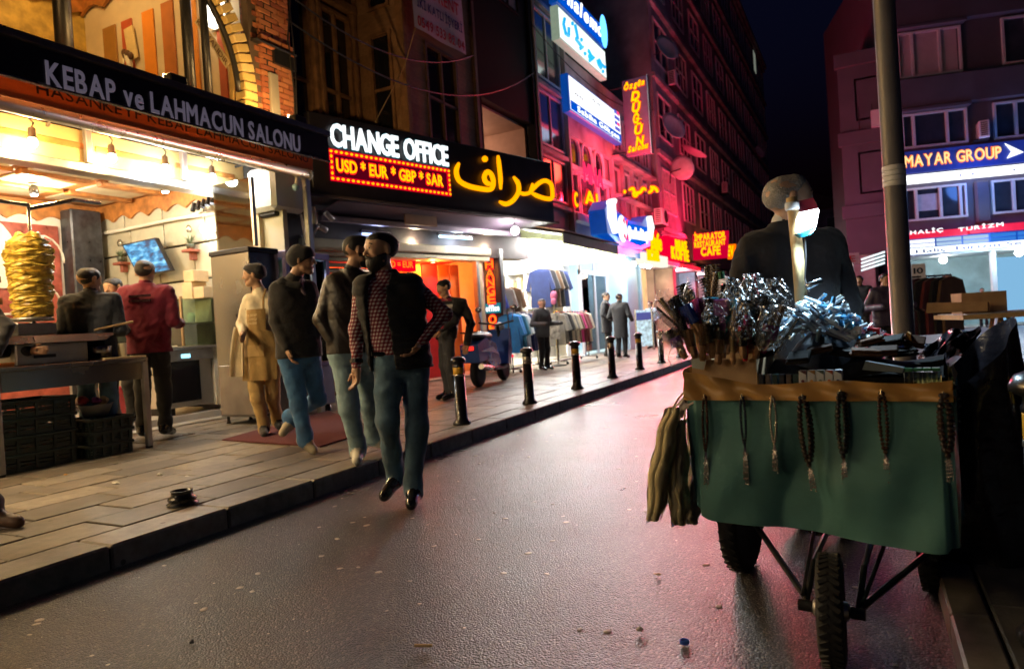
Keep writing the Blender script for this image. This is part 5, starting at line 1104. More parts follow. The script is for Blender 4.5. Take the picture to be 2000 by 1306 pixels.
# ---- blue fronted shop
bs_ = thing('blue_front_shop', 'shop with pale blue pilaster, glass doors and cool light under the blue sign', 'shop', (-7.4, 20.6, PZ))
CYW = mat('shopfront_paleblue', (.45, .62, .70), .45, var=.06)
MB().bx(-9.5, -9.4, 18.5, 22.7, PZ, 3.3).build('back_wall', WHT, bs_); MB().bx(-9.5, -7.2, 18.5, 22.7, 3.16, 3.25).build('ceiling', CYW, bs_); MB().bx(-9.5, -6.6, 22.6, 22.75, PZ, 3.3).build('side_wall', CYW, bs_); MB().bx(-9.5, -7.2, 18.5, 22.7, PZ + .006, PZ + .02).build('floor', TILE_F, bs_)
for y in (18.55, 19.7, 20.8): MB().bx(-7.25, -7.17, y - .05, y + .05, PZ, 3.1, .006).build('door_frame', VFR, bs_)
for y0, y1 in ((18.6, 19.65), (19.75, 20.75)): MB().bx(-7.215, -7.205, y0, y1, PZ + .1, 2.5).build('door_pane', glassm('shop_glass', (.85, .95, 1), .15), bs_)
MB().bx(-7.25, -7.15, 18.5, 20.85, 2.5, 2.62).build('door_head', VFR, bs_)
MB().bx(-7.2, -6.55, 20.9, 21.9, PZ, 3.2, .02).build('pilaster', CYW, bs_); MB().bx(-7.2, -6.7, 22.0, 22.6, PZ, 3.2, .02).build('pilaster', CYW, bs_)
for k in range(5): MB().bx(-7.30, -7.29, 18.75 + k * .35, 19.0 + k * .35, 1.2 + .25 * (k % 3), 1.6 + .25 * (k % 3)).build('poster', mat('poster_%d' % (k % 3), ((.2, .4, .55), (.7, .8, .8), (.5, .3, .3))[k % 3], .6), bs_)
light('ceiling_light', (-8.2, 20.3, 3.0), 220, (.75, .93, 1.0), .3, bs_); light('front_light', (-6.3, 20.2, 2.9), 90, (.75, .93, 1.0), .2, bs_)
for k, (y, x) in enumerate(((19.3, -6.4), (20.1, -6.3), (20.9, -6.3), (21.6, -6.2), (22.3, -6.2))):
    t = thing('globe_lamp', 'round white spot lamp under the blue sign', 'lamp', (x, y, 2.7), 0, 'spot lamps under the blue sign'); MB().sphere((x, y, 2.82), .09, 10).build('globe', MATS['globe_white'], t, True); MB().tube([(x, y, 2.9), (x, y, 3.15)], .01, 5).build('cord', BLACKM, t)
bsg = thing('blue_scroll_sign', 'blue lit sign with scrolled ends, white oval badge and white lettering', 'shop sign', (-6.2, 20.4, 3.2))
BLU2 = em('sign_blue', (.0, .08, .55), .8); SW = em('sign_white', (.95, .98, 1), 1.0); BLU3 = mat('sign_blue_skin', (.01, .07, .38), .35, emit=(0, .08, .55), es=.22)
MB().prism([(-6.2, 18.3, 3.55), (-6.2, 18.2, 4.2), (-6.2, 18.6, 4.5), (-6.2, 19.2, 4.3), (-6.2, 20.4, 4.12), (-6.2, 21.8, 4.2), (-6.2, 22.4, 4.5), (-6.2, 22.75, 4.3), (-6.2, 22.6, 3.5), (-6.2, 21.5, 3.3), (-6.2, 19.5, 3.22)], (-.5, 0, 0)).build('body', BLU3, bsg)
MB().prism([(-6.19, 18.7, 3.55), (-6.19, 18.7, 4.1), (-6.19, 19.3, 4.2), (-6.19, 20.4, 4.02), (-6.19, 22.3, 4.1), (-6.19, 22.3, 3.6), (-6.19, 21.5, 3.42)], (.01, 0, 0)).build('face', BLU2, bsg)
MB().tube([(-6.12, 18.75, 3.6), (-6.1, 18.45, 4.0), (-6.12, 18.5, 4.4), (-6.12, 18.85, 4.5)], [.10, .14, .14, .08], 8).build('scroll', SW, bsg, True); MB().tube([(-6.12, 22.35, 3.7), (-6.12, 22.55, 4.1), (-6.12, 22.4, 4.45)], [.08, .12, .1], 8).build('scroll', SW, bsg, True)
MB().sphere((-6.16, 19.55, 3.78), (.03, .42, .40), 16).build('oval', SW, bsg, True)
for z in (4.0, 3.55): MB().prism([(-6.12, 19.75, z), (-6.12, 19.95, z + .09), (-6.12, 19.85, z - .1)], (.02, 0, 0)).prism([(-6.12, 19.5, z), (-6.12, 19.62, z + .11), (-6.12, 19.66, z - .09)], (.02, 0, 0)).build('emblem', em('emblem_red', (.8, .02, .08), 1.2), bsg)
letters('Çemberlitaş', bsg, (-6.165, 20.1, 3.58), (-6.165, 22.2, 3.66), (0, 0, .34), (1, 0, 0), SW, offset=.06, ext=.03, gap=.03)
MB().prism([(-6.7, 18.4, 3.2), (-6.2, 18.4, 3.0), (-6.2, 18.4, 3.25), (-6.7, 18.4, 3.6)], (0, 4.2, 0)).build('lower_skirt', mat('skirt_blue', (.02, .12, .3), .4, emit=(0, .2, .6), es=.3), bsg)
light('sign_light', (-5.6, 20.4, 3.7), 50, (.25, .5, 1.0), .4, bsg)
afs = thing('menu_board', 'blue and white standing menu board outside the blue fronted shop', 'sign board', (-5.9, 20.4, PZ))
MB().bx(-6.2, -5.65, 20.38, 20.42, PZ + .12, 1.35, .006).build('board', mat('menu_face', (.35, .5, .6), .5, var=.6, vs=11, emit=(.3, .45, .55), es=.15), afs)
for x in (-6.18, -5.67): MB().bx(x - .02, x + .02, 20.36, 20.46, PZ, 1.38).build('leg', STEEL, afs)
MB().bx(-6.15, -5.7, 20.365, 20.379, 1.05, 1.28).build('heading', BBLU, afs)

# ---- tall red-lit building
rbd = thing('tall_red_lit_building', 'tall grey apartment block washed in red light with many windows', 'building', (-10, 46, 0))
RX = -6.8; RY0, RY1, RZ = 26.4, 66.0, 23.0
MB().bx(-16, RX - .02, RY0, RY1, 3.6, RZ).build('wall', GREYP, rbd); MB().bx(-16, RX - .4, RY0 + .1, RY1, 0, 3.6).build('ground_floor_wall', GREYP, rbd)
for k in range(7): MB().bx(RX - .02, RX + .16, RY0, RY1, 4.45 + k * 3.0, 4.62 + k * 3.0).build('floor_band', GREYP2, rbd)
MB().bx(RX - .02, RX + .3, RY0 - .1, RY1 + .1, RZ - .25, RZ + .1).build('cornice', GREYP2, rbd)
for b in range(11):
    y0 = RY0 + .7 + b * 3.55
    for f in range(6):
        zz = 5.3 + f * 3.0
        gm = GLASSB if (b * 7 + f * 3) % 11 else mat('curtain_pale', (.42, .4, .36), .8, var=.3)
        if b < 5: window(y0, y0 + 2.2, zz, zz + 1.75, RX - .02, rbd, VFR, 2 if b % 2 else 1, 1, .07, gm)
        else: window(y0, y0 + 2.2, zz, zz + 1.75, RX - .02, rbd, VFR, 1, 0, .07, gm)
MB().bx(RX - .02, RX + .04, RY0 + .02, RY0 + .5, 3.6, RZ - .3).build('corner_pilaster', GREYP2, rbd)
ltw = thing('lit_top_window', 'faintly lit window high up on the tall block', 'lamp', on_x(1460, 115, RX + .08))
MB().bx(RX + .06, RX + .08, 59.0, 60.2, 20.6, 22.2).build('pane', em('dim_window', (.5, .55, .45), .16), ltw); MB().bx(RX + .04, RX + .059, 58.9, 60.3, 20.5, 22.3).build('frame', VFR, ltw)
# dishes and air conditioners on it
DISH = mat('dish_grey', (.5, .48, .5), .5, var=.1)
def dish(p, r, label, d=(1, -.6, .35)):
    t = thing('satellite_dish', label, 'satellite dish', p, 0, 'satellite dishes on the tall block'); rot = Vector(d).to_track_quat('Z', 'Y').to_matrix()
    MB().lathe(p, [(.02, 0), (r * .4, r * .04), (r * .75, r * .16), (r, r * .3), (r * .99, r * .33), (r * .7, r * .2), (.03, .06)], 18, rot).build('reflector', DISH, t, True)
    pv = Vector(p); MB().tube([pv + rot @ Vector((0, r * .9, r * .28)), pv + rot @ Vector((0, 0, r * .9))], .015, 5).build('feed_arm', STEEL_D, t); MB().tube([pv, pv + Vector((-.45, .1, -.05)), pv + Vector((-.5, .1, -.5))], .025, 6).build('mount', BLACKM, t)
dish(on_x(1310, 250, -6.35), .58, 'large round satellite dish on the tall block beside the neon sign'); dish(on_x(1298, 98, -6.35), .55, 'round satellite dish high on the corner of the tall block'); dish(on_x(1352, 303, -6.3), .62, 'tilted satellite dish seen edge on, second bay of the tall block', (.6, .1, 1)); dish(on_x(1330, 330, -6.2), .5, 'narrow satellite dish seen nearly edge on above the window', (.2, 1, .4)); dish(on_x(1482, 298, -6.4), .5, 'small satellite dish far along the tall block')
def aircon(p, label, w=.85):
    t = thing('air_conditioner', label, 'air conditioner', p, 0, 'air conditioners on the facades'); p = Vector(p)
    MB().bx(p.x - .16, p.x + .16, p.y - w / 2, p.y + w / 2, p.z, p.z + .6, .02).build('case', VFR, t)
    MB().lathe((p.x + .165, p.y + .1, p.z + .3), [(.24, 0), (.24, .012), (.2, .014)], 16, Matrix.Rotation(R_(90), 3, 'Y')).build('fan_grille', BLACKM, t)
    for k in range(7): MB().bx(p.x - .1, p.x + .1, p.y - w / 2 - .012, p.y - w / 2 - .001, p.z + .08 + k * .07, p.z + .11 + k * .07).build('louvre', BLACKM, t)
    MB().bx(p.x - .3, p.x + .15, p.y - w / 2 + .1, p.y + w / 2 - .1, p.z - .05, p.z - .002).build('shelf', BLACKM, t)
aircon(on_x(1292, 440, -6.5), 'air conditioner above the blue sign end'); aircon(on_x(1318, 172, -6.55), 'air conditioner below the high corner dish', 1.0); aircon(on_x(1418, 378, -6.5), 'air conditioner over the cafe sign')
# ---- neon shop signs along the tall block
def yzsign(name, label, corners, X, face, lines, core, halo, lightcol, power, face_y=None):
    fn = (lambda x, y: on_x(x, y, X)) if face_y is None else (lambda x, y: on_y(x, y, face_y))
    q = [fn(*c) for c in corners]; t = thing(name, label, 'neon sign', sum(q, Vector()) / 4)
    n_ = Vector((1, 0, 0)) if face_y is None else Vector((0, -1, 0))
    MB().prism(q, -n_ * .25).build('case', face, t)
    for (tx, x0, y0, x1, y1, cap) in lines:
        a, b = fn(x0, y0) + n_ * .03, fn(x1, y1) + n_ * .03
        if halo: letters(tx, t, a, b, (0, 0, cap * 1.08), n_, halo, name='letter_halo', offset=.09, ext=.01, gap=.04)
        letters(tx, t, a + n_ * .05, b + n_ * .05, (0, 0, cap), n_, core, offset=.04, ext=.02, gap=.04)
    light('neon_light', sum(q, Vector()) / 4 + n_ * .5, power, lightcol, .4, t); return t
REDF = em('sign_red_face', (.40, .0, .02), .8)
yzsign('red_cafe_sign', 'red box sign with yellow neon letters facing down the street', ((1352, 458), (1422, 450), (1420, 503), (1354, 508)), 0, REDF, (('İMPARATOR', 1357, 471, 1418, 464, .27), ('RESTAURANT', 1357, 484, 1418, 477, .24), ('CAFE', 1370, 500, 1408, 496, .36)), NEON_YB, NEON_R, (1, .02, .09), 380, 30.0)
yzsign('red_kebab_sign', 'red and yellow lit sign next to the blue scroll sign', ((1266, 452), (1290, 458), (1292, 498), (1268, 492)), -6.3, REDF, (('Bufe', 1268, 486, 1288, 490, .6),), NEON_YB, NEON_R, (1, .02, .06), 190)
yzsign('yellow_strip_sign', 'white strip sign with yellow letters under the red lit sign', ((1256, 492), (1304, 502), (1305, 522), (1257, 515)), -6.1, em('strip_white', (1, .9, .75), .6), (('LOKANTA', 1260, 508, 1284, 511, .36),), NEON_YB, None, (1, .8, .55), 60)
yzsign('red_arch_sign', 'red arched lit sign with white word and yellow letters', ((1301, 460), (1338, 468), (1346, 512), (1304, 506)), -6.2, em('sign_red_face_b', (.55, .0, .02), .9), (('PALACE', 1316, 489, 1338, 492, .42), ('KÖFTE', 1308, 504, 1342, 511, .45)), NEON_YB, None, (1, .02, .06), 260)
yzsign('orange_far_sign', 'orange lit sign behind the vendor shoulder', ((1420, 478), (1436, 476), (1436, 505), (1421, 506)), -4.4, em('sign_orange', (1, .15, .0), .7), (('EV', 1422, 500, 1434, 500, .5),), NEON_YB, None, (1, .2, .05), 20, 34.0)
# lit shop row under the tall block
shr = thing('lit_shop_row', 'row of small lit shop fronts under the red neon signs', 'shop', (-7, 34, PZ))
for k in range(6):
    y0 = 23.2 + k * 4.0; c = ((.9, .6, .3), (.6, .8, 1), (1, .5, .5), (1, .8, .5), (.7, .85, 1), (1, .6, .4))[k]
    MB().bx(-7.6, -7.5, y0, y0 + 3.5, PZ, 3.0).build('shop_window', mat('shop_inside_%d' % k, tuple(.5 * v for v in c), .6, var=.5, vs=2.2, emit=c, es=.35), shr); MB().bx(-7.5, -6.5, y0 + 3.5, y0 + 4.0, PZ, 3.4).build('pier', GREYP2, shr); MB().bx(-7.5, -6.2, y0, y0 + 3.5, 3.0, 3.15).build('awning', mat('awn_%d' % k, ((.3, .3, .5), (.5, .1, .1), (.2, .3, .4))[k % 3], .6), shr)
    light('shop_light', (-6.7, y0 + 1.7, 2.7), 90, c, .2, shr)
# the end of the street: dim houses closing the view
for k, (x, y, w, h_, lb_) in enumerate(((-4.5, 92, 9, 13, 'dim far house closing the street at the dark end'), (4.5, 84, 7, 9, 'lower dim far house beside the plaza'))):
    t = thing('far_house', lb_, 'house', (x, y, 0)); MB().bx(x - w / 2, x + w / 2, y, y + 8, 0, h_).build('wall', GREYP, t); MB().prism([(x - w / 2 - .3, y - .3, h_), (x + w / 2 + .3, y - .3, h_), (x, y - .3, h_ + 2)], (0, 8.6, 0)).build('roof', BRND, t)
    for i in range(3):
        for j in range(int(h_ / 3.2)): window(x - w / 2 + .8 + i * (w - 1.6) / 3, x - w / 2 + .8 + i * (w - 1.6) / 3 + 1.2, 1.4 + j * 3, 2.9 + j * 3, y, t, VFR, 0, 0, .06, axis='y', gm=GLASSB)

# ---- cables slung along the facades
ZU_ = Vector((0, 0, 1))
for k, (a, b, sag, lb_) in enumerate((((-6.95, 7.2, 6.0), (-7.05, 12.85, 6.95), .5, 'black cable slung from the brick pilaster across the timber bay'), ((-6.95, 7.25, 5.6), (-6.98, 15.7, 7.4), .8, 'thin black cable slung past the rent banner'), ((-6.95, 15.7, 8.6), (-6.78, 26.6, 9.2), .7, 'cable running above the lit panels to the tall block'), ((-6.75, 26.6, 7.4), (-6.75, 44.0, 7.9), .6, 'cable sagging along the tall block'))):
    a, b = Vector(a), Vector(b); tag(MB().tube([a.lerp(b, i / 14) - ZU_ * sag * 4 * (i / 14) * (1 - i / 14) for i in range(15)], .013, 6).build('slung_cable', BLACKM), lb_, 'cable')
# ================================================================== building across the plaza (right)
RO = (1.45, 28.9, 0); RF = frame(RO, 75); RN = Vector((math.cos(R_(75)), -math.sin(R_(75)), 0)); RA = Vector((math.sin(R_(75)), math.cos(R_(75)), 0))
def rp_(x, y, out=0.0): return on_pl(x, y, Vector(RO) + RN * out, 75)
def rl(x, y, out=0.0): p = RF.inverted() @ rp_(x, y, out); return p.x, p.z
gb = thing('group_office_building', 'five storey grey block with banded storeys and lit travel agency signs', 'building', RF @ Vector((6, -4, 0)))
CONC = mat('concrete_lilac', (.085, .072, .10), .7, var=.12, vs=1.5, bump=.15, bs=10)
MB(RF).bx(-.1, 14, -9, -.12, 3.1, 14.5).build('wall', CONC, gb)
for z0, z1 in ((8.05, 9.1), (11.0, 12.1), (13.4, 14.4)): MB(RF).bx(-.2, 14, -.12, .25, z0, z1, .02).build('storey_band', CONC, gb)
def rwin(s0, s1, z0, z1, cols, parent=gb, nm='window', frm=VFR, gm=GLASSB, M_=None):
    M_ = M_ or RF; t = .07; m = MB(M_)
    for a in ((s0, s1, -.12, .0, z0, z0 + t), (s0, s1, -.12, .0, z1 - t, z1), (s0, s0 + t, -.12, .0, z0 + t, z1 - t), (s1 - t, s1, -.12, .0, z0 + t, z1 - t)): m.bx(*a)
    for c in cols: m.bx(c - .045, c + .045, -.12, -.01, z0 + t, z1 - t)
    w = m.build(nm, frm, parent); e = [s0 + t] + list(cols) + [s1 - t]
    for i in range(len(e) - 1): MB(M_).bx(e[i] + .05, e[i + 1] - .05, -.118, -.10, z0 + t, z1 - t).build('pane', gm, w)
    return w
BLIND = mat('blind_pink', (.42, .33, .38), .8, var=.05)
rwin(.2, 2.35, 6.65, 7.9, (.6, 1.7)); rwin(3.2, 5.6, 6.65, 7.95, (3.9,)); rwin(6.0, 8.2, 6.65, 7.95, (6.9,))
rwin(.2, 2.3, 9.2, 10.85, (.7, 1.6), gm=BLIND); rwin(3.6, 5.4, 9.25, 10.9, (4.4,)); rwin(6.0, 8.2, 9.25, 10.85, (7,))
rwin(.1, 2.2, 4.0, 5.2, (.55, 1.35, 2.0)); rwin(3.0, 4.4, 4.0, 5.2, (3.7,)); rwin(4.7, 6.6, 4.0, 5.2, (5.6,))
MB(RF).bx(.62, 1.28, -.10, -.085, 4.35, 4.95).build('poster', mat('poster_grey', (.4, .36, .45), .6), gb)
MB(RF).bx(2.45, 2.95, -.12, .05, 3.7, 5.25, .08).build('round_pier', CONC, gb)
aircon(RF @ Vector((2.75, .12, 6.65)), 'air conditioner over the group office sign')
for z in (7.93, 10.9): MB(RF).bx(.1, 2.4, -.1, .3, z, z + .09).build('window_hood', CONC, gb)
# signs on it
mg = thing('group_office_sign', 'blue band with orange lit letters MAYAR GROUP and white arrow', 'lit sign', RF @ Vector((3, .3, 5)))
MB(RF).bx(-.1, 8, .0, .14, 5.72, 6.5).build('band', mat('band_blue', (.03, .05, .25), .4, emit=(.02, .06, .5), es=.12), mg)
a, b = rp_(1767, 330, .16), rp_(1955, 305, .16); z = (a.z + b.z) / 2; a.z = b.z = z
letters('MAYAR GROUP', mg, a, b, (0, 0, .42), RN, em('letter_amber_edge', (1, .15, .0), .8), name='letter_halo', offset=.05, ext=.01); letters('MAYAR GROUP', mg, a + RN * .05, b + RN * .05, (0, 0, .41), RN, em('letter_amber', (1, .55, .22), .9), offset=.012, ext=.02)
p = [rp_(x, y, .18) for x, y in ((1962, 281), (1998, 298), (1966, 310), (1975, 296))]
MB().prism(p, RN * .05).build('arrow', SW, mg)
wsn = thing('white_strip_sign', 'long white lit strip sign with blue glow under the group office letters', 'lit sign', RF @ Vector((3, .3, 4.75)))
MB(RF).bx(.1, 8, .0, .22, 5.34, 5.64, .01).build('strip', em('strip_white_hard', (.93, .97, 1), 1.1), wsn); MB(RF).bx(5.2, 7.8, .221, .23, 5.39, 5.59).build('strip_panel', BLUEF, wsn)
for k, s in enumerate((1.9, 2.3, 3.6)): letters('ı', wsn, RF @ Vector((s, .225, 5.43)), RF @ Vector((s + .06, .225, 5.43)), (0, 0, .1), RN, BBLU, offset=.02, ext=.01)
light('strip_light', RF @ Vector((2.5, 1.0, 5.2)), 50, (.10, .28, 1.0), .5, wsn); light('strip_light', RF @ Vector((5.5, 1.0, 5.2)), 40, (.10, .28, 1.0), .5, wsn)
ht = thing('travel_agency_sign', 'red sign HALIC TURIZM over rows of blue and white route boards', 'lit sign', RF @ Vector((3, .3, 3.0)))
REDB = mat('sign_crimson', (.35, .01, .03), .4, emit=(.6, .01, .04), es=.6)
MB(RF).bx(.1, 2.0, .0, .35, 3.32, 3.56).build('red_band', REDB, ht); MB(RF).bx(2.08, 5.3, .0, .35, 3.36, 3.60).build('red_band', REDB, ht)
for tx, x0, y0, x1, y1 in (('HALİÇ', 1778, 458, 1842, 452), ('TURİZM', 1872, 452, 1960, 441)):
    a, b = rp_(x0, y0, .37), rp_(x1, y1, .37); letters(tx, ht, a, b, (0, 0, .13), RN, SW, offset=.02, ext=.02, gap=.16)
MB(RF).bx(.05, 8, -.05, .30, 2.75, 3.32).build('board', BLUC, ht)
tiles = [em('route_white', (.9, .95, 1), .8), em('route_blue', (.03, .16, .55), .7), em('route_pale', (.4, .55, .75), .6)]
for i in range(6):
    for j in range(2):
        s = .15 + i * .86; MB(RF).bx(s, s + .8, .301, .32, 3.16 - j * .15, 3.28 - j * .15).build('route_tile', tiles[(i * 2 + j * 3 + i // 2) % 3], ht)
MB(RF).bx(.1, 5.4, .301, .36, 2.76, 2.98, .01).build('word_strip', em('strip_cool', (.85, .95, 1), 1.0), ht)
a, b = RF @ Vector((.3, .365, 2.80)), RF @ Vector((4.9, .365, 2.84)); letters('Haliç Turizm Seyahat', ht, a, b, (0, 0, .13), RN, BBLU, offset=.01, ext=.01)
MB(RF).bx(5.4, 8, .301, .33, 2.95, 3.35).build('teal_board', em('teal_board', (.05, .4, .5), .5), ht)
light('sign_light', RF @ Vector((2.5, 1.0, 2.9)), 90, (.45, .75, 1.0), .4, ht)
# shop under it
ag = thing('travel_shop', 'cool lit open shop front with pale blue door under the travel signs', 'shop', RF @ Vector((3.5, -1, 0)))
MB(RF).bx(.0, 8, -2.6, -2.5, 0, 2.8).build('back_wall', mat('wall_aqua', (.42, .55, .55), .6, var=.2, vs=2), ag); MB(RF).bx(.0, 8, -2.6, .2, 2.70, 2.76).build('soffit', WHT, ag); MB(RF).bx(.0, 8, -2.6, .2, .0, .03).build('floor', TILE_F, ag); MB(RF).bx(-.1, .1, -2.6, .2, 0, 2.75).build('pier', CONC, ag)
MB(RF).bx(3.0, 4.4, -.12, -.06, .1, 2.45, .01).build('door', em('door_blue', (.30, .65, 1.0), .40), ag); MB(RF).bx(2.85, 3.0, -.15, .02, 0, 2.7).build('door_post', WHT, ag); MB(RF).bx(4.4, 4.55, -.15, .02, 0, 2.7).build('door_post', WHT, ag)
for k, (s, w, z0, z1, c) in enumerate(((.8, .7, 1.5, 2.1, (.6, .65, .65)), (1.8, .5, 1.2, 1.7, (.2, .4, .6)), (5.2, .8, 1.4, 1.9, (.3, .28, .2)), (6.3, .4, 1.6, 2.2, (.6, .1, .2)), (6.8, .4, 1.7, 2.3, (.1, .4, .25)))): MB(RF).bx(s, s + w, -2.49, -2.46, z0, z1).build('poster', mat('rposter%d' % k, c, .6), ag)
for k, (s, d) in enumerate(((1.6, -.8), (5.6, -.8), (3.6, .3))):
    t = thing('shop_globe', ['round shop lamp above the dark coats', 'round shop lamp right of the blue door', 'round lamp over the blue door'][k], 'lamp', RF @ Vector((s, d, 2.5))); MB(RF).sphere((s, d, 2.55), .13, 12).build('globe', MATS['globe_white'], t, True); MB(RF).cyl((s, d, 2.66), (s, d, 2.71), .02, .02, 6).build('stem', STEEL, t); light('globe_light', RF @ Vector((s, d, 2.5)), 26, (.72, .92, 1.0), .16, t)
# side block left of it, in violet light
sb_ = thing('side_block', 'narrow violet lit block with balcony beside the group office building', 'building', (-.2, 30.5, 0))
SF = frame((-.32, 29.6, 0), 90)
MB(SF).bx(-.05, 1.85, -6, 0, 3.0, 10.4).build('wall', CONC, sb_); MB(SF).bx(-.05, .85, -6, -.1, 0, 3.0).build('ground_wall', GREYP, sb_)
for z in (4.4, 7.2, 10.2): MB(SF).bx(-.15, 1.85, -.1, .16, z, z + .5, .01).build('band', CONC, sb_)
rwin(.5, 1.5, 8.1, 9.7, (1.0,), sb_, M_=SF); rwin(.5, 1.5, 5.3, 6.9, (1.0,), sb_, M_=SF)
MB(SF).bx(1.0, 1.5, .16, .45, 7.7, 8.3).build('balcony_box', VFR, sb_)
for k in range(3): MB(SF).tube([(.6 + k * .45, .2, 7.7), (.6 + k * .45, .2, 8.6)], .02, 6).build('balcony_bar', BLACKM, sb_)
light('violet_light', SF @ Vector((.2, 3.0, 4.2)), 26, (.85, .12, .75), .5, sb_)
es_ = thing('letter_e_sign', 'small white plate with red letter E on a post', 'sign', on_d(1665, 520, 22)); c = on_d(1665, 505, 22)
MB().box(c, (.40, .03, .36), R_(15), .005).build('plate', mat('plate_pink', (.6, .45, .55), .5), es_); letters('E', es_, c + Vector((-.09, -.06, -.1)), c + Vector((.09, -.02, -.1)), (0, 0, .2), (.26, -.966, 0), mat('e_red', (.5, .02, .05), .5), offset=.02, ext=.02)
MB().tube([c, Vector((c.x, c.y + .03, 0))], .025, 8).build('post', STEEL_D, es_)
bk = thing('stacked_white_awnings', 'white slatted awning blades jutting from the violet block', 'awning', on_d(1700, 520, 24))
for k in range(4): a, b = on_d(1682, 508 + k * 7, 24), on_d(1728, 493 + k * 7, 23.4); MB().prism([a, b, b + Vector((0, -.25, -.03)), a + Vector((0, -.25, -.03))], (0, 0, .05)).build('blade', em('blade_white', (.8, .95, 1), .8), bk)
# racks in front of that shop, trestle table, cardboard
rack('dark rail of red and black coats behind the street lamp pole', .80, 15.0, 1.55, 15.5, 1.55, 0.0)
for k, c in enumerate(('black', 'maroon', 'black', 'maroon', 'black', 'brown')):
    garment(GM[c], (.84 + k * .14, 15.02 + k * .095, 1.52), .9, {'black': 'black', 'maroon': 'dark red', 'brown': 'brown'}[c] + ' coat hung on the rail behind the lamp pole', 'coats on the plaza rail', 1.5)
rack('rail of dark coats standing right of the blue door', 3.0, 15.8, 4.0, 16.6, 1.45, 0.0)
for k, c in enumerate(('navy', 'black', 'navy', 'maroon', 'black', 'navy', 'brown', 'black')):
    garment(GM[c], (3.03 + k * .13, 15.82 + k * .105, 1.42), .9, {'black': 'black', 'maroon': 'dark red', 'navy': 'navy', 'brown': 'brown'}[c] + ' coat hung on the rail right of the blue door', 'coats on the far plaza rail', 1.4)
pt = thing('price_card', 'card reading 10 on a wire above the coat rail', 'price card', (.95, 15.05, 1.58)); c = on_d(1792, 534, 13.0)
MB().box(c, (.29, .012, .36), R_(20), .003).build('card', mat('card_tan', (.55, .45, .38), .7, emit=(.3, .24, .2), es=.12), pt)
d_ = Vector((math.cos(R_(20)), math.sin(R_(20)), 0)); letters('10', pt, c - d_ * .08 + Vector((.01, -.02, .0)), c + d_ * .09 + Vector((.01, -.02, .0)), (0, 0, .11), (.34, -.94, 0), BLACKL, offset=.02, ext=.02)
MB().tube([c + Vector((0, 0, -.15)), Vector((c.x, c.y, 1.55))], .008, 5).build('wire', STEEL, pt)
PINE = mat('pine_wood', (.62, .42, .20), .6, var=.2, vs=14)
tt = thing('trestle_table', 'pine trestle table covered with pale cloth on the plaza', 'table', (2.1, 11.6, 0))
def tpz(x, y): return on_z(x, y, 0)
a, b, c, d = Vector((1.20, 10.9, .80)), Vector((4.2, 11.6, .80)), Vector((4.4, 12.7, .80)), Vector((.95, 12.0, .80))
MB().prism([a, b, c, d], (0, 0, .06)).build('top', PINE, tt)
MB().prism([a + Vector((.05, .05, .062)), b + Vector((0, .05, .062)), c + Vector((0, -.05, .062)), d + Vector((.05, -.05, .062))], (0, 0, .012)).build('cloth', mat('cloth_pale', (.6, .62, .66), .8, var=.4, vs=8, bump=.5, bs=12), tt)
for x0 in (1.72, 2.32, 3.4):
    o_ = Vector((x0, 11.15 + (x0 - 1.2) * .23, 0))
    for sx in (-.18, .18):
        for sy in (0, .75): MB().tube([o_ + Vector((sx, sy, .0)), o_ + Vector((sx * .25, sy * .8 + .08, .8))], .028, 4).build('leg', PINE, tt)
    MB().tube([o_ + Vector((-.14, 0, .22)), o_ + Vector((.14, .75, .36))], .025, 4).build('brace', PINE, tt); MB().tube([o_ + Vector((-.12, .0, .3)), o_ + Vector((.12, 0, .3))], .022, 4).build('brace', PINE, tt)
cbx = thing('cardboard_box', 'open cardboard box leaning on the end of the trestle table', 'box', (1.25, 11.2, .87)); CARD = mat('cardboard', (.50, .33, .18), .8, var=.15, vs=7)
MB().box((1.45, 11.45, 1.02), (.55, .35, .28), .25).build('body', CARD, cbx); MB().prism([(.78, 10.95, .92), (1.5, 11.05, .90), (1.5, 11.05, 1.02), (.80, 10.95, 1.06)], (.02, .05, 0)).build('flap', CARD, cbx)

# ================================================================== street furniture
BOLM = mat('bollard_black', (.012, .012, .014), .28, .2, var=.2, coat=.3); BOLY = mat('reflective_amber', (.55, .30, .02), .4, var=.1); BOLS = mat('bollard_silver', (.6, .55, .48), .25, .9)
def bollard(x, y, z, label, band=True, s=1.0):
    t = thing('bollard', label, 'bollard', (x, y, z), 0, 'bollards along the street')
    MB().lathe((x, y, z), [(.095 * s, 0), (.095 * s, .02 * s), (.075 * s, .045 * s), (.064 * s, .06 * s), (.058 * s, .5 * s)], 18).build('post', BOLM, t, True)
    MB().lathe((x, y, z), [(.0575 * s, .50 * s), (.060 * s, .505 * s), (.060 * s, .515 * s), (.0575 * s, .52 * s)], 18).build('ring', BOLS, t, True)
    MB().lathe((x, y, z), [(.0565 * s, .521 * s), (.0575 * s, .523 * s), (.0575 * s, .587 * s), (.0565 * s, .589 * s)], 18).build('band', BOLY if band else BOLS, t, True)
    MB().lathe((x, y, z), [(.0575 * s, .59 * s), (.060 * s, .595 * s), (.060 * s, .605 * s), (.056 * s, .61 * s), (.056 * s, .63 * s), (.083 * s, .645 * s), (.084 * s, .66 * s), (.07 * s, .685 * s), (.035 * s, .70 * s), (.002, .705 * s)], 18).build('cap', BOLM, t, True)
nms = ('black bollard with amber band nearest the blue scooter', 'black bollard with silver band before the vertical neon sign', 'black bollard with amber band before the mixed clothes rail', 'black bollard with silver band before the two dark coated men', 'black bollard with amber band before the menu board', 'black bollard with silver band at the hair brush bundle')
for k in range(6): bollard(KX - .30 + -.02 * k, 6.0 + k * 1.66, PZ, nms[k], k % 2 == 0)
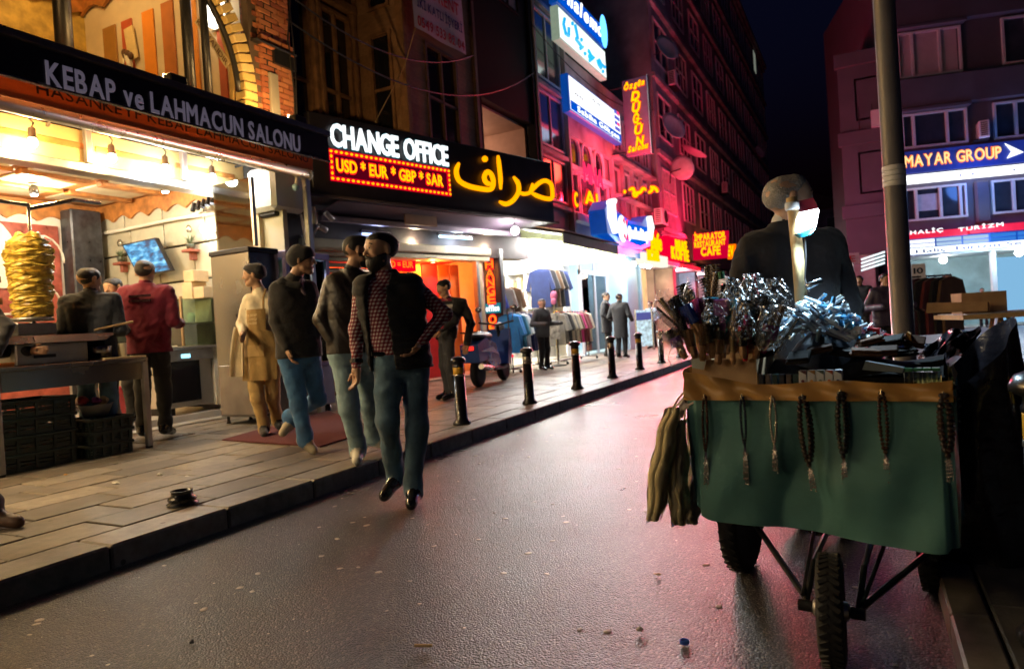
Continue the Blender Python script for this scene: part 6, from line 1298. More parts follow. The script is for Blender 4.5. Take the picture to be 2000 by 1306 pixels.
for k in range(8): bollard(KX - .42, 16.0 + k * 1.66, PZ, 'black bollard hidden far along the kerb behind the cart', k % 2 == 0)
bollard(.445, 2.34, .12, 'large black bollard with amber band beside the cart', True, 1.10)
bollard(.85, 3.3, .12, 'black bollard behind the black bag', True, 1.05)
lp = thing('street_lamp_pole', 'tall grey painted metal pole with paper tape wrapped round it', 'pole', (.24, 5.3, 0)); a, b = on_d(1764, 660, 4.6), on_d(1727, 0, 4.6)
c = Vector(((a.x + b.x) / 2, (a.y + b.y) / 2, 0))
MB().lathe((c.x, c.y, .1), [(.13, 0), (.13, .02), (.070, .05), (.067, 3.0), (.055, 6.5)], 24).build('shaft', mat('pole_paint', (.24, .225, .225), .35, .4, var=.1, vs=5), lp, True)
zt = on_d(1745, 330, 4.6).z
for k in range(4): MB().lathe((c.x, c.y, zt - .12 + k * .035), [(.0690, 0), (.0715, .004), (.0715, .030), (.0690, .034)], 24).build('tape', mat('tape_white', (.7, .68, .68), .5), lp, True)
MB().lathe((c.x, c.y, .1), [(.14, 0), (.14, .015), (.1, .03)], 12).build('base_plate', BLACKM, lp)
MB().tube([(c.x, c.y, 6.5), (c.x - .4, c.y, 6.9), (c.x - 1.2, c.y, 7.0)], .04, 8).build('arm', STEEL_D, lp, True); MB().box((c.x - 1.4, c.y, 6.98), (.5, .2, .1), None, .03).build('lamp_head', STEEL_D, lp)
# scooter
sc_ = thing('blue_scooter', 'dark blue motor scooter parked on the pavement behind the bollards', 'scooter', (-5.6, 10.3, PZ), 0)
SB = mat('scooter_blue', (.03, .10, .36), .2, .3, coat=.6, var=.05); TYR = mat('tyre_rubber', (.012, .012, .013), .8, bump=.2, bs=90); SEAT = mat('seat_black', (.02, .02, .022), .5)
S_ = Matrix.Translation((-5.85, 10.5, PZ)) @ rotz(R_(98))   # local x = forward
def tyre(m, c, r, w):
    return m.lathe(c, [(r * .62, -w / 2), (r * .9, -w / 2), (r, -w * .25), (r, w * .25), (r * .9, w / 2), (r * .62, w / 2)], 22, Matrix.Rotation(R_(90), 3, 'X'))
for x in (-.62, .62):
    w_ = tyre(MB(S_), (x, 0, .25), .25, .11).build('wheel', TYR, sc_, True); MB(S_).lathe((x, 0, .25), [(.02, -.05), (.15, -.045), (.15, .045), (.02, .05)], 14, Matrix.Rotation(R_(90), 3, 'X')).build('rim', STEEL, w_, True)
MB(S_).prism([(-.9, -.16, .42), (-.95, -.16, .72), (-.55, -.16, .82), (-.1, -.16, .70), (.1, -.16, .36), (-.2, -.16, .28), (-.6, -.16, .45)], (0, .32, 0)).build('rear_body', SB, sc_)
MB(S_).prism([(.35, -.2, .32), (.50, -.2, .95), (.58, -.2, .95), (.62, -.2, .55), (.48, -.2, .3)], (0, .4, 0)).build('leg_shield', SB, sc_); MB(S_).bx(-.2, .45, -.16, .16, .24, .31, .02).build('footboard', BLACKM, sc_)
MB(S_).prism([(.38, -.07, .5), (.85, -.07, .5), (.90, -.07, .40), (.75, -.07, .53)], (0, .14, 0)).build('mudguard', SB, sc_)
MB(S_).sphere((-.42, 0, .84), (.45, .15, .08), 14).build('saddle', SEAT, sc_, True); MB(S_).tube([(.62, 0, .25), (.45, 0, 1.0)], .03, 8).build('steering_column', BLACKM, sc_)
MB(S_).tube([(.38, -.34, 1.08), (.45, 0, 1.02), (.38, .34, 1.08)], .018, 8).build('handlebar', BLACKM, sc_); MB(S_).sphere((.55, 0, .98), (.1, .1, .09), 12).build('headlamp', mat('lamp_lens', (.6, .6, .62), .1), sc_, True)
for y in (-.3, .3): MB(S_).tube([(.4, y, 1.08), (.42, y * 1.15, 1.28)], .008, 5).build('mirror_stem', BLACKM, sc_); MB(S_).sphere((.42, y * 1.15, 1.32), (.02, .07, .05), 10).build('mirror', STEEL, sc_, True)
MB(S_).box((-.97, 0, .66), (.03, .18, .07), None, .01).build('tail_light', em('tail_red', (1, .03, .02), .8), sc_); MB(S_).tube([(-.5, -.2, .3), (-.95, -.2, .36)], .05, 8).build('exhaust', STEEL, sc_); MB(S_).tube([(-.62, .15, .9), (-.9, .15, .92), (-.95, 0, .92), (-.9, -.15, .92), (-.62, -.15, .9)], .015, 6).build('grab_rail', STEEL, sc_)
for y in (-.172, .172): MB(S_).prism([(-.9, y, .60), (-.3, y, .66), (0, y, .5), (-.35, y, .57)], (0, .006 * (1 if y > 0 else -1), 0)).build('side_trim', mat('trim_chrome', (.4, .5, .65), .2, .9), sc_)
# small things
def cone_stick(p, label):
    t = thing('red_flag_stick', label, 'stick', p, 0, 'red tipped sticks on the pavement'); p = Vector(p); MB().tube([p, p + Vector((0, 0, .34))], .014, 6).build('stem', BLACKM, t); MB().sphere(p + Vector((0, 0, .36)), .035, 10).build('tip', em('tip_red', (1, .02, .05), .7), t, True)
cone_stick(on_z(1003, 728, PZ), 'short post with red tip beside the clothes rail foot')
rg = thing('rubber_ring', 'black stepped rubber pipe collar lying on the paving', 'collar', (-3.80, 2.78, PZ)); RC = on_z(357, 985, PZ)
MB().lathe(RC, [(.092, 0), (.094, .012), (.080, .018), (.078, .03), (.085, .036), (.083, .046), (.066, .052), (.062, .082), (.066, .09), (.056, .092), (.052, .05), (.05, .01)], 28).build('collar', mat('rubber_black', (.012, .012, .014), .25, var=.2), rg, True)
PAPER = mat('litter_white', (.7, .68, .62), .8)
def litter(p, s, label, m_=PAPER, name='paper_scrap', cat='paper', seed=0):
    r3 = random.Random(seed); m = MB().sphere((0, 0, 0), s, 8); m.v = [(x * r3.uniform(.6, 1.2) + p[0], y * r3.uniform(.6, 1.2) + p[1], max(.001, z * r3.uniform(.5, 1.2) + s[2] * .6) + p[2]) for x, y, z in m.v]
    return tag(m.build(name, m_), label, cat)
litter(on_z(226, 944, PZ), (.05, .016, .012), 'crumpled white tissue strip on the paving', seed=1); litter(on_z(312, 928, PZ), (.026, .018, .014), 'small white paper ball on the paving', seed=2); litter(on_z(365, 930, PZ), (.025, .01, .004), 'flat pale paper scrap near the paper ball', seed=3); litter(on_z(128, 927, PZ), (.022, .012, .006), 'orange peel scrap by the crates', mat('peel', (.7, .35, .06), .7), 'peel_scrap', 'scrap', 4)
litter(on_z(1250, 1232, .006), (.014, .012, .012), 'small white pebble sized scrap on the road before the cart', seed=5); litter(on_z(1285, 1122, .006), (.02, .012, .005), 'flat tan scrap on the pink lit road', mat('scrap_tan', (.45, .32, .2), .7), 'scrap', 'scrap', 6); litter(on_z(375, 1256, .006), (.012, .01, .01), 'dark bottle stopper on the road', BLACKM, 'stopper', 'stopper', 7)
p = on_z(826, 1260, .012); tag(MB().tube([p + Vector((-.03, -.008, 0)), p + Vector((.03, .012, 0))], .005, 6).build('cigarette_end', mat('cig_tan', (.6, .42, .2), .7)), 'tan cigarette end lying on the asphalt', 'cigarette end')
p = on_z(1337, 1255, .007); tag(MB().lathe(p, [(.016, 0), (.016, .010), (.013, .012), (.012, .008), (.001, .007)], 16).build('bottle_cap', mat('cap_blue', (.02, .10, .55), .35)), 'blue plastic bottle cap on the road', 'bottle cap')
for k, (x, y) in enumerate(((965, 1002), (1080, 985), (868, 905), (1190, 835), (700, 1108))): litter(on_z(x, y, .006), (.014, .008, .004), ['pale scrap near the walking shoe', 'pale chip in the bright road patch', 'white scrap at the foot of the kerb', 'pale scrap on the far road', 'tiny yellow scrap on the brown road'][k], mat('chip_pale', (.55, .5, .42), .7), 'scrap', 'scrap', 20 + k)
# ================================================================== people
HR, HF = Vector(_h), Vector(_f0); ZU = Vector((0, 0, 1))
def surface_nets(D, o, h):
    s = D < 0; nx, ny, nz = D.shape
    c = [s[i:nx - 1 + i, j:ny - 1 + j, k:nz - 1 + k] for i in (0, 1) for j in (0, 1) for k in (0, 1)]
    cnt = sum(q.astype(np.int8) for q in c); act = (cnt > 0) & (cnt < 8); ids = np.argwhere(act); n = len(ids)
    if n == 0: return np.zeros((0, 3)), [], ids
    idx = -np.ones(act.shape, np.int32); idx[act] = np.arange(n)
    acc = np.zeros((n, 3)); w = np.zeros(n); off = [(i, j, k) for i in (0, 1) for j in (0, 1) for k in (0, 1)]
    val = [D[ids[:, 0] + i, ids[:, 1] + j, ids[:, 2] + k] for i, j, k in off]
    for a in range(8):
        for b in range(a + 1, 8):
            if sum(abs(off[a][q] - off[b][q]) for q in range(3)) != 1: continue
            m = (val[a] < 0) != (val[b] < 0); t = np.where(m, val[a] / np.where(m, val[a] - val[b], 1), 0)
            p = np.array(off[a])[None] + t[:, None] * (np.array(off[b]) - np.array(off[a]))[None]; acc += np.where(m[:, None], p, 0); w += m
    V = (ids + acc / w[:, None]) * h + np.array(o)[None]; F = []
    for ax in range(3):
        a1, a2 = (ax + 1) % 3, (ax + 2) % 3
        sl0 = [slice(None)] * 3; sl1 = [slice(None)] * 3; sl0[ax] = slice(0, -1); sl1[ax] = slice(1, None)
        e0, e1 = s[tuple(sl0)], s[tuple(sl1)]; E = np.argwhere(e0 != e1)
        E = E[(E[:, a1] > 0) & (E[:, a2] > 0) & (E[:, a1] < D.shape[a1] - 1) & (E[:, a2] < D.shape[a2] - 1)]
        if not len(E): continue
        q = []
        for d1, d2 in ((-1, -1), (0, -1), (0, 0), (-1, 0)):
            z = E.copy(); z[:, a1] += d1; z[:, a2] += d2; q.append(idx[z[:, 0], z[:, 1], z[:, 2]])
        Q = np.stack(q, 1); fl = e0[E[:, 0], E[:, 1], E[:, 2]]; Q[~fl] = Q[~fl][:, ::-1]; F.append(Q)
    return V, np.concatenate(F), ids
def sdf_mesh(prims, h, k=.035, cut=None, folds=0.0, seed=0, tags=True, quilt=0.0, cloth_only=False):
    """prims: (a, b, ra, rb, tag); smooth union of tapered capsules -> verts, faces, tag per face"""
    pts = np.array([list(p[0]) for p in prims] + [list(p[1]) for p in prims]); rm = max(max(p[2], p[3]) for p in prims)
    lo = pts.min(0) - rm - .06; hi = pts.max(0) + rm + .06; n = np.ceil((hi - lo) / h).astype(int) + 1
    D = np.full(n, .5, np.float32); T = np.zeros(n, np.int16); B = np.full(n, .5, np.float32)
    ax = [lo[i] + h * np.arange(n[i]) for i in range(3)]
    k0 = k
    for pr_ in prims:
        a, b, ra, rb, tg = pr_[:5]; k = pr_[5] if len(pr_) > 5 else k0
        a, b = np.array(a), np.array(b); m = max(ra, rb) + k + .03; l_ = np.minimum(a, b) - m; u_ = np.maximum(a, b) + m
        sl = [slice(max(0, int((l_[i] - lo[i]) / h)), min(n[i], int((u_[i] - lo[i]) / h) + 2)) for i in range(3)]
        X, Y, Z = np.meshgrid(ax[0][sl[0]], ax[1][sl[1]], ax[2][sl[2]], indexing='ij'); d = b - a; L2 = max(1e-9, d @ d)
        t = np.clip(((X - a[0]) * d[0] + (Y - a[1]) * d[1] + (Z - a[2]) * d[2]) / L2, 0, 1)
        q = np.sqrt((X - a[0] - t * d[0]) ** 2 + (Y - a[1] - t * d[1]) ** 2 + (Z - a[2] - t * d[2]) ** 2) - (ra + (rb - ra) * t); q = q.astype(np.float32)
        S = tuple(sl); o_ = D[S]; hh = np.maximum(k - np.abs(o_ - q), 0) / k; D[S] = np.minimum(o_, q) - hh * hh * k * .25
        m2 = q < B[S]; B[S] = np.where(m2, q, B[S]); T[S] = np.where(m2, tg, T[S])
    if folds or cut or quilt:
        X, Y, Z = np.meshgrid(*ax, indexing='ij'); msk = ((T == 1) | (T == 2)).astype(np.float32) if cloth_only else 1.0
        if quilt: D -= (quilt * np.abs(np.sin(Z * math.pi / .075)) ** .6).astype(np.float32)
        if folds:
            r3 = np.random.RandomState(seed)
            for f, am in ((11, .8), (24, .7), (45, .6), (80, .42), (120, .25)):
                v = r3.randn(3) * np.array([.7, .7, 1.25]); v /= np.linalg.norm(v); v2 = r3.randn(3) * .5; D += msk * (folds * am * np.sin((X * v[0] + Y * v[1] + Z * v[2]) * f + 2.2 * np.sin((X * v2[0] + Y * v2[1] + Z * v2[2]) * f * .8) + r3.rand() * 6)).astype(np.float32)
        if cut: D = np.maximum(D, cut(X, Y, Z)).astype(np.float32)
    V, F, ids = surface_nets(D, lo, h)
    tg = T[ids[F[:, 0], 0], ids[F[:, 0], 1], ids[F[:, 0], 2]] if len(F) else []
    return V, F, tg
def np_obj(name, V, F, mats_, tg, loc, parent=None):
    me = bpy.data.meshes.new(name); L_ = np.array(loc); me.from_pydata((V - L_).tolist(), [], F.tolist())
    for m_ in mats_: me.materials.append(m_)
    if len(mats_) > 1: me.polygons.foreach_set('material_index', np.asarray(tg, np.int32))
    me.polygons.foreach_set('use_smooth', np.ones(len(F), bool)); me.update()
    o = bpy.data.objects.new(name, me); COL.objects.link(o)
    if parent is None: o.location = loc
    else: o.parent = parent
    return o
def skinm(name, c): return mat('skin_' + name, c, .5, var=.12, vs=30, spec=.4)
SKIN = skinm('a', (.52, .31, .20)); SKIN2 = skinm('b', (.46, .27, .165)); SKIN3 = skinm('c', (.50, .31, .21))
HAIRB = mat('hair_black', (.012, .010, .009), .55, var=.3, vs=60, bump=.6, bs=160); HAIRG = mat('hair_grey', (.33, .315, .30), .65, var=.3, vs=140, bump=1.0, bs=130)
EYEW = mat('eye_white', (.6, .58, .55), .2, var=0); EYED = mat('eye_dark', (.01, .008, .006), .15, var=0)
def cloth(name, c, rough=.85, var=.18, bump=.35, bs=45): return mat('wear_' + name, c, rough, var=var, vs=7, bump=bump, bs=bs, sheen=.15)
DENIM = cloth('denim', (.10, .19, .27), var=.4); DENIMB = cloth('denim_blue', (.05, .16, .36), var=.45); DENIML = cloth('denim_light', (.26, .40, .46), var=.3); BLKC = cloth('black', (.014, .014, .017), .8); CHAR = cloth('charcoal', (.035, .033, .033)); TAN = cloth('tan', (.50, .34, .13)); APR = cloth('apron', (.33, .21, .07)); WHTC = cloth('white_shirt', (.74, .66, .48)); BURG = cloth('burgundy', (.17, .007, .035)); DKTR = cloth('dark_trousers', (.012, .012, .014)); NAVYC = cloth('navy_coat', (.018, .022, .034)); SHOEB = mat('shoe_black', (.010, .009, .010), .12, var=.1, coat=.5); SHOEW = mat('shoe_white', (.70, .68, .58), .5); SHOET = mat('shoe_tan', (.42, .36, .25), .6, var=.3)
def check_mat():
    m = bpy.data.materials.new('wear_check_shirt'); m.use_nodes = True; nt = m.node_tree; N, L = nt.nodes, nt.links; b = N['Principled BSDF']; b.inputs['Roughness'].default_value = .8
    tc = N.new('ShaderNodeTexCoord'); sp = N.new('ShaderNodeSeparateXYZ'); L.new(tc.outputs['Object'], sp.inputs[0])
    def band(sock, fr, w):
        mu = N.new('ShaderNodeMath'); mu.operation = 'MULTIPLY'; mu.inputs[1].default_value = fr; L.new(sock, mu.inputs[0]); fr_ = N.new('ShaderNodeMath'); fr_.operation = 'FRACT'; L.new(mu.outputs[0], fr_.inputs[0]); g = N.new('ShaderNodeMath'); g.operation = 'GREATER_THAN'; g.inputs[1].default_value = w; L.new(fr_.outputs[0], g.inputs[0]); return g.outputs[0]
    ad = N.new('ShaderNodeMath'); ad.operation = 'SUBTRACT'; L.new(sp.outputs[0], ad.inputs[0]); m5 = N.new('ShaderNodeMath'); m5.operation = 'MULTIPLY'; m5.inputs[1].default_value = .35; L.new(sp.outputs[2], m5.inputs[0]); L.new(m5.outputs[0], ad.inputs[1])
    s1, s2 = band(sp.outputs[2], 42, .52), band(ad.outputs[0], 46, .52)
    a = N.new('ShaderNodeMath'); a.operation = 'ADD'; L.new(s1, a.inputs[0]); L.new(s2, a.inputs[1]); h_ = N.new('ShaderNodeMath'); h_.operation = 'MULTIPLY'; h_.inputs[1].default_value = .5; L.new(a.outputs[0], h_.inputs[0])
    r = N.new('ShaderNodeValToRGB'); r.color_ramp.interpolation = 'CONSTANT'; r.color_ramp.elements[0].color = (.16, .012, .035, 1); r.color_ramp.elements[1].position = .75; r.color_ramp.elements[1].color = (.72, .66, .64, 1); e = r.color_ramp.elements.new(.3); e.color = (.34, .10, .12, 1); L.new(h_.outputs[0], r.inputs[0]); L.new(r.outputs[0], b.inputs['Base Color'])
    return m
CHECK = check_mat()
def stripes_mat():
    m = bpy.data.materials.new('wear_stripe_knit'); m.use_nodes = True; nt = m.node_tree; N, L = nt.nodes, nt.links; b = N['Principled BSDF']; b.inputs['Roughness'].default_value = .9
    tc = N.new('ShaderNodeTexCoord'); sp = N.new('ShaderNodeSeparateXYZ'); L.new(tc.outputs['Object'], sp.inputs[0]); mu = N.new('ShaderNodeMath'); mu.operation = 'MULTIPLY'; mu.inputs[1].default_value = 5.2; L.new(sp.outputs[2], mu.inputs[0]); fr_ = N.new('ShaderNodeMath'); fr_.operation = 'FRACT'; L.new(mu.outputs[0], fr_.inputs[0])
    r = N.new('ShaderNodeValToRGB'); r.color_ramp.interpolation = 'CONSTANT'; r.color_ramp.elements[0].color = (.03, .03, .04, 1); r.color_ramp.elements[1].position = .8; r.color_ramp.elements[1].color = (.6, .58, .55, 1)
    for p, c in ((.25, (.28, .02, .06, 1)), (.45, (.03, .03, .04, 1)), (.6, (.3, .29, .3, 1))): e = r.color_ramp.elements.new(p); e.color = c
    L.new(fr_.outputs[0], r.inputs[0]); L.new(r.outputs[0], b.inputs['Base Color']); return m
STRIPEK = stripes_mat()
T_SKIN, T_TOP, T_TRO, T_SHOE, T_ALT = range(5)
def stand(P, H, yaw, lean=0.0, arm=(.25, .12), stride=0.0, elbow=.35):
    """default standing joints in world space; yaw = heading, degrees clockwise from +Y"""
    a = R_(yaw); f = Vector((math.sin(a), math.cos(a), 0)); r = Vector((math.cos(a), -math.sin(a), 0)); s = H / 1.75; P = Vector(P)
    def q(x, y, z): return P + (r * x + f * (y + lean * z) + ZU * z) * s
    J = dict(f=f, r=r, s=s, P=P, head=q(0, .03, 1.635), neck=q(0, 0, 1.50))
    for nm, sg in (('L', -1), ('R', 1)):
        J['sh' + nm] = q(.19 * sg, 0, 1.425); J['el' + nm] = q((.19 + arm[1]) * sg, -.04, 1.14); J['wr' + nm] = q((.17 + arm[1] * .8) * sg, elbow * .5, .93 + elbow * .25)
        J['hip' + nm] = q(.085 * sg, 0, .93); J['kn' + nm] = q(.095 * sg, .03 + stride * sg * .5, .50); J['an' + nm] = q(.10 * sg, -.02 + stride * sg, .09); J['toe' + nm] = q(.12 * sg, .15 + stride * sg, .035)
    return J
def body_prims(J, hands=True, bulk=0.0):
    s = J['s']; mid = lambda a, b, t=.5: a.lerp(b, t); P_ = []
    shL, shR, hL, hR = J['shL'], J['shR'], J['hipL'], J['hipR']; cs = mid(shL, shR); ch_ = mid(hL, hR); up = (cs - ch_).normalized()
    def add(a, b, ra, rb, t): P_.append((a, b, ra * s, rb * s, t))
    add(mid(shL, shR, .12), mid(shL, shR, .88), .068 + bulk, .068 + bulk, T_TOP)
    for sh, hp in ((shL, hL), (shR, hR)):
        add(mid(sh, cs, .45) - up * .08 * s, mid(hp, ch_, .25) + up * .10 * s, .112 + bulk, .105 + bulk, T_TOP)
    add(cs - up * .12 * s, ch_ + up * .06 * s, .115 + bulk, .118 + bulk, T_TOP)
    add(cs + up * .02 * s, J['neck'] + up * .0, .075, .062, T_TOP)
    add(J['neck'] - up * .02 * s, mid(J['neck'], J['head'], .7), .056, .052, T_SKIN)
    for n in 'LR':
        add(J['sh' + n], J['el' + n], .060 + bulk * .6, .048 + bulk * .5, T_TOP); add(J['el' + n], J['wr' + n], .048 + bulk * .5, .035 + bulk * .3, T_TOP)
        add(J['hip' + n], J['kn' + n], .096, .073, T_TRO); add(J['kn' + n], J['an' + n] + ZU * .05 * s, .072, .060, T_TRO); add(J['an' + n] + ZU * .07 * s, J['an' + n] + ZU * .002 * s, .060, .058, T_TRO)
        fd = (J['toe' + n] - J['an' + n]); fl = fd.copy(); fl = fl.normalized()
        heel = J['an' + n] - fl * .055 * s - ZU * .028 * s; add(heel, J['an' + n] + ZU * .0, .036, .042, T_SHOE); add(heel, J['toe' + n], .038, .034, T_SHOE); add(J['an' + n], J['toe' + n] - fl * .03 * s, .04, .030, T_SHOE)
    add(mid(hL, ch_, .2), mid(hR, ch_, .2), .112, .112, T_TRO); add(ch_ + up * .05 * s, ch_, .115, .115, T_TRO)
    return P_
def head_prims(C, f, u, s=1.0):
    r = f.cross(u).normalized(); P_ = []
    def add(a, b, ra, rb, t, k=.018): P_.append((C + (f * a[0] + r * a[1] + u * a[2]) * s, C + (f * b[0] + r * b[1] + u * b[2]) * s, ra * s, rb * s, t, k))
    add((.022, 0, .035), (-.035, 0, .030), .078, .082, T_SKIN); add((.03, 0, .0), (.015, 0, -.05), .070, .060, T_SKIN); add((.062, .012, -.092), (.062, -.012, -.092), .027, .027, T_SKIN)
    add((.02, .04, -.065), (.055, .015, -.09), .026, .024, T_SKIN); add((.02, -.04, -.065), (.055, -.015, -.09), .026, .024, T_SKIN)
    add((.094, 0, .014), (.115, 0, -.028), .0095, .0125, T_SKIN, .010); add((.086, .03, .030), (.086, -.03, .030), .014, .014, T_SKIN, .010); add((.074, .034, -.022), (.064, .045, -.034), .020, .018, T_SKIN, .012); add((.074, -.034, -.022), (.064, -.045, -.034), .020, .018, T_SKIN, .012)
    add((.092, .016, -.062), (.092, -.016, -.062), .0095, .0095, T_ALT, .006)
    for sg in (-1, 1): add((-.006, sg * .080, .014), (-.012, sg * .080, -.024), .017, .012, T_SKIN, .006)
    return P_
def eyes(J, C, f, u, s, parent, loc):
    r = f.cross(u).normalized()
    for sg in (-1, 1):
        c = C + (f * .086 + r * sg * .031 + u * .008) * s; MB().sphere(c, .0115 * s, 8).build('eye', EYEW, parent, True); MB().sphere(c + f * .006 * s, .0065 * s, 8).build('iris', EYED, parent, True)
        a = C + (f * .095 + r * sg * .015 + u * .027) * s; b = C + (f * .083 + r * sg * .052 + u * .030) * s; MB().tube([a, a.lerp(b, .5) + (u * .006 + f * .004) * s, b], [.005 * s, .006 * s, .003 * s], 6).build('eyebrow', HAIRB, parent, True)
def half(C, n, d):   # cut keeping n.(p-C) > d
    return lambda X, Y, Z: -((X - C.x) * n.x + (Y - C.y) * n.y + (Z - C.z) * n.z - d)
def hair(J, C, f, u, s, mt, parent, loc, style='short', h=.011, kk=None):
    n = (u * .68 - f * .74).normalized(); pr = [(C + (f * .024 + u * .038) * s, C + (-f * .036 + u * .031) * s, .0795 * s, .0835 * s, 0)]
    k = dict(short=-.024, beanie=-.022, cap=-.004)[style]
    k = kk if kk is not None else k
    if style != 'short': pr = [(a, b, ra + .012 * s, rb + .014 * s, t) for a, b, ra, rb, t in pr]
    if style == 'beanie': pr.append((C + (-f * .02 + u * .06) * s, C + (-f * .03 + u * .085) * s, .075 * s, .06 * s, 0)); n = (u * .88 - f * .45).normalized()
    if style == 'cap': n = (u * .93 - f * .36).normalized(); k = .022
    V, F, t = sdf_mesh(pr, h, .03, half(C, n, k * s), .0028 if style == 'short' else .002, 3)
    o = np_obj('hair' if style == 'short' else style, V, F, [mt], t, loc, parent); return o
def hand(wr, el, s, mt, parent, loc, curl=.6, side=1, palm=None, h=.0042):
    """palm, four fingers of different length and a thumb, relaxed curl"""
    d = (wr - el).normalized(); pn = palm or HF; pn = (pn - d * pn.dot(d)).normalized(); w = d.cross(pn).normalized() * side; P_ = []
    k0 = wr + d * .085 * s
    P_.append((wr - d * .01 * s, wr + d * .03 * s, .026 * s, .030 * s, 0)); P_.append((wr + d * .03 * s + w * .018 * s, k0 + w * .024 * s, .022 * s, .015 * s, 0)); P_.append((wr + d * .03 * s - w * .018 * s, k0 - w * .024 * s, .022 * s, .015 * s, 0))
    for i, ln in enumerate((.070, .080, .074, .058)):
        b = k0 + w * (.030 - i * .020) * s; a1 = curl * .5; d1 = (d * math.cos(a1) + pn * math.sin(a1)); p1 = b + d1 * ln * .45 * s; a2 = curl * 1.3; d2 = d * math.cos(a2) + pn * math.sin(a2); p2 = p1 + d2 * ln * .3 * s; a3 = curl * 1.9; d3 = d * math.cos(a3) + pn * math.sin(a3); p3 = p2 + d3 * ln * .25 * s
        for a, c, r0, r1 in ((b, p1, .0098, .009), (p1, p2, .009, .008), (p2, p3, .008, .007)): P_.append((a, c, r0 * s, r1 * s, 0))
    tb = wr + d * .03 * s + w * .026 * s; t1 = tb + (d * .6 + w * .65 + pn * .25).normalized() * .04 * s; t2 = t1 + (d * .85 + w * .2 + pn * .35).normalized() * .032 * s
    P_.append((tb, t1, .014 * s, .0105 * s, 0)); P_.append((t1, t2, .0105 * s, .0085 * s, 0))
    V, F, t = sdf_mesh(P_, h, .009); return np_obj('hand', V, F, [mt], t, loc, parent)
def person(label, J, face, mats_, h=.013, hairm=HAIRB, style='short', beard=None, extra=None, fdir=None, bulk=0.0, hands=(True, True), folds=.0038, seed=1, eye=False, grp=None, tilt=None, hk=None):
    s = J['s']; loc = J['P']; u = (ZU + (tilt or Vector((0, 0, 0)))).normalized(); f = Vector(face); f = (f - u * f.dot(u)).normalized(); C = J['head']
    pr = body_prims(J, bulk=bulk) + head_prims(C, f, u, s)
    V, F, t = sdf_mesh(pr, h, .032, None, folds, seed, cloth_only=True)
    z0_ = J['P'].z - V[:, 2].min()
    sk, top, tro, sho = mats_[:4]; lip = mat('lip', (.30, .11, .09), .5, var=.05)
    o = np_obj('person', V, F, [sk, top, tro, sho, lip], t, loc); tag(o, label, 'person', grp); o.location.z += z0_ if abs(z0_) < .12 else 0
    if style: hair(J, C, f, u, s, hairm, o, loc, 'short', h=max(.007, h * .75), kk=hk)
    if beard:
        pb = [(C + (f * .028 + u * -.03) * s, C + (f * .02 - u * .055) * s, .074 * s, .067 * s, 0), (C + (f * .066 - u * .088) * s, C + (f * .062 - u * .105) * s, .036 * s, .034 * s, 0), (C + (f * .05 - u * .075) * s, C + (f * .055 - u * .08) * s, .05 * s, .045 * s, 0)]
        n = (-u * .80 - f * .1).normalized(); V, F, t = sdf_mesh(pb, .007, .025, lambda X, Y, Z: np.maximum(half(C, (-u * .94 - f * .35), .018 * s)(X, Y, Z), half(C, f, -.012 * s)(X, Y, Z)), .0016, 4); np_obj('beard', V, F, [beard], t, loc, o)
        rr_ = f.cross(u).normalized(); V, F, t = sdf_mesh([(C + (f * .103 + rr_ * sg * .004 - u * .044) * s, C + (f * .088 + rr_ * sg * .032 - u * .060) * s, .010 * s, .008 * s, 0) for sg in (-1, 1)], .005, .006); np_obj('moustache', V, F, [beard], t, loc, o)
    if eye: eyes(J, C, f, u, s, o, loc)
    for n, ok in zip('LR', hands):
        if ok: hand(J['wr' + n], J['el' + n], s, sk, o, loc, .5, 1 if n == 'L' else -1, palm=f if h < .012 else HF, h=.0045 if h < .012 else .006)
    return o, f, u, s, loc
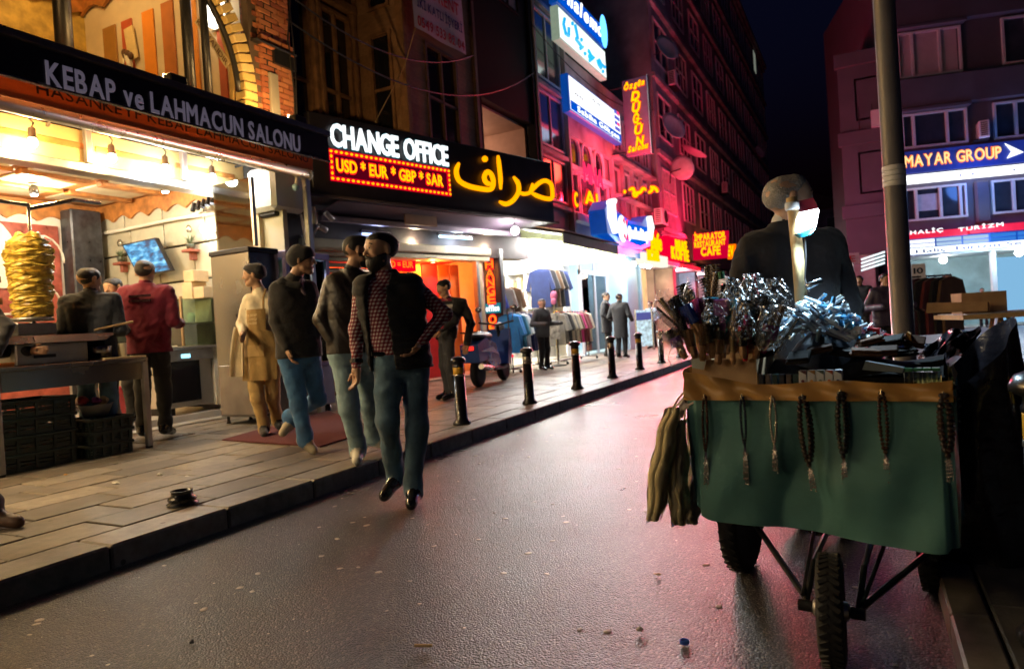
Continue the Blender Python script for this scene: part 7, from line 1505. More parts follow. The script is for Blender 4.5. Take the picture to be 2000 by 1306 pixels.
def jacket(J, mt, parent, hem, name='jacket', gap=.022, sleeves=True, open_=None, f=None, h=.012, folds=.004, seed=2, slv_end=.96, collar=True, zip_=None, quilt=0.0):
    """outer garment around torso and arms down to height hem; open_ = half width of the open front"""
    s = J['s']; mid = lambda a, b, t=.5: a.lerp(b, t); shL, shR, hL, hR = J['shL'], J['shR'], J['hipL'], J['hipR']; cs = mid(shL, shR); ch_ = mid(hL, hR); up = (cs - ch_).normalized(); P_ = []
    def add(a, b, ra, rb, k=.035): P_.append((a, b, ra * s, rb * s, 0, k))
    gap *= .62
    add(mid(shL, shR, .07), mid(shL, shR, .93), .072 + gap, .072 + gap)
    hz = ch_ - up * max(0.0, (ch_.z - hem)) * 1.25
    for sh, hp in ((shL, hL), (shR, hR)):
        add(mid(sh, cs, .42) - up * .07 * s, mid(hp, ch_, .1) + up * .08 * s, .112 + gap, .100 + gap); add(mid(hp, ch_, .1) + up * .08 * s, mid(hp, ch_, .0) + (hz - ch_), .100 + gap, .104 + gap)
    add(cs - up * .12 * s, hz, .12 + gap, .125 + gap)
    if collar: add(cs + up * .01 * s, J['neck'] + up * .012 * s, .082, .078)
    if sleeves:
        for n in 'LR': add(J['sh' + n], J['el' + n], .063 + gap * .9, .053 + gap * .7, .012); add(J['el' + n], mid(J['el' + n], J['wr' + n], slv_end), .053 + gap * .7, .042 + gap * .5, .012)
    def cut(X, Y, Z):
        d = hem - Z
        if sleeves:      # hem plane must not cut the sleeves
            ax_ = (X - ch_.x) * (shR - shL).normalized().x + (Y - ch_.y) * (shR - shL).normalized().y; d = np.where(np.abs(ax_) > .23 * s, -1.0, d)
        nc = J['neck'] + up * .028 * s; d = np.maximum(d, (X - nc.x) * up.x + (Y - nc.y) * up.y + (Z - nc.z) * up.z)
        if open_:
            r = f.cross(ZU).normalized(); a = (X - cs.x) * f.x + (Y - cs.y) * f.y; b = (X - cs.x) * r.x + (Y - cs.y) * r.y
            w0, w1 = open_; tz = np.clip((cs.z - Z) / max(.1, cs.z - hem), 0, 1); w = w0 + (w1 - w0) * tz
            d = np.maximum(d, np.minimum(w - np.abs(b), a - .02) * 1.0)
        return d
    V, F, t = sdf_mesh(P_, h, .04, cut, folds, seed, quilt=quilt); return np_obj(name, V, F, [mt], t, J['P'], parent)
def from_px(J, Z, **k):
    for n, (x, y, dz) in k.items(): J[n] = on_d(x, y, Z + dz)
    return J
def depth(p): return (Vector(p) - CO).dot(FW)
def cdir(x, y): return (HR * x + HF * y).normalized()

# ---- bearded man in checked shirt and body warmer, stepping off the kerb
P = on_z(806, 984, 0.0); Z = depth(P)
J = stand(P, 1.76, 190); J['s'] = 1.0
from_px(J, Z, head=(744, 488, -.02), neck=(749, 536, .01), shL=(709, 563, -.06), shR=(806, 556, .08), elL=(697, 640, -.02), wrL=(696, 714, -.06), elR=(868, 612, .12), wrR=(818, 670, -.03), hipL=(758, 712, -.01), hipR=(808, 712, .05), knL=(757, 818, -.12), anL=(772, 934, .14), toeL=(750, 968, .0), knR=(814, 828, -.04), anR=(808, 958, .0), toeR=(803, 984, -.15))
o, f, u, s, loc = person('bearded man in checked shirt and black body warmer stepping off the kerb', J, cdir(-.80, -.60), (SKIN, CHECK, DENIM, SHOEB), h=.0095, beard=HAIRB, eye=True, hands=(True, True))
bf = cdir(-.35, -.94)
jacket(J, BLKC, o, J['hipL'].z - .03, 'body_warmer', .026, False, (.050, .085), bf, .0095, .003, 5, quilt=.010)
wa = J['wrL'].lerp(J['elL'], .12); wd_ = (J['wrL'] - J['elL']).normalized(); MB().tube([wa - wd_ * .012, wa + wd_ * .012], .043, 12).build('watch', BLACKM, o)
jw = MB(); MB().tube([J['hipL'].lerp(J['hipR'], -.25) + ZU * .075 - bf * -.11, J['hipL'].lerp(J['hipR'], 1.2) + ZU * .075 + bf * .11], .016, 6).build('belt', BLACKM, o)
# ---- man behind him in a dark leather jacket
P = on_z(697, 903, PZ); Z = depth(P)
J = stand(P, 1.78, 60); from_px(J, Z, head=(699, 489, .06), neck=(686, 531, .04), shL=(651, 553, .02), shR=(732, 550, .10), elL=(628, 622, -.02), wrL=(650, 664, -.06), elR=(750, 625, .12), wrR=(742, 668, .06), hipL=(668, 692, .0), hipR=(713, 692, .08), knL=(683, 800, -.04), anL=(699, 880, .02), toeL=(697, 899, -.13), knR=(722, 790, .25), anR=(728, 856, .42), toeR=(745, 866, .42))
o, f, u, s, loc = person('man in dark leather jacket and pale jeans walking behind the bearded man', J, cdir(.93, .36), (SKIN, CHAR, DENIML, SHOEW), h=.0105, beard=HAIRB, hands=(False, False), seed=4)
jacket(J, mat('leather_brown', (.020, .015, .012), .42, var=.25, vs=6, bump=.25, bs=40), o, J['hipL'].z + .01, 'leather_jacket', .024, True, None, None, .0105, .003, 8)
# ---- man in black beanie
P = on_z(601, 887, PZ); Z = depth(P)
J = stand(P, 1.75, 70); from_px(J, Z, head=(590, 514, .04), neck=(574, 552, .02), shL=(543, 573, -.02), shR=(603, 570, .14), elL=(540, 630, -.06), wrL=(562, 686, -.09), elR=(620, 635, .12), wrR=(612, 684, .10), hipL=(567, 700, .0), hipR=(603, 700, .10), knL=(584, 798, .02), anL=(597, 866, .02), toeL=(614, 884, -.02), knR=(621, 782, .18), anR=(566, 830, .40), toeR=(552, 850, .30))
o, f, u, s, loc = person('man in black beanie, dark hooded jacket and blue jeans walking past the cabinet', J, cdir(.86, .05), (SKIN2, CHAR, DENIMB, SHOET), h=.0105, style=None, hands=(True, False), eye=True, seed=6)
hair(J, J['head'], f, u, s, BLKC, o, loc, 'beanie', .009)
jacket(J, cloth('jacket_grey', (.026, .024, .024)), o, J['hipL'].z - .02, 'jacket', .026, True, None, None, .0105, .003, 9)
V, F, t = sdf_mesh([(J['neck'] + HR * -.085 + HF * .06 - ZU * .02, J['neck'] + HR * -.085 - HF * .06 - ZU * .02, .042, .042, 0), (J['neck'] + HR * -.10 - ZU * .07, J['neck'] + HR * -.08 - ZU * .0, .05, .035, 0), (J['neck'] + HR * -.08 - HF * .06 - ZU * .02, J['neck'] + HR * .06 - HF * .06 - ZU * .05, .035, .025, 0)], .009, .02, None, .003, 4); np_obj('hood', V, F, [MATS['wear_jacket_grey']], t, loc, o)
V, F, t = sdf_mesh([(J['neck'] + HR * .055 - HF * .02 - ZU * .01, J['neck'] + HR * .085 - HF * .02 - ZU * .13, .03, .022, 0)], .009, .02, None, .003, 5); np_obj('scarf', V, F, [cloth('scarf', (.28, .2, .24))], t, loc, o)
# ---- man in apron
P = on_z(517, 851, PZ); Z = depth(P)
J = stand(P, 1.70, 200); from_px(J, Z, head=(496, 539, -.02), neck=(507, 570, .0), shL=(484, 588, -.02), shR=(541, 583, .04), elL=(471, 633, -.04), wrL=(474, 652, -.24), elR=(558, 635, .12), wrR=(546, 675, .10), hipL=(494, 700, -.01), hipR=(532, 699, .05), knL=(503, 780, -.04), anL=(515, 838, .0), toeL=(517, 850, -.16), knR=(532, 778, .10), anR=(543, 826, .18), toeR=(548, 836, .06))
o, f, u, s, loc = person('man in tan apron, white shirt and dark cap holding a white cloth', J, cdir(-.98, -.15), (SKIN2, WHTC, TAN, BLKC), h=.0105, hairm=HAIRB, beard=None, eye=True, seed=8, hands=(True, False))
hair(J, J['head'], f, u, s, BLKC, o, loc, 'cap', .009)
af = cdir(-.28, -.96); ar_ = af.cross(ZU).normalized(); cs = J['shL'].lerp(J['shR'], .5); ch_ = J['hipL'].lerp(J['hipR'], .5)
def apf(u_, v_):
    z = cs.z - .10 - v_ * (cs.z - .10 - (ch_.z - .22)); w = (.115 if v_ < .3 else .115 + .11 * min(1, (v_ - .3) / .2)); a = (u_ - .5) * 2; c = cs.lerp(ch_, min(1.15, v_ * 1.0 + .12)); ang = a * (1.15 if v_ > .3 else .8); r0 = .168 + .012 * math.sin(u_ * 21 + v_ * 3) * v_
    p = c + (af * math.cos(ang) + ar_ * math.sin(ang)) * r0 + ar_ * a * (w - .115) * .5; p.z = z; return p
MB().grid(apf, 22, 24).build('apron', APR, o, True)
MB().grid(lambda u_, v_: apf(.25 + .5 * u_, .50 + .16 * v_) + af * .012, 8, 6).build('apron_pocket', cloth('apron_light', (.42, .28, .11)), o, True)
for sg in (-1, 1): MB().tube([apf(.5 + sg * .42, 0), cs + ar_ * sg * .085 + af * .10 + ZU * .02, cs + ar_ * sg * .075 + ZU * .105 + af * .03], .012, 6).build('apron_strap', APR, o)
for k in range(3):
    a, b = apf(.3, .10 + k * .055) + af * .006, apf(.7, .10 + k * .055) + af * .006; letters(('KEBAP', 'LAHMACUN', 'SALONU')[k], o, b if (b - a).dot(HR) < 0 else a, a if (b - a).dot(HR) < 0 else b, (0, 0, .026), af, mat('apron_print', (.75, .6, .35), .8), name='apron_lettering', offset=.02, ext=.02, joined=True)
# cloth held in his hand
tw = MB(); w0 = J['wrL'].lerp(J['elL'], .5) - ZU * .16
def tof(u_, v_): return w0 + HR * (-.02 - .10 * v_ * (1 - .4 * v_) * (1.6 if u_ < .5 else .4) + (u_ - .5) * .12 * (1 - v_ * .3)) - HF * .03 * math.sin(u_ * 9) + ZU * (.17 - v_ * .50 + .04 * abs(u_ - .5))
tag(tw.grid(tof, 8, 12).build('white_towel', cloth('towel', (.72, .62, .42))), 'creased cream towel hanging from the apron man hand', 'towel')
# ---- striped jumper man
P = on_z(880, 779, PZ); Z = depth(P)
J = stand(P, 1.70, 215, arm=(.2, .06)); from_px(J, Z, head=(867, 562, -.03), neck=(874, 583, .0), shL=(852, 594, -.02), shR=(903, 590, .05), elR=(920, 632, .05), wrR=(912, 672, -.05))
o, f, u, s, loc = person('man in striped jumper and dark coat looking down by the scooter', J, cdir(-.85, -.5), (SKIN, STRIPEK, cloth('trouser_grey', (.06, .065, .08)), SHOEB), h=.013, eye=True, hands=(True, True), tilt=cdir(-.8, -.5) * .25)
jacket(J, BLKC, o, J['hipL'].z - .05, 'coat', .026, True, (.10, .12), cdir(-.55, -.83), .013, .005, 3)
# ---- kebab shop customers and staff
def pstand(x, ytop, Z, z0, yaw, **k):
    T = on_d(x, ytop, Z); P = Vector((T.x, T.y, z0)); return stand(P, T.z - z0, yaw, **k)
J = pstand(172, 523, 6.7, .155, -48, arm=(.2, .05), elbow=.9)
o, f, u, s, loc = person('man in dark coat with his back turned at the kebab counter', J, cdir(.35, .9), (SKIN, NAVYC, DENIM, SHOEB), h=.012, hands=(False, True), seed=3)
jacket(J, NAVYC, o, J['hipL'].z - .18, 'coat', .030, True, None, None, .012, .005, 11)
J = pstand(280, 508, 7.35, .155, -40, arm=(.2, .05), elbow=.75)
o, f, u, s, loc = person('waiter in burgundy jacket with his back turned in the shop front', J, cdir(-.1, 1), (SKIN2, BURG, DKTR, SHOEB), h=.012, hands=(False, False), seed=5)
jacket(J, BURG, o, J['hipL'].z - .10, 'jacket', .026, True, None, None, .012, .005, 12)
c = J['shL'].lerp(J['shR'], .5) + cdir(.1, -1) * .155
for k in range(2): letters(('KEBAP SALONU', 'LAHMACUN')[k], o, c - HR * .11 + ZU * (-.05 - k * .05), c + HR * .11 + ZU * (-.05 - k * .05), (0, 0, .026), -HF, mat('print_dark', (.04, .0, .01), .8), name='back_lettering', offset=.02, ext=.6, joined=True)
J = pstand(222, 543, 7.9, .24, 150, arm=(.2, .0), elbow=.9)
o, f, u, s, loc = person('young man with white collar and dark jumper facing the two men', J, cdir(-.25, -.95), (SKIN3, cloth('jumper_green', (.02, .035, .035)), DKTR, SHOEB), h=.013, eye=True, hands=(True, True), seed=7, tilt=cdir(-.5, -.6) * .2)
V, F, t = sdf_mesh([(J['neck'] - ZU * .02, J['neck'] + ZU * .025, .068, .062, 0)], .01, .02); np_obj('collar', V, F, [cloth('collar_white', (.75, .74, .7))], t, loc, o)
J = pstand(-75, 560, 5.7, PZ, 60, arm=(.2, .12), elbow=.8); from_px(J, 5.7, elR=(14, 640, .05), wrR=(-8, 690, -.05), shR=(-22, 598, .05))
o, f, u, s, loc = person('person in dark jacket reaching over the table end at the picture edge', J, cdir(.4, .8), (SKIN, BLKC, DKTR, SHOEB), h=.014, hands=(True, True), seed=9); jacket(J, BLKC, o, J['hipL'].z - .1, 'jacket', .028, True, None, None, .014, .005, 13)
Pq = on_z(-150, 1050, PZ); J = stand(Pq, 1.72, 80, arm=(.2, .02)); q = on_z(22, 1033, PZ); J['anR'] = q + Vector((-.15, -.02, .075)); J['toeR'] = q + Vector((.02, .03, .035)); J['knR'] = (J['anR'] + J['hipR']) / 2 + Vector((-.02, 0, 0))
o, f, u, s, loc = person('walker in dark trousers and brown shoes stepping along beside the kerb', J, cdir(1, .2), (SKIN, CHAR, DKTR, mat('shoe_brown', (.10, .05, .03), .5)), h=.014, hands=(False, False), seed=10); jacket(J, CHAR, o, J['hipL'].z - .1, 'jacket', .026, True, None, None, .014, .004, 14)
# ---- street vendor behind the cart
J = pstand(1537, 343, 3.30, 0.0, 30, arm=(.2, .02), elbow=.4); s0_ = J['s']
from_px(J, 3.30, head=(1541, 392, .0), neck=(1534, 447, .02), shL=(1468, 486, .02), shR=(1620, 480, .04), elL=(1440, 600, -.05), elR=(1656, 600, .0), wrL=(1470, 720, -.12), wrR=(1640, 720, -.12)); J['s'] = 1.03
o, f, u, s, loc = person('grey haired street vendor in a dark coat standing behind the cart', J, cdir(.97, -.08), (SKIN3, NAVYC, DKTR, SHOEB), h=.010, hairm=HAIRG, eye=True, hands=(False, False), seed=12, hk=.004)
jacket(J, cloth('vendor_coat', (.008, .007, .010)), o, .62, 'overcoat', .018, True, None, None, .0105, .004, 15)
V, F, t = sdf_mesh([(J['neck'] - ZU * .015, J['neck'] + ZU * .028, .070, .064, 0)], .008, .02); np_obj('shirt_collar', V, F, [cloth('collar_pale', (.6, .6, .58))], t, loc, o)
# ---- far figures
def far(label, x, ytop, Z, z0, yaw, top, tro, h=.019, style='short', hm=HAIRB, coat=None, hem=.1, grp=None, **k):
    J = pstand(x, ytop, Z, z0, yaw, **k); a = R_(yaw)
    o, f, u, s, loc = person(label, J, Vector((math.sin(a), math.cos(a), 0)), (SKIN, top, tro, SHOEB), h=h, hairm=hm, hands=(False, False), grp=grp)
    if coat: jacket(J, coat, o, J['hipL'].z - hem, 'coat', .03, True, None, None, h, .003, 3)
    return o
far('woman in grey top and dark beanie behind the blue clothes rail', 1056, 584, 14.6, PZ, 110, CHAR, DKTR, coat=cloth('top_grey', (.06, .06, .065)), elbow=.8)
far('man in dark coat standing in profile at the mixed clothes rail', 1181, 571, 18.0, PZ, 80, NAVYC, DKTR, coat=BLKC, hem=.25)
far('man in long dark coat seen from behind beside the pale blue pilaster', 1208, 573, 17.2, PZ, 10, BLKC, DKTR, coat=BLKC, hem=.35)
far('person in pale shirt outside the menu board', 1270, 588, 21.5, PZ, 200, cloth('shirt_pale', (.55, .65, .7)), DKTR)
far('person with dark hair walking on the plaza behind the vendor', 1678, 538, 16.0, 0, 190, NAVYC, DKTR, coat=NAVYC)
far('person in quilted violet jacket bending by the plaza rail', 1716, 535, 11.2, 0, 150, NAVYC, DKTR, h=.016, coat=mat('quilted_violet', (.05, .045, .10), .45, var=.2, bump=.5, bs=18), lean=.10, elbow=.9, hem=.12)
far('man in dark jacket with pale bag strap by the blue lit shop', 1847, 535, 16.5, 0, 165, NAVYC, DKTR, coat=NAVYC)
far('seated looking person far inside the blue lit shop', 1918, 562, 24.0, 0, 190, BLKC, DKTR)
# ================================================================== vendor's cart
CFO = Vector((-.16, 2.62, 0)); CF = frame(CFO, 96.6); CN = Vector((math.cos(R_(96.6)), -math.sin(R_(96.6)), 0)); CA = Vector((math.sin(R_(96.6)), math.cos(R_(96.6)), 0))
def cf(x, y, out=0.0): return on_pl(x, y, CFO + CN * out, 96.6)
ct = thing('vendor_cart', 'three wheeled hawker cart with green cloth front and tan taped rim', 'cart', (CFO.x, CFO.y, 0))
GRN = mat('cloth_green', (.085, .24, .23), .62, var=.34, vs=2.6, bump=.35, bs=16, det=7)
TAPE = mat('tape_tan', (.40, .22, .06), .35, var=.2, vs=6, bump=.25, bs=18)
def cloth_fn(u, v):
    x = -.46 + u * .862; zt, zb = .802, .318 - .038 * u
    e = abs(u - .5) * 2; zb += .035 * max(0, (.10 - u) / .10) ** 2 + .015 * max(0, (u - .92) / .08) ** 2
    z = zt + (zb - zt) * v
    w = v ** .8
    y = .012 + w * (1 - .35 * v) * (.046 * math.sin(u * 9.2 + .6) + .024 * math.sin(u * 17 + 2.0 + v * 2.2) * (1 - .45 * v) + .007 * math.sin(u * 29 + v * 5 + 1)) + .006 * math.sin(v * 9 + u * 12)
    # gathered pinch above the front wheel
    dx, dv = (u - .50) / .13, (v - .80) / .22; y -= .055 * math.exp(-(dx * dx + dv * dv)); dx = (u - .41) / .10; y += .03 * math.exp(-(dx * dx + ((v - .72) / .25) ** 2)); dx = (u - .585) / .09; y += .035 * math.exp(-(dx * dx + ((v - .72) / .25) ** 2))
    if u < .03 or u > .97: y -= .05 * w
    y = max(y, -.02)
    return CF @ Vector((x, y, z))
MB().grid(cloth_fn, 110, 60).build('front_cloth', GRN, ct, True)
def side_fn(sgn):
    def f(u, v):
        p = cloth_fn(0.0 if sgn < 0 else 1.0, v); return p + (CF.to_3x3() @ Vector((sgn * .012 * math.sin(u * 8 + v * 3), -u * .70, 0)))
    return f
MB().grid(side_fn(-1), 16, 20).build('side_cloth', GRN, ct, True); MB().grid(side_fn(1), 16, 20).build('side_cloth', GRN, ct, True)
MB(CF).bx(-.44, .385, -.72, -.03, .70, .79).build('tray', mat('tray_wood', (.14, .09, .05), .7, var=.3), ct)
def tape_fn(u, v):
    x = -.468 + u * .876; z = .775 + v * (.062 + .045 * max(0, .32 - u) / .32 * (.6 + .4 * math.cos(u * 9)) + .006 * math.sin(u * 13)); return CF @ Vector((x, .036 + .006 * math.sin(u * 40 + v * 3) + .005 * math.sin(u * 14 + v * 7) - (.02 * v), z))
MB().grid(tape_fn, 90, 6).build('rim_tape', TAPE, ct, True)
MB().grid(lambda u, v: CF @ Vector((-.467 - .006 * math.sin(v * 9 + u * 4), .02 - u * .72, .76 + v * .13 + .01 * math.sin(u * 9))), 24, 8).build('rim_tape', mat('tape_foil', (.62, .48, .26), .18, .5, var=.35, vs=20, bump=.8, bs=30), ct, True)
MB().grid(lambda u, v: CF @ Vector((.408 + .006 * math.sin(v * 9 + u * 4), .02 - u * .72, .76 + v * .09)), 24, 6).build('rim_tape', TAPE, ct, True)
MB(CF).bx(-.40, .36, -.70, -.06, .66, .70).build('floor_board', WOOD_D, ct)
# chassis and wheels
for x in (-.36, .32): MB(CF).tube([(x, -.10, .68), (x, -.10, .28), (x, -.70, .28), (x, -.70, .68)], .014, 8).build('frame_tube', BLACKM, ct)
MB(CF).tube([(-.36, -.08, .30), (.32, -.08, .30)], .014, 8).build('cross_tube', BLACKM, ct); MB(CF).tube([(-.42, -.42, .25), (.36, -.42, .25)], .014, 8).build('axle', BLACKM, ct)
TREAD = mat('tyre_tread', (.014, .014, .015), .7, var=.2, bump=.2, bs=60)
def wheel(c, r, w, CF=CF):
    c = Vector(c); m = MB(CF); rot = Matrix.Rotation(R_(90), 3, 'Y'); m.lathe(c, [(r * .72, -w * .30), (r * .86, -w * .5), (r * .96, -w * .42), (r, -w * .15), (r, w * .15), (r * .96, w * .42), (r * .86, w * .5), (r * .72, w * .30)], 36, rot)
    t_ = m.build('wheel', TREAD, ct, True)
    k = MB(CF)
    for i in range(40):
        a = 2 * math.pi * i / 40
        for sx in (-1, 1):
            p = c + Vector((sx * w * .22, math.sin(a + .08 * sx) * r * .995, math.cos(a + .08 * sx) * r * .995)); k.box(p, (w * .36, .012, .007), Matrix.Rotation(-a, 3, 'X') @ Matrix.Rotation(.5 * sx, 3, 'Z'))
    o_ = k.build('tread_blocks', TREAD, t_); o_['kind'] = 'stuff'
    MB(CF).lathe(c, [(r * .70, -w * .26), (r * .76, -w * .24), (r * .76, w * .24), (r * .70, w * .26)], 36, rot).build('rim', STEEL, t_, True); MB(CF).lathe(c, [(.018, -w * .7), (.028, -w * .6), (.028, w * .6), (.018, w * .7)], 14, rot).build('hub', STEEL_D, t_, True)
    sp = MB(CF)
    for i in range(14):
        a = 2 * math.pi * i / 14; sp.tube([c + Vector((w * .4 * (1 if i % 2 else -1), 0, 0)), c + Vector((0, math.sin(a) * r * .72, math.cos(a) * r * .72))], .0022, 4)
    o_ = sp.build('spokes', STEEL, t_); o_['kind'] = 'stuff'
    return t_
CFW = frame(CF @ Vector((.065, .32, 0)), 89); wheel((0, 0, .165), .165, .076, CFW); wheel((-.385, -.36, .25), .25, .075); wheel((.30, -.44, .25), .25, .075)
for sx in (-.075, .075): MB(CF).tube([(.065 + sx, -.12, .272), (.065 + sx, .15, .250), (.065 + sx, .32, .165)], .010, 8).build('fork_leg', BLACKM, ct); MB(CF).lathe((.065 + sx, .32, .165), [(.018, -.02), (.018, .02)], 10, Matrix.Rotation(R_(90), 3, 'Y')).build('axle_nut', BLACKM, ct)
for sx in (-1, 1): MB(CF).tube([(.04 + sx * .30, -.10, .275), (.065 + sx * .08, .28, .17)], .011, 8).build('brace', BLACKM, ct); MB(CF).tube([(.065 + sx * .12, -.12, .275), (.065 + sx * .085, .30, .19)], .007, 6).build('strut', BLACKM, ct)
# ---- prayer beads
HOOK = mat('hook_brass', (.6, .5, .32), .25, .9)
def beads(px, ytop, ymid, yend, col, r, wid, label, skew=0.0, metal=0.0):
    a, b, c = cf(px, ytop, .03), cf(px + skew * .6, ymid, .035), cf(px + skew, yend, .035)
    t = thing('prayer_beads', label, 'prayer beads', (c.x, c.y, c.z), 0, 'prayer beads hooked on the cart front')
    MB().tube([a + CN * -.015 + ZU * .0, a + CN * .012 + ZU * .012, a + CN * .016 - ZU * .004, a + CN * .004 - ZU * .014], .0026, 6).build('hook', HOOK, t)
    bm = mat('bead_' + '%.2f%.2f%.2f' % col, col, .10, metal, var=.25, vs=60, coat=.3)
    m = MB(); n = max(10, int((a - b).length / (r * 1.9)))
    for sx in (-1, 1):
        for lay in (0, 1) if wid > .014 else (0,):
            for i in range(n + 1):
                q = i / n; p = a.lerp(b, q) + CA * sx * (wid * (1 - .35 * lay)) * math.sin(math.pi * min(1, q * .93 + .07)) ** .6 + CN * (.004 + lay * .008); m.sphere(p, 1.12 * r * random.uniform(.92, 1.08), 7)
    o = m.build('beads', bm, t, True); o['kind'] = 'stuff'
    m = MB()
    for k in range(4):
        ox = CA * (k - 1.5) * .0048; e = b.lerp(c, random.uniform(.8, 1.0)); m.tube([b + ox * .3, b.lerp(c, .5) + ox, e + ox * 1.2], .0018, 5)
        for i in range(6): m.sphere(b.lerp(e, .25 + i * .15) + ox * 1.1, random.choice((.0028, .0042, .0034)), 6)
    o = m.build('tassel', mat('bead_silver', (.62, .6, .58), .2, .95), t, True); o['kind'] = 'stuff'
DKB = (.022, .012, .010)
beads(1377, 776, 878, 955, (.05, .022, .016), .0055, .009, 'dark brown beads with long silver tassel nearest the taped corner', 3); beads(1450, 776, 868, 946, (.012, .022, .05), .0052, .0085, 'dark blue beads on the second hook of the cart', 8); beads(1509, 778, 866, 930, (.62, .58, .50), .0048, .010, 'silver white beads on the cart front', 6, .8); beads(1568, 776, 906, 962, DKB, .0078, .020, 'long black open loop of beads over the front wheel', 22); beads(1643, 768, 890, 955, (.015, .013, .012), .0076, .016, 'thick black beads right of the front wheel', 8); beads(1722, 768, 882, 945, (.05, .026, .018), .0068, .011, 'brown beads on the sixth hook of the cart', 12); beads(1843, 772, 888, 940, (.016, .014, .013), .0085, .017, 'large black beads at the bollard end of the cart', 14)
# ---- packed textiles hanging on the side
def pack(pxs, col, col2, label, out, seed):
    t = thing('packed_textile', label, 'textile', cf(pxs[0][0], pxs[0][1], out), 0, 'folded textiles in clear wrap beside the cart'); P_ = [cf(x, y, out) for x, y in pxs]
    r3 = random.Random(seed); L_ = []; R2 = []
    for i, p in enumerate(P_):
        q = i / (len(P_) - 1); w = .004 + .042 * max(0.0, math.sin(math.pi * (.02 + q * .96))) ** .5; L_.append((p, w))
    def fold(off, mt_, nm, wf):
        def fn(u, v):
            i = v * (len(P_) - 1); k = min(int(i), len(P_) - 2); p = P_[k].lerp(P_[k + 1], i - k); w = (L_[k][1] + (L_[k + 1][1] - L_[k][1]) * (i - k)) * wf; a = 2 * math.pi * u
            return p + CA * (math.cos(a) * w + off + .006 * math.sin(v * 17 + seed)) + CN * (math.sin(a) * w * 1.5 + .003 * math.sin(v * 31 + u * 6)) 
        MB().grid(fn, 16, 30).build(nm, mt_, t, True)
    fold(-.012, col, 'fold', .62); fold(.012, col, 'fold', .62); fold(.0, col2, 'inner_fold', .5)
    MB().grid(lambda u, v: P_[0].lerp(P_[-1], v * 1.02) + CA * (math.cos(6.283 * u) * math.sin(math.pi * (.08 + .88 * v)) ** .4 * (.047 + .006 * math.sin(v * 23 + u * 9))) + CN * math.sin(6.283 * u) * .06, 14, 20).build('clear_wrap', glassm('wrap_clear', (1, 1, 1), .03, .18), t, True)
    MB().tube([P_[0], P_[0].lerp(cf(1335, 762, 0), .6), cf(1340, 760, -.05)], .004, 5).build('cord', CREAMP, t)
TXA = mat('textile_ochre', (.68, .58, .32), .85, var=.2, bump=.4, bs=60); TXB = mat('textile_olive', (.20, .24, .12), .85, var=.3, bump=.4, bs=60); TXC = mat('textile_grey', (.40, .36, .30), .85, var=.3)
pack(((1314, 796), (1309, 820), (1302, 850), (1296, 885), (1290, 920), (1284, 965), (1280, 995), (1278, 1016)), TXA, mat('textile_cream', (.72, .66, .45), .85), 'ochre folded textile in clear wrap hung outermost on the cart', .05, 1); pack(((1327, 820), (1325, 845), (1324, 880), (1325, 915), (1326, 950), (1327, 985), (1327, 1005), (1327, 1024)), TXA, TXB, 'olive and ochre folded textile next to the green cloth', .0, 2); pack(((1340, 890), (1342, 910), (1344, 940), (1346, 960), (1348, 980), (1349, 1000), (1350, 1012), (1350, 1022)), TXC, TXB, 'grey folded textile tucked behind the olive one', -.12, 3)
m = MB(); r3 = random.Random(8)
for k in range(7):
    a = cf(1318 + r3.uniform(-8, 18), 800 + r3.uniform(-10, 25), .02); m.add([a, a + CA * .04 + ZU * .02, cf(1338, 765, 0) + CA * .01, cf(1336, 768, 0) - CN * .03], [(0, 1, 2, 3)])
tag(m.build('wrap_tie', mat('wrap_pale', (.5, .45, .42), .3)), 'knotted pale plastic tie above the hanging textiles', 'plastic tie')
# ---- cardboard box with brushes
bx_ = thing('brush_box', 'brown cardboard box on the cart holding the hair brushes', 'box', CF @ Vector((-.33, -.14, .80)))
MB(CF).bx(-.445, -.20, -.02, -.012, .80, .925).build('front_side', CARD, bx_); MB(CF).bx(-.445, -.437, -.30, -.02, .80, .93).build('end_side', CARD, bx_); MB(CF).bx(-.208, -.20, -.30, -.02, .80, .92).build('end_side', CARD, bx_); MB(CF).bx(-.44, -.205, -.30, -.292, .80, .93).build('back_side', CARD, bx_)
bt = thing('price_tag', 'pale grey card tag hooked over the cardboard box', 'tag', cf(1380, 720, .03))
MB().prism([cf(x, y, .005) for x, y in ((1352, 718), (1350, 704), (1362, 690), (1374, 692), (1379, 706), (1375, 722))], CN * .002).build('card', mat('tag_grey', (.42, .48, .46), .6), bt); MB().tube([cf(1363, 695, .008), cf(1370, 684, .01), cf(1390, 686, -.02)], .002, 5).build('string', CREAMP, bt)
BRIS = mat('bristle_black', (.012, .011, .011), .5); WOODH = mat('brush_wood', (.36, .19, .08), .4, var=.3, vs=12)
def round_brush(body, tip, r=.018, L_=.115, rows=11, per=12):
    m = MB(); m.cur = 0; m.tube([(0, 0, 0), (0, 0, .03), (0, 0, .10)], [.007, .010, .008], 8); m.cur = 1; m.tube([(0, 0, .095), (0, 0, .10), (0, 0, .10 + L_), (0, 0, .105 + L_)], [.008, r * .66, r * .66, .006], 10)
    m.cur = 2
    for i in range(rows):
        z = .105 + L_ * (i + .5) / rows
        for j in range(per):
            a = 2 * math.pi * (j + .5 * (i % 2)) / per; c, s_ = math.cos(a), math.sin(a); b0 = r * .6; e = r * 1.5
            m.add([(b0 * c - .0016 * s_, b0 * s_ + .0016 * c, z - .0014), (b0 * c + .0016 * s_, b0 * s_ - .0016 * c, z - .0014), (b0 * c, b0 * s_, z + .002), (e * c, e * s_, z)], [(0, 1, 3), (1, 2, 3), (2, 0, 3)])
    return mesh_of(m, 'hair_brush', [WOODH, body, tip], False)
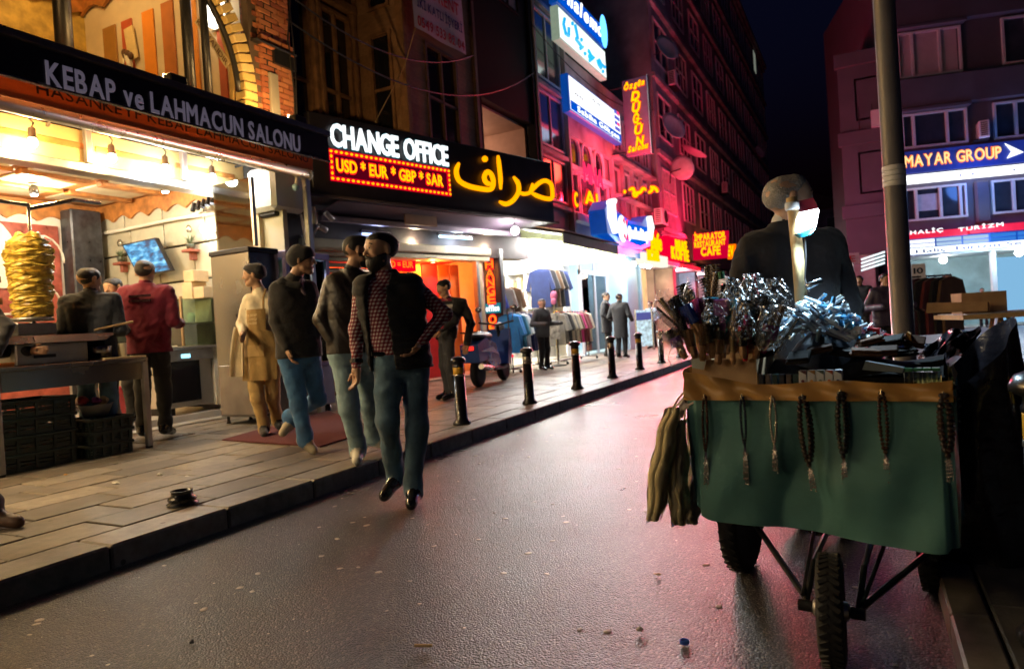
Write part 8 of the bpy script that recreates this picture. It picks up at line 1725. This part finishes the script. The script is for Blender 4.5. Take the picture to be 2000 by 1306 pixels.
def paddle(colm, bm):
    m = MB(); m.tube([(0, 0, 0), (0, 0, .05), (0, 0, .11)], [.006, .009, .007], 8); m.box((0, 0, .165), (.042, .012, .11), None, .005); m.cur = 1
    for i in range(9):
        for j in range(4):
            m.add([(-.016 + j * .0105 - .002, .006, .118 + i * .0115), (-.016 + j * .0105 + .002, .006, .118 + i * .0115), (-.016 + j * .0105, .006, .122 + i * .0115), (-.016 + j * .0105, .024, .12 + i * .0115)], [(0, 1, 3), (1, 2, 3), (2, 0, 3)])
    return mesh_of(m, 'hair_brush', [colm, bm])
def comb(colm):
    m = MB(); m.box((0, 0, .10), (.010, .006, .20), None, .002)
    for i in range(34): m.box((.016, 0, .012 + i * .0053), (.024, .0022, .0026))
    return mesh_of(m, 'comb', [colm])
PL = {k: mat('plastic_' + k, c, .25, var=.1, coat=.3) for k, c in dict(blk=(.012, .012, .013), blue=(.02, .06, .35), pink=(.6, .06, .25), mag=(.42, .03, .16), lil=(.45, .16, .45), grn=(.04, .16, .08), red=(.5, .02, .03), brn=(.12, .06, .03), teal=(.02, .2, .3), pur=(.16, .08, .4), tan=(.42, .30, .14)).items()}
BM = dict(black=round_brush(PL['blk'], BRIS), brown=round_brush(PL['brn'], mat('bristle_tan', (.30, .2, .1), .5), .014, .125, 16, 8), blue=round_brush(PL['blue'], PL['blue'], .019), purple=round_brush(PL['pur'], PL['pur'], .017), pinkp=paddle(PL['pink'], PL['mag']), magp=paddle(PL['mag'], BRIS), lilp=paddle(PL['lil'], PL['lil']), tealp=paddle(PL['teal'], BRIS), redp=paddle(PL['red'], BRIS), blackp=paddle(PL['blk'], BRIS), comb=comb(PL['blk']), tan=round_brush(PL['tan'], BRIS, .012, .12, 14, 8))
LB = dict(black='black bristle round brush', brown='brown ringed round brush', blue='blue round brush', purple='purple spiral brush', pinkp='bright pink paddle brush', magp='magenta paddle brush', lilp='lilac paddle brush', tealp='teal paddle brush', redp='red paddle brush', blackp='black paddle brush', comb='long black comb', tan='tan wooden brush')
def put(kind, x0, y0, x1, y1, out, lean=0.0, sc=None, roll=None):
    """brush with its handle end at one pixel and tip at another, in a plane parallel to the cart front"""
    a, b = cf(x0, y0, out), cf(x1, y1, out) - CN * lean; d = b - a; L_ = d.length; me = BM[kind]; full = .24 if 'comb' not in kind else .20
    s_ = L_ / full; rot = d.to_track_quat('Z', 'Y').to_matrix().to_4x4() @ Matrix.Rotation(roll if roll is not None else random.uniform(0, 6), 4, 'Z')
    o = bpy.data.objects.new(me.name, me); COL.objects.link(o); M = Matrix.Translation(a) @ rot @ Matrix.Diagonal((s_ if sc is None else sc, s_ if sc is None else sc, s_, 1)); o.matrix_world = M
    o.location, q, o.scale = M.decompose(); o.rotation_euler = q.to_euler()
    places = ('in the box bundle', 'among the brushes in the box'); tag(o, LB[kind] + ' standing in the cardboard box bundle', 'hair brush' if kind != 'comb' else 'comb', 'hair brushes in the cart box'); return o
r3 = random.Random(21)
spec = [('black', 1420, 640, 1372, 532, -.22), ('brown', 1398, 650, 1392, 510, -.16), ('black', 1386, 645, 1384, 505, -.20), ('brown', 1385, 645, 1400, 525, -.12), ('black', 1400, 660, 1432, 530, -.26), ('black', 1370, 660, 1330, 545, -.18), ('black', 1375, 670, 1312, 570, -.10), ('tan', 1352, 665, 1285, 578, -.02), ('comb', 1350, 660, 1282, 600, .02), ('black', 1345, 660, 1308, 578, -.06), ('blue', 1372, 660, 1338, 588, .02), ('black', 1352, 690, 1325, 612, .02), ('brown', 1372, 705, 1372, 628, .03), ('black', 1392, 700, 1385, 622, .0), ('purple', 1335, 690, 1318, 655, .03), ('magp', 1382, 655, 1362, 575, -.05), ('pinkp', 1370, 640, 1352, 580, -.03), ('lilp', 1412, 650, 1408, 578, -.04), ('tealp', 1428, 650, 1430, 578, -.06), ('tan', 1430, 690, 1434, 600, .0), ('magp', 1455, 680, 1462, 608, .0), ('black', 1412, 700, 1404, 640, .02), ('brown', 1402, 712, 1406, 660, .03), ('tan', 1432, 712, 1430, 652, .03), ('black', 1452, 700, 1448, 640, .03), ('redp', 1455, 705, 1456, 628, .02), ('black', 1475, 700, 1490, 640, .0), ('brown', 1470, 650, 1484, 572, -.10), ('black', 1460, 630, 1468, 535, -.2), ('black', 1488, 640, 1498, 560, -.16), ('redp', 1480, 600, 1470, 530, -.22), ('black', 1500, 660, 1516, 590, -.08), ('brown', 1505, 670, 1530, 592, -.05), ('black', 1360, 640, 1340, 560, -.14), ('blackp', 1440, 640, 1445, 550, -.2), ('black', 1420, 655, 1415, 545, -.24), ('comb', 1515, 690, 1560, 620, .0), ('black', 1465, 690, 1478, 615, -.02), ('magp', 1490, 690, 1510, 630, -.03), ('black', 1340, 700, 1302, 640, .0), ('brown', 1358, 700, 1345, 640, .04)]
for kd, x0, y0, x1, y1, out in spec: put(kd, x0, y0, x1, y1, out, 0.0, 1.45 if kd not in ('comb', 'tan') else 1.1)
for k in range(26):
    x1 = r3.uniform(1325, 1520); bx0 = 1395 + (x1 - 1420) * .35; put(r3.choice(('black', 'black', 'black', 'brown', 'blackp', 'magp', 'black', 'tealp')), bx0, 690, x1, r3.uniform(560, 625), r3.uniform(-.24, -.02), 0.0, 1.4)
# clear crumpled bags over them
BAGM = glassm('bag_clear', (.95, .95, .97), .03, .3)
def bag(x, y, w, h_, out, seed, label, mt=BAGM, dark=0.0):
    r4 = random.Random(seed); c = cf(x, y, out); ph = [r4.uniform(0, 6) for _ in range(8)]
    def fn(u, v):
        a = (u - .5) * 2.6; q = c + CA * (math.sin(a) * w * (.55 + .45 * math.sin(math.pi * min(1, v + .15)))) + CN * (math.cos(a) * .05) + ZU * ((v - .5) * h_)
        n_ = .007 * abs(math.sin(u * 13 + ph[0] + v * 7)) + .007 * abs(math.sin(v * 17 + ph[1] - u * 11)) + r4.uniform(-.006, .006); return q + CN * n_ + CA * n_ * .6
    t = tag(MB().grid(fn, 18, 18).build('clear_bag', mt), label, 'plastic bag'); return t
bag(1434, 580, .05, .13, -.08, 1, 'clear crumpled bag with green cap among the brushes'); bag(1470, 560, .055, .10, -.12, 2, 'clear bag behind the lilac brush'); bag(1358, 570, .05, .12, -.08, 3, 'clear crumpled bag above the pink brush'); bag(1395, 612, .05, .08, .03, 4, 'smoky clear bag before the pink brush'); bag(1310, 650, .055, .16, .04, 5, 'clear bag hanging over the taped corner', ); bag(1298, 600, .05, .14, .02, 6, 'clear bag around the long black comb'); bag(1450, 630, .05, .12, .05, 7, 'clear bag round the magenta brush'); bag(1505, 640, .06, .16, .02, 8, 'tall clear bag leaning toward the blue packets'); bag(1515, 575, .06, .12, -.10, 9, 'bright crumpled bag beside the blue packets'); bag(1330, 690, .05, .10, .05, 10, 'crumpled bag at the box edge')
tag(MB().tube([cf(1410, 545, -.1), cf(1408, 530, -.1)], .012, 10).build('green_cap', PL['grn']), 'green cap on a clear brush bag', 'cap')
# ---- heap of small pale packets under the lamp
HPC = on_d(1602, 640, 2.70); PKM = [mat('packet_pale', (.62, .72, .78), .22, var=.1, coat=.4), mat('packet_blue', (.10, .32, .55), .22, coat=.4, var=.2), mat('packet_steel', (.55, .6, .66), .2, .7, var=.2), mat('packet_ice', (.75, .85, .90), .15, var=.05, coat=.4)]
pk_me = [mesh_of(MB().box((0, 0, 0), (.085, .016, .010), None, .002), 'small_packet', m_) for m_ in PKM] + [mesh_of(MB().box((0, 0, 0), (.065, .026, .007), None, .002), 'small_packet', m_) for m_ in PKM] + [mesh_of(MB().tube([(-.04, 0, 0), (.04, 0, 0)], .007, 8), 'small_packet', PKM[3])]
r4 = random.Random(14); PN = ['pale packet', 'blue packet', 'steel coloured packet', 'ice white packet'] * 2 + ['white tube packet']
for k in range(260):
    a = r4.uniform(0, 6.28); q = math.sqrt(r4.random()); dx, dy = math.cos(a) * q * .21 + .012, math.sin(a) * q * .18; top = .25 * (1 - (dy / .26) ** 2) * (1 - (dx / .23) ** 2 * (1.0 if dx < 0 else .72)) - (0.045 * max(0, dx) / .2)
    p = HPC + CA * dx - CN * dy + ZU * (-.13 + max(.0, top) * r4.uniform(.72, 1.0)); i = r4.randrange(9)
    o = inst('small_packet', pk_me[i], p, (r4.uniform(-.9, .9), r4.uniform(-.9, .9), r4.uniform(0, 3.1)), (1, 1, 1)); tag(o, PN[i] + ' in the glittering heap under the cart lamp', 'packet', 'packets heaped under the cart lamp')
tag(MB().lathe(HPC + ZU * -.20, [(.15, 0), (.15, .06), (.09, .14), (.03, .19)], 20).build('tray_mound', mat('mound_dark', (.03, .035, .05), .6)), 'dark cloth mound beneath the packet heap', 'cloth')
tag(MB().tube([on_d(1575, 560, 2.66), on_d(1604, 548, 2.66)], .012, 10).build('foil_tube', PKM[2], smooth=True), 'shiny foil tube on top of the packet heap', 'tube')
# ---- lamp on its stick
lm = thing('cart_lamp', 'white LED work lamp tied to a wooden stick above the heap', 'lamp', on_d(1566, 560, 2.95))
a, b = on_d(1566, 600, 2.95), on_d(1546, 386, 2.95); MB().tube([a, a.lerp(b, .5) + HR * .004, b], [.026, .025, .023], 12).build('stick', mat('stick_wood', (.50, .36, .18), .55, var=.2, vs=16), lm, True)
MB().lathe(b - ZU * .055, [(.0265, 0), (.030, .006), (.029, .03), (.0265, .035)], 12).build('tape_wrap', mat('wrap_white', (.55, .6, .65), .5), lm, True)
q = [on_d(x, y, z) for x, y, z in ((1558, 420, 2.93), (1600, 411, 2.88), (1594, 443, 2.84), (1556, 455, 2.89))]
MB().prism(q, HF * .01 + ZU * .01).build('led_panel', em('led_white', (.86, .95, 1.0), 9), lm)
q2 = [on_d(x, y, z) for x, y, z in ((1553, 394, 2.97), (1588, 386, 2.92), (1600, 410, 2.885), (1556, 420, 2.935))]
MB().prism(q2, HF * .05).build('lamp_case', mat('case_red', (.30, .03, .06), .35), lm); MB().prism([on_d(x, y, z) for x, y, z in ((1556, 456, 2.90), (1594, 445, 2.85), (1584, 458, 2.86), (1566, 464, 2.89))], HF * .03).build('lamp_foot', PL['teal'], lm)
MB().tube([on_d(1572, 462, 2.9), on_d(1574, 500, 2.9), on_d(1572, 545, 2.9), on_d(1580, 570, 2.88)], .004, 6).build('cable', BLACKM, lm)
lc = sum(q, Vector()) / 4
light('led_light', lc - HF * .06 - ZU * .02, 27, (.60, .84, 1.0), .04, lm, 'SPOT', (R_(165), 0), aim((HR * .12 - HF * .35 - ZU * 1.0)))
# ---- wallets, belts, packs along the rim
LEA = [mat('leather_black', (.008, .007, .007), .75, var=.2, spec=.12, bump=.2, bs=80), mat('leather_brown_d', (.045, .02, .011), .75, spec=.12, var=.25, bump=.2, bs=80), mat('leather_tan', (.08, .038, .02), .75, spec=.12, var=.2, bump=.2, bs=80)]
r4 = random.Random(31); nmz = ['black', 'dark brown', 'tan']
wal = [(1500, 690, -.10, 0, .10), (1600, 685, -.10, 1, .11), (1650, 690, -.12, 0, .11), (1690, 690, -.10, 2, .12), (1725, 688, -.12, 1, .11), (1700, 668, -.2, 2, .10), (1760, 690, -.18, 0, .12), (1560, 700, -.06, 0, .10), (1740, 668, -.22, 0, .10), (1780, 668, -.26, 1, .10)]
for k, (x, y, out, mi, w) in enumerate(wal):
    t = thing('wallet', '%s leather wallet %s' % (nmz[mi], ['by the box end', 'above the pale cards', 'above the last pale card', 'in the middle of the wallet row', 'left of the red box', 'below the red box', 'under the pink cloth', 'lowest in the row', 'behind the red carton', 'beneath the colourful pouch'][k]), 'wallet', cf(x, y, out), 0, 'wallets piled on the cart')
    c = cf(x, y, out); a = r4.uniform(-.4, .4); rot = Matrix.Rotation(R_(-6.6) + a, 3, 'Z') @ Matrix.Rotation(r4.uniform(-.25, .25), 3, 'Y') @ Matrix.Rotation(r4.uniform(.1, .6), 3, 'X')
    MB().box(c, (w * .85, .06, .010), rot, .004).build('cover', LEA[mi], t); MB().box(c + rot @ Vector((.003, .004, .0108)), (w * .8, .055, .009), rot, .004).build('flap', LEA[mi], t)
MB(CF).bx(-.19, .385, -.70, -.10, .80, .84).build('cushion', LEA[0], ct)
MB().grid(lambda u, v: CF @ Vector((-.19 + u * .57, -.10 - v * .5, .842 + .05 * math.sin(math.pi * min(1, v * 1.2)) + .012 * math.sin(u * 11 + v * 5))), 26, 14).build('black_cover', LEA[0], ct, True)
# little boxes along the rim
HEXC = [(.12, .02, .05), (.5, .25, .05), (.10, .16, .14), (.5, .08, .02), (.03, .04, .16)]
for k in range(5):
    x = 1568 + k * 17.2; a = cf(x, 742, -.004); t = thing('flavour_pack', 'upright pale pack with %s hexagon print' % ['plum', 'amber', 'sage', 'orange', 'navy'][k], 'pack', a, 0, 'pale packs along the rim')
    p0 = CF.inverted() @ a; MB(CF).bx(p0.x - .013, p0.x + .013, p0.y - .03, p0.y, .815, .878, .002).build('carton', mat('pack_pale', (.50, .53, .58), .45), t); MB(CF).prism([(p0.x - .013, p0.y + .0005, .878), (p0.x + .013, p0.y + .0005, .862), (p0.x + .013, p0.y + .0005, .878)], (0, .0006, 0)).build('dark_corner', mat('pack_corner%d' % k, tuple(c * .5 for c in HEXC[k]), .4), t)
    MB(CF).prism([(p0.x + .006 * math.cos(R_(60 * j + 30)), p0.y + .001, .840 + .006 * math.sin(R_(60 * j + 30))) for j in range(6)], (0, .0006, 0)).build('print', mat('pack_hex%d' % k, HEXC[k], .4), t)
for k in range(6):
    x = 1487 + k * 13.5; a = cf(x, 742, -.004); p0 = CF.inverted() @ a
    tag(MB(CF).bx(p0.x - .010, p0.x + .008, p0.y - .03, p0.y, .815, .866, .002).build('clear_case', mat('case_clear_%d' % (k % 3), ((.05, .05, .06), (.12, .10, .10), (.04, .07, .07))[k % 3], .08, coat=.8, var=.3, vs=60)), ['first', 'second', 'third', 'fourth', 'fifth', 'sixth'][k] + ' small clear case from the box end of the rim', 'case', 'small clear cases along the rim')
for k in range(4):
    x = 1775 + k * 18; a = cf(x, 738, -.02); p0 = CF.inverted() @ a; t = thing('ring_case', 'small clear ring case with green top, %s from the wallets' % ['first', 'second', 'third', 'fourth'][k], 'case', a, 0, 'ring cases at the rim end')
    MB(CF).bx(p0.x - .014, p0.x + .014, p0.y - .03, p0.y, .80, .865, .002).build('case', glassm('ring_glass', (.7, .85, .8), .12), t); MB(CF).bx(p0.x - .012, p0.x + .012, p0.y - .026, p0.y - .004, .866, .878, .002).build('lid', PL['grn'], t); MB(CF).bx(p0.x - .003, p0.x + .003, p0.y - .018, p0.y - .012, .80, .864).build('stem', HOOK, t)
def slab(name, pts, out, th, m_, label, cat): return tag(MB().prism([cf(x, y, out) for x, y in pts], -CN * th).build(name, m_), label, cat)
slab('plastic_sleeve', ((1690, 705), (1765, 718), (1762, 728), (1684, 722)), -.02, .05, mat('sleeve_grey', (.12, .15, .17), .5), 'grey plastic sleeve lying over the wallets', 'sleeve')
slab('red_box', ((1694, 640), (1718, 642), (1717, 655), (1693, 654)), -.28, .06, PL['red'], 'small red box on the wallets', 'box'); slab('red_carton', ((1725, 652), (1748, 656), (1746, 672), (1724, 670)), -.26, .06, PL['red'], 'red carton beside the pink cloth', 'box')
slab('pink_cloth', ((1722, 668), (1752, 656), (1762, 668), (1760, 682), (1745, 676)), -.22, .05, mat('cloth_pink', (.8, .06, .3), .6), 'bright pink cloth on the cart end', 'cloth'); slab('colour_pouch', ((1762, 668), (1772, 648), (1778, 652), (1781, 668), (1772, 680)), -.24, .05, mat('pouch_orange', (.7, .25, .04), .5, var=.9, vs=60), 'orange striped pouch on the cart end', 'pouch'); slab('blue_card', ((1752, 678), (1764, 672), (1770, 686), (1756, 688)), -.2, .01, PL['blue'], 'blue card under the pink cloth', 'card'); slab('white_label_box', ((1660, 640), (1680, 636), (1682, 652), (1662, 655)), -.22, .05, mat('label_white', (.65, .68, .72), .5), 'white box with black bars beside the heap', 'box')
slab('flat_card', ((1750, 692), (1785, 686), (1785, 689), (1752, 697)), -.16, .08, PKM[2], 'shiny edge of a flat card at the cart end', 'card')
# ---- black bag and dark bin behind the cart end
def bagfn(u, v):
    a = 2 * math.pi * u; r = .135 * (1 - .15 * v) * (1 + .10 * math.sin(a * 3 + v * 4) + .06 * math.sin(a * 7 - v * 6)); z = .10 + v * (.78 + .14 * math.cos(a + .4)); return Vector((.36 + .02 * v, 3.10, 0)) + CA * r * math.cos(a) * 1.15 + CN * r * math.sin(a) + ZU * z
bb = thing('black_bin_bag', 'tall shiny black plastic bag standing behind the cart end', 'bag', (.36, 3.1, .1)); BAGB = mat('bag_black', (.016, .014, .018), .18, var=.3, bump=.5, bs=22)
MB().grid(bagfn, 40, 30).build('sack', BAGB, bb, True)
MB().grid(lambda u, v: on_d(1800 + 112 * u + 5 * math.sin(v * 9), 668 - 35 * u + v * (60 - 10 * u) + 8 * math.sin(u * 9), 2.85 + .08 * math.sin(u * 7 + v * 3) + .045 * math.sin(u * 17 - v * 8) + .03 * math.sin(u * 31 + v * 14)), 40, 24).build('flap', BAGB, bb, True)
m = MB()
for k in range(18): m.sphere(on_d(1858 + (k % 3) * 7 + random.uniform(-2, 2), 752 + k * 5, 2.45), .009, 7)
o = tag(m.build('bead_bunch', mat('bead_black', (.012, .012, .02), .1, coat=.5), smooth=True), 'bunch of shiny black beads beside the black bag', 'prayer beads')
